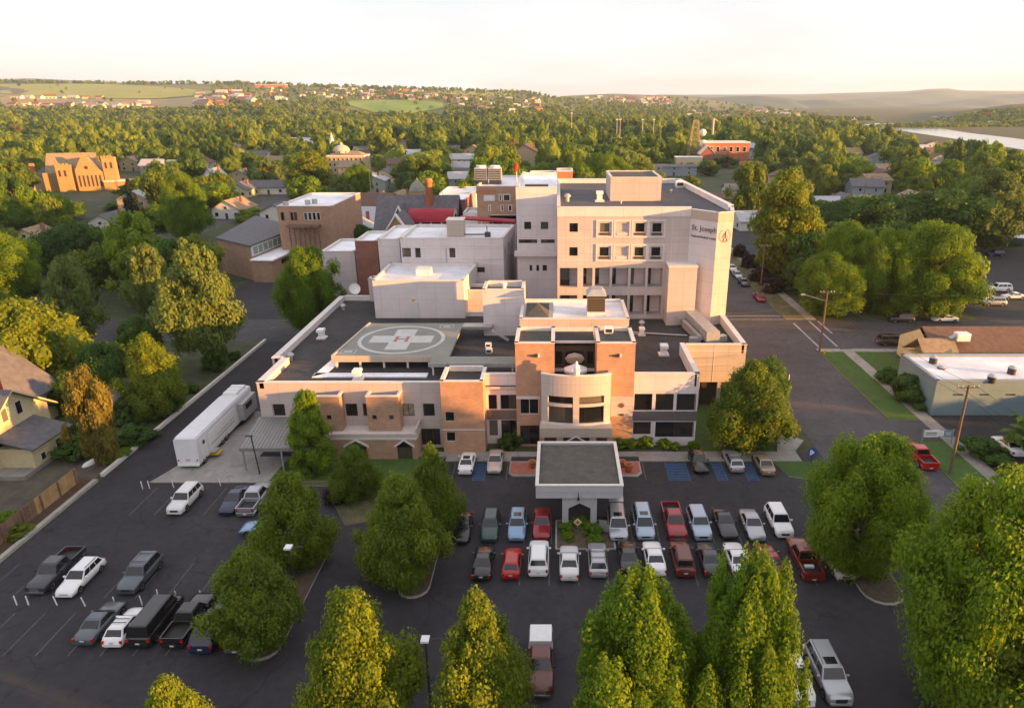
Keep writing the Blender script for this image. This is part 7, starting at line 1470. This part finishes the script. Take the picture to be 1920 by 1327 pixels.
x, y = G(1472, 768); z_ = D(1480, 702, y)[1]; q = thing('flagpole', 'white pole with a furled red and white flag beside the corner tree', 'flagpole', (0, 0, 0), None, False); part('pole', MB().tube((0, 0, 0), (0, 0, z_), .09, .06, 8), WHITEP, q); part('flag', MB().add([(-.1, -.05, z_-1.9), (-.5, .0, z_-2.1), (-.45, .05, z_-3.8), (-.1, .02, z_-4.0), (-.3, .15, z_-2.0), (-.3, .18, z_-3.9)], [(0,1,2,3),(0,3,5,4)]), REDP, q); q.location = (x, y, 0)
for px, py, lab in ((1546, 664, 'yellow hydrant at the crossing corner by the pole'),): x, y = G(px, py); q = thing('fire_hydrant', lab, 'hydrant', (0, 0, 0), None, False); part('barrel', MB().cyl((0, 0), .16, .15, 0, .6, 10).tube((-.28, 0, .42), (.28, 0, .42), .08), YEL, q); part('bonnet', MB().lathe((0, 0), [(.19, .6), (.16, .72), (.05, .8), (0, .82)], 10), YEL, q); q.location = (x, y, .08)
for px, py, s, lab in ((1166, 876, .9, 'smaller terracotta urn on the right paving'), (1178, 885, 1.15, 'larger terracotta urn on the right paving'), (998, 878, 1., 'dark terracotta urn at the left of the canopy')):
    x, y = G(px, py); q = thing('planter_urn', lab, 'planter', (0, 0, 0), None, False); part('pot', MB().lathe((0, 0), [(.0, 0), (.28*s, 0), (.42*s, .45*s), (.40*s, .75*s), (.46*s, .8*s), (.46*s, .88*s), (.36*s, .88*s), (.3*s, .6*s), (0, .6*s)], 16), TERRA, q); part('soil', MB().cyl((0, 0), .33*s, .33*s, .6*s, .72*s, 12), DIRT, q); q.location = (x, y, .135)
x, y = G(1308, 838); single('white_bollard', MB().box(-.12, .12, -.12, .12, 0, 1.1), WHITEP, 'square white post at the right end of the shrub bed', 'post', None, (x, y, .1))
x, y = G(175, 868); q = thing('upturned_boat', 'small white upturned dinghy in the grass of the vacant lot', 'boat', (0, 0, 0), None, False)
bo = MB(); bo.add([(r_*cos(a), yy, r_*.9*sin(a)+.05) for yy, r_ in ((-1.4, .15), (-.9, .42), (0, .5), (1.0, .45), (1.3, .38)) for a in np.linspace(0, pi, 8)], [(i*8+j, i*8+j+1, (i+1)*8+j+1, (i+1)*8+j) for i in range(4) for j in range(7)], 0, True); part('hull', bo, WHITEP, q); part('keel', MB().tube((0, -1.3, .2), (0, 1.2, .5), .04), METAL, q); q.location = (x, y, .05); q.rotation_euler[2] = R(-20)
for px, py, c, lab in ((243, 535, YEL, 'yellow'), (262, 543, WHITEP, 'white')): x, y = G(px, py); q = thing('parked_machine', '%s lit vehicle front glimpsed through the pale tree at left' % lab, 'vehicle', (0, 0, 0), None, False); part('body', MB().prism([(-.9, -1.6), (.9, -1.6), (.9, 1.4), (.5, 1.7), (-.5, 1.7), (-.9, 1.4)], .5, 1.5), c, q); part('cab', MB().prism([(-.7, -.6), (.7, -.6), (.6, 1.0), (-.6, 1.0)], 1.5, 2.3), GLASS, q); q.location = (x, y, .02)
x, y = G(248, 452); single('red_marker', MB().cyl((0, 0), .5, .4, 0, 1.2, 10), REDP, 'small red bin on the lawn before the conifer', 'bin', None, (x, y, 0))
lx_, ly_ = G(235, 455); struct('lawn', MB().poly([(*G(190, 470), .03), (*G(270, 455), .03), (*G(285, 432), .03), (*G(205, 430), .03)]), GRASS)
struct('lane', MB().poly([(*G(195, 505), .03), (*G(235, 500), .03), (*G(330, 455), .03), (*G(300, 450), .03)]), CONC)
struct('dirt_yard', MB().poly([(-62, 58, .02), (-53.2, 66, .02), (-53.2, 75, .02), (-58, 92, .02), (-61, 92, .02), (-62, 80, .02), (-66, 62, .02)]), mat('dirt_yard', (.10, .085, .065), .95, .25, .5, .5, 15, v2=.2))
HOUSES = [o for o in COL.objects if o.get('category') == 'house' and 120 < o.location.y < 640]
# ================= forest fill =================
def near_bld(x, y): return any((x-a)**2+(y-b)**2 < (r+4)**2 for a, b, r in BLD) or any(((x-a)**2+(y-b)**2) < (w_*.42)**2 for a, b, w_ in ALLT)
def corridor(x, y):   # keep the landmarks visible: nothing tall right in front of them
    for bx, by, wd, ln in ((D(150, 330, 345)[0], 345, 24, 110), (D(654, 300, 420)[0], 420, 15, 160), (D(1330, 285, 480)[0], 480, 30, 210), (D(235, 440, 215)[0], 222, 16, 60), *[(q.location.x, q.location.y, 9, 58) for q in HOUSES]):
        if by-ln < y < by+2 and abs(x-bx*y/by) < wd: return True
    bx, by = D(150, 330, 345)[0], 345
    for s_ in range(10, 90, 10):
        if (x-bx-s_*.95)**2+(y-by+s_*.31)**2 < 16**2: return True
    return False
g = np.random.RandomState(5); cand = []
ys = 118.
while ys < 1050:
    sp_ = 11.5+ys*.004; half = ys*.86+60
    for x in np.arange(-half-40, half+40, sp_):
        xx, yy = x+g.uniform(-.42, .42)*sp_, ys+g.uniform(-.42, .42)*sp_
        if blocked(xx, yy) or near_bld(xx, yy): continue
        pz = yy*C_+(CH-10)*sin(PT); px = CX+F*xx/pz
        rb = lerp([(370, 2400), (400, 1935), (500, 1805), (640, 1710), (760, 1650), (900, 1605), (1050, 1560)], yy)
        if yy > 370 and px > rb: continue
        cand.append((xx, yy, px))
    ys += sp_*.92
keys = ['m_lind', 'm_mix', 'm_dark', 'm_olive', 'm_yel']; ADJ = {'m_lind': 'mid green', 'm_mix': 'bright green', 'm_dark': 'dark green', 'm_olive': 'grey green', 'm_yel': 'yellow green'}
inview = [c for c in cand if -60 < c[2] < 1980]; outview = [c for c in cand if not -60 < c[2] < 1980]
def hgt(x, y): return g.choice([g.uniform(8, 12), g.uniform(11, 16), g.uniform(16, 22)], p=[.3, .5, .2])*(1.0 if not corridor(x, y) else .42)
rest = []; n_ind = 0
inview.sort(key=lambda c: c[1])
for xx, yy, px in inview:
    h = hgt(xx, yy)
    if corridor(xx, yy) and g.rand() < .82: continue
    if n_ind < 215:
        k = keys[g.choice(5, p=[.30, .28, .18, .14, .10])]
        wd_ = g.uniform(11, 17)
        zone = next(n for a_, n in ((80, 'at the left edge of the town'), (250, 'around the stone church'), (330, 'right of the stone church'), (420, 'left of the gymnasium'), (520, 'behind the gymnasium'), (600, 'behind the brick office'), (700, 'below the domed courthouse'), (800, 'left of the orange chimney'), (900, 'right of the orange chimney'), (1040, 'behind the cooling towers'), (1150, 'behind the left of the tower roof'), (1290, 'behind the right of the tower roof'), (1400, 'below the lattice tower'), (1500, 'around the tall yellow tree'), (1620, 'behind the narrow bright tree'), (1740, 'behind the lit grove'), (1850, 'above the right lot'), (9999, 'at the right edge of the town')) if px < a_)
        band = 'first rank' if yy < 175 else 'second rank' if yy < 225 else 'third rank' if yy < 275 else 'rear rank'
        lab = '%s %s tree %s, %s' % ('tall' if h > 15.5 else 'low' if h < 11 else 'rounded' if wd_ > 14 else 'slim', ADJ[k], zone, band)
        tree(k, xx, yy, h, wd_, lab, lab); n_ind += 1
    else: rest.append((xx, yy, h, g.uniform(9, 21), 0))
belt = []   # trees out of the frame that throw the evening shade
for i in range(420):
    xx, yy = g.uniform(62, 330), g.uniform(-150, 116)
    pz = yy*C_+(CH-10)*sin(PT)
    if pz > 5 and CX+F*xx/pz < 2010: continue
    if 48 < xx < 98 and 82 < yy < 117: continue
    belt.append((xx, yy, g.uniform(9.5, 15) if yy < 55 or xx > 190 else g.uniform(5, 8), g.uniform(9, 14), 0))
for i in range(16): belt.append((64+(i % 4)*6+g.uniform(-2, 2), 28+(i//4)*5+g.uniform(-1.5, 1.5), g.uniform(17, 19.5), 10, 0))  # added unseen row, tall enough to shade the low left wing
for i in range(260):
    xx, yy = g.uniform(-190, -66), g.uniform(20, 118); pz = yy*C_+(CH-8)*sin(PT)
    if CX+F*xx/pz > -190: continue
    belt.append((xx, yy, g.uniform(8, 13), g.uniform(9, 13), 0))
for c in outview: 
    if c[1] < 420: belt.append((c[0], c[1], hgt(c[0], c[1]), g.uniform(9, 13), 0))
def joined(name, lst, nl, nc, ls, lab, seed, kinds=('oval', 'wide', 'oval', 'open')):
    """uncountable canopy: one object whose points carry instanced crowns (geometry nodes)"""
    cl_ = bpy.data.collections.new(name+'_crowns')
    for i in range(6):
        o = bpy.data.objects.new('crown_%d' % i, crown_mesh('crown', seed+i, kinds[i % len(kinds)], nc, nl, ls, L_MIX, .5, .06, .42, .85)); cl_.objects.link(o)
    n = len(lst); me = bpy.data.meshes.new(name); me.vertices.add(n); A = np.array(lst, dtype='f')
    me.vertices.foreach_set('co', A[:, [0, 1, 4]].ravel())
    def at(nm, ty, key, v): q = me.attributes.new(nm, ty, 'POINT'); q.data.foreach_set(key, v.ravel())
    at('scl', 'FLOAT_VECTOR', 'vector', np.ascontiguousarray(A[:, [3, 3, 2]])); rt = np.zeros((n, 3), 'f'); rt[:, 2] = g.rand(n)*6.28; at('rot', 'FLOAT_VECTOR', 'vector', rt)
    at('idx', 'INT', 'value', g.randint(0, 6, n).astype('i')); at('tshift', 'FLOAT', 'value', (g.choice([-.30, -.12, .05, .25, .5], n, p=[.18, .2, .24, .22, .16])+g.uniform(-.08, .08, n)).astype('f'))
    o = bpy.data.objects.new(name, me); COL.objects.link(o)
    ng = bpy.data.node_groups.new(name+'_nodes', 'GeometryNodeTree'); ng.interface.new_socket('Geometry', in_out='INPUT', socket_type='NodeSocketGeometry'); ng.interface.new_socket('Geometry', in_out='OUTPUT', socket_type='NodeSocketGeometry')
    N = ng.nodes.new; Lk = ng.links.new; gi, go = N('NodeGroupInput'), N('NodeGroupOutput'); ip = N('GeometryNodeInstanceOnPoints'); ci = N('GeometryNodeCollectionInfo')
    ci.inputs['Collection'].default_value = cl_; ci.inputs['Separate Children'].default_value = True; ci.inputs['Reset Children'].default_value = True
    def na(nm, ty): q = N('GeometryNodeInputNamedAttribute'); q.data_type = ty; q.inputs['Name'].default_value = nm; return q.outputs['Attribute']
    Lk(gi.outputs[0], ip.inputs['Points']); Lk(ci.outputs[0], ip.inputs['Instance']); ip.inputs['Pick Instance'].default_value = True
    Lk(na('idx', 'INT'), ip.inputs['Instance Index']); Lk(na('scl', 'FLOAT_VECTOR'), ip.inputs['Scale']); er = N('FunctionNodeEulerToRotation'); Lk(na('rot', 'FLOAT_VECTOR'), er.inputs[0]); Lk(er.outputs[0], ip.inputs['Rotation']); Lk(ip.outputs[0], go.inputs[0])
    md_ = o.modifiers.new('crowns', 'NODES'); md_.node_group = ng
    o['kind'] = 'stuff'; tag(o, lab, 'woods'); return o
mid = [r for r in rest if r[1] < 420]; far = [r for r in rest if r[1] >= 420]
joined('town_woods', mid, 2600, 34, .044, 'dense green tree canopy over the town behind the hospital', 900)
joined('distant_woods', far, 1100, 24, .062, 'distant tree canopy between the town and the hills', 950)
joined('shade_belt', belt, 900, 20, .075, 'woods west of the hospital beyond the right edge of the picture, with an added shading row', 990)
# trees and houses on the hills
ht = []; hz = []
def onfield(px, py): return (px < 400 and 158 < py < 206) or (650 < px < 835 and 189 < py < 216)
for i in range(5200):
    px = g.uniform(-150, 1300); py = lerp(H1.c, px)+abs(g.rand())**1.2*(252-lerp(H1.c, px))
    if onfield(px, py) and g.rand() > .03: continue
    if g.rand() < .25*(py < 200): continue
    x, y, z = H1.P(px, H1.t_of(px, py)*g.uniform(.985, 1)); ht.append((x, y, g.uniform(7, 11.5), g.uniform(9, 15), z-1))
for i in range(300): px = g.uniform(-150, 1020); x, y, z = H1.P(px, g.uniform(.96, 1.0)); ht.append((x, y, g.uniform(9, 15), g.uniform(12, 20), z-1))
for i in range(1700):
    px = g.uniform(1020, 1640); c0 = lerp(H2.c, px); py = c0+3+g.rand()*(252-c0)
    if g.rand() < .55*(py < c0+14): continue
    x, y, z = H2.P(px, H2.t_of(px, py)); ht.append((x, y, g.uniform(7, 12), g.uniform(11, 18), z-1))
for i in range(900):
    px = g.uniform(1690, 2050); c0 = lerp(H4.c, px); py = c0+10+g.rand()*45; x, y, z = H4.P(px, H4.t_of(px, py)); ht.append((x, y, g.uniform(7, 12), g.uniform(10, 17), z-1))
for i in range(700): px = g.uniform(1560, 1960); t_ = g.uniform(0, .25); x, y, z = H4.P(max(px, 1660), t_); ht.append((x, y, g.uniform(6, 10), g.uniform(12, 20), z-1))
joined('hillside_trees', ht, 160, 8, .15, 'scattered trees over the far hillsides', 1200)
HC = [WHS, CRM, TANS, BRICK_C, WALL]; HRf = [SHINGT, SHW, SHING, SHINGB, REDR]
hm = []
for wm_ in range(5):
    mb = MB().box(-8, 8, -5, 5, -2, 4.2, 0); mb2 = MB().gable(-8, 8, -5, 5, 4.2, 7.2, 'x', .6, .3); mb.add(mb2.v, mb2.f, 1); mb.add([(-8, -5, 4.2), (-8, 5, 4.2), (-8, 0, 7.2)], [(0,1,2)], 0); mb.add([(8, -5, 4.2), (8, 5, 4.2), (8, 0, 7.2)], [(0,1,2)], 0)
    for k in range(3): mb.box(-6+k*4.6, -4+k*4.6, -5.06, -5.01, 1, 2.8, 2)
    me = bpy.data.meshes.new('hillside_house'); me.from_pydata(mb.v, [], mb.f); [me.materials.append(m_) for m_ in (HC[wm_], HRf[wm_], GLASS)]; me.polygons.foreach_set('material_index', mb.m); hm.append(me)
CN = ['white', 'cream', 'tan', 'orange brick', 'pale pink']
def hh(H, px, py, k, sc_, zone, lift=0):
    x, y, z = H.P(px, H.t_of(px, py)); o = bpy.data.objects.new('hillside_house', hm[k]); COL.objects.link(o); o.location = (x, y, z+lift); o.scale = (sc_, sc_, sc_*.9); o.rotation_euler[2] = g.uniform(-.6, .9)
    lab = 'small %s house %s' % (CN[k], zone); tag(o, lab, 'house', lab)
for i in range(60): hh(H1, g.uniform(500, 850), g.uniform(168, 188), g.choice(5, p=[.4, .25, .15, .1, .1]), g.uniform(.8, 1.3), 'on the wooded slope above the green field')
for i in range(45): hh(H1, g.uniform(840, 1010), g.uniform(184, 214), g.choice(5, p=[.2, .2, .25, .2, .15]), g.uniform(.9, 1.3), 'on the slope right of the green field')
for i in range(60): hh(H2, g.uniform(1085, 1260), g.uniform(183, 203), g.choice(5, p=[.3, .2, .2, .1, .2]), g.uniform(1.1, 1.6), 'in the hilltop suburb right of the ravine')
for i in range(45): hh(H2, g.uniform(1290, 1560), g.uniform(208, 234), g.choice(5, p=[.4, .25, .15, .1, .1]), g.uniform(.9, 1.3), 'on the lower slope toward the river')
for i in range(34): hh(H1, g.uniform(372, 480), g.uniform(174, 202), 3 if g.rand() < .6 else g.choice([1, 2]), g.uniform(1.1, 1.9), 'in the orange brick cluster on the left slope')
for i in range(16): hh(H1, 20+i*11+g.uniform(-3, 3), 186 if i % 2 else 200, g.choice([0, 1, 4]), g.uniform(1.0, 1.7), 'in the rows below the yellow fields at left')
for i in range(14): hh(H1, g.uniform(160, 280), g.uniform(196, 206), g.choice([0, 1, 2]), g.uniform(1, 1.6), 'at the foot of the yellow fields')
for i in range(24): hh(H4, g.uniform(1720, 1930), g.uniform(218, 246), g.choice([0, 0, 1, 4]), g.uniform(.8, 1.2), 'on the far river bank')
x, y, z = H1.P(512, H1.t_of(512, 166)); q = thing('hilltop_school', 'long low tan building on the skyline above the wooded slope', 'building', (0, 0, 0), None, False); part('wall', MB().box(-50, 50, -10, 10, -2, 10), BRICK_C, q); part('roof', MB().box(-51, 51, -11, 11, 10, 12), CRM, q); q.location = (x, y, z)
# ---------------- the evening air ----------------
hzb = MB().box(-14500, 14500, -2750, 14500, -16, 245); hm_ = bpy.data.materials.new('air'); hm_.use_nodes = True; t = hm_.node_tree; t.nodes.clear()
pv = t.nodes.new('ShaderNodeVolumePrincipled'); pv.inputs['Color'].default_value = (.66, .82, 1, 1); pv.inputs['Density'].default_value = .00008; pv.inputs['Anisotropy'].default_value = .2
ou = t.nodes.new('ShaderNodeOutputMaterial'); t.links.new(pv.outputs[0], ou.inputs['Volume'])
hz_ = finish('haze', hzb, hm_); hz_['kind'] = 'stuff'
sc.cycles.volume_bounces = 0
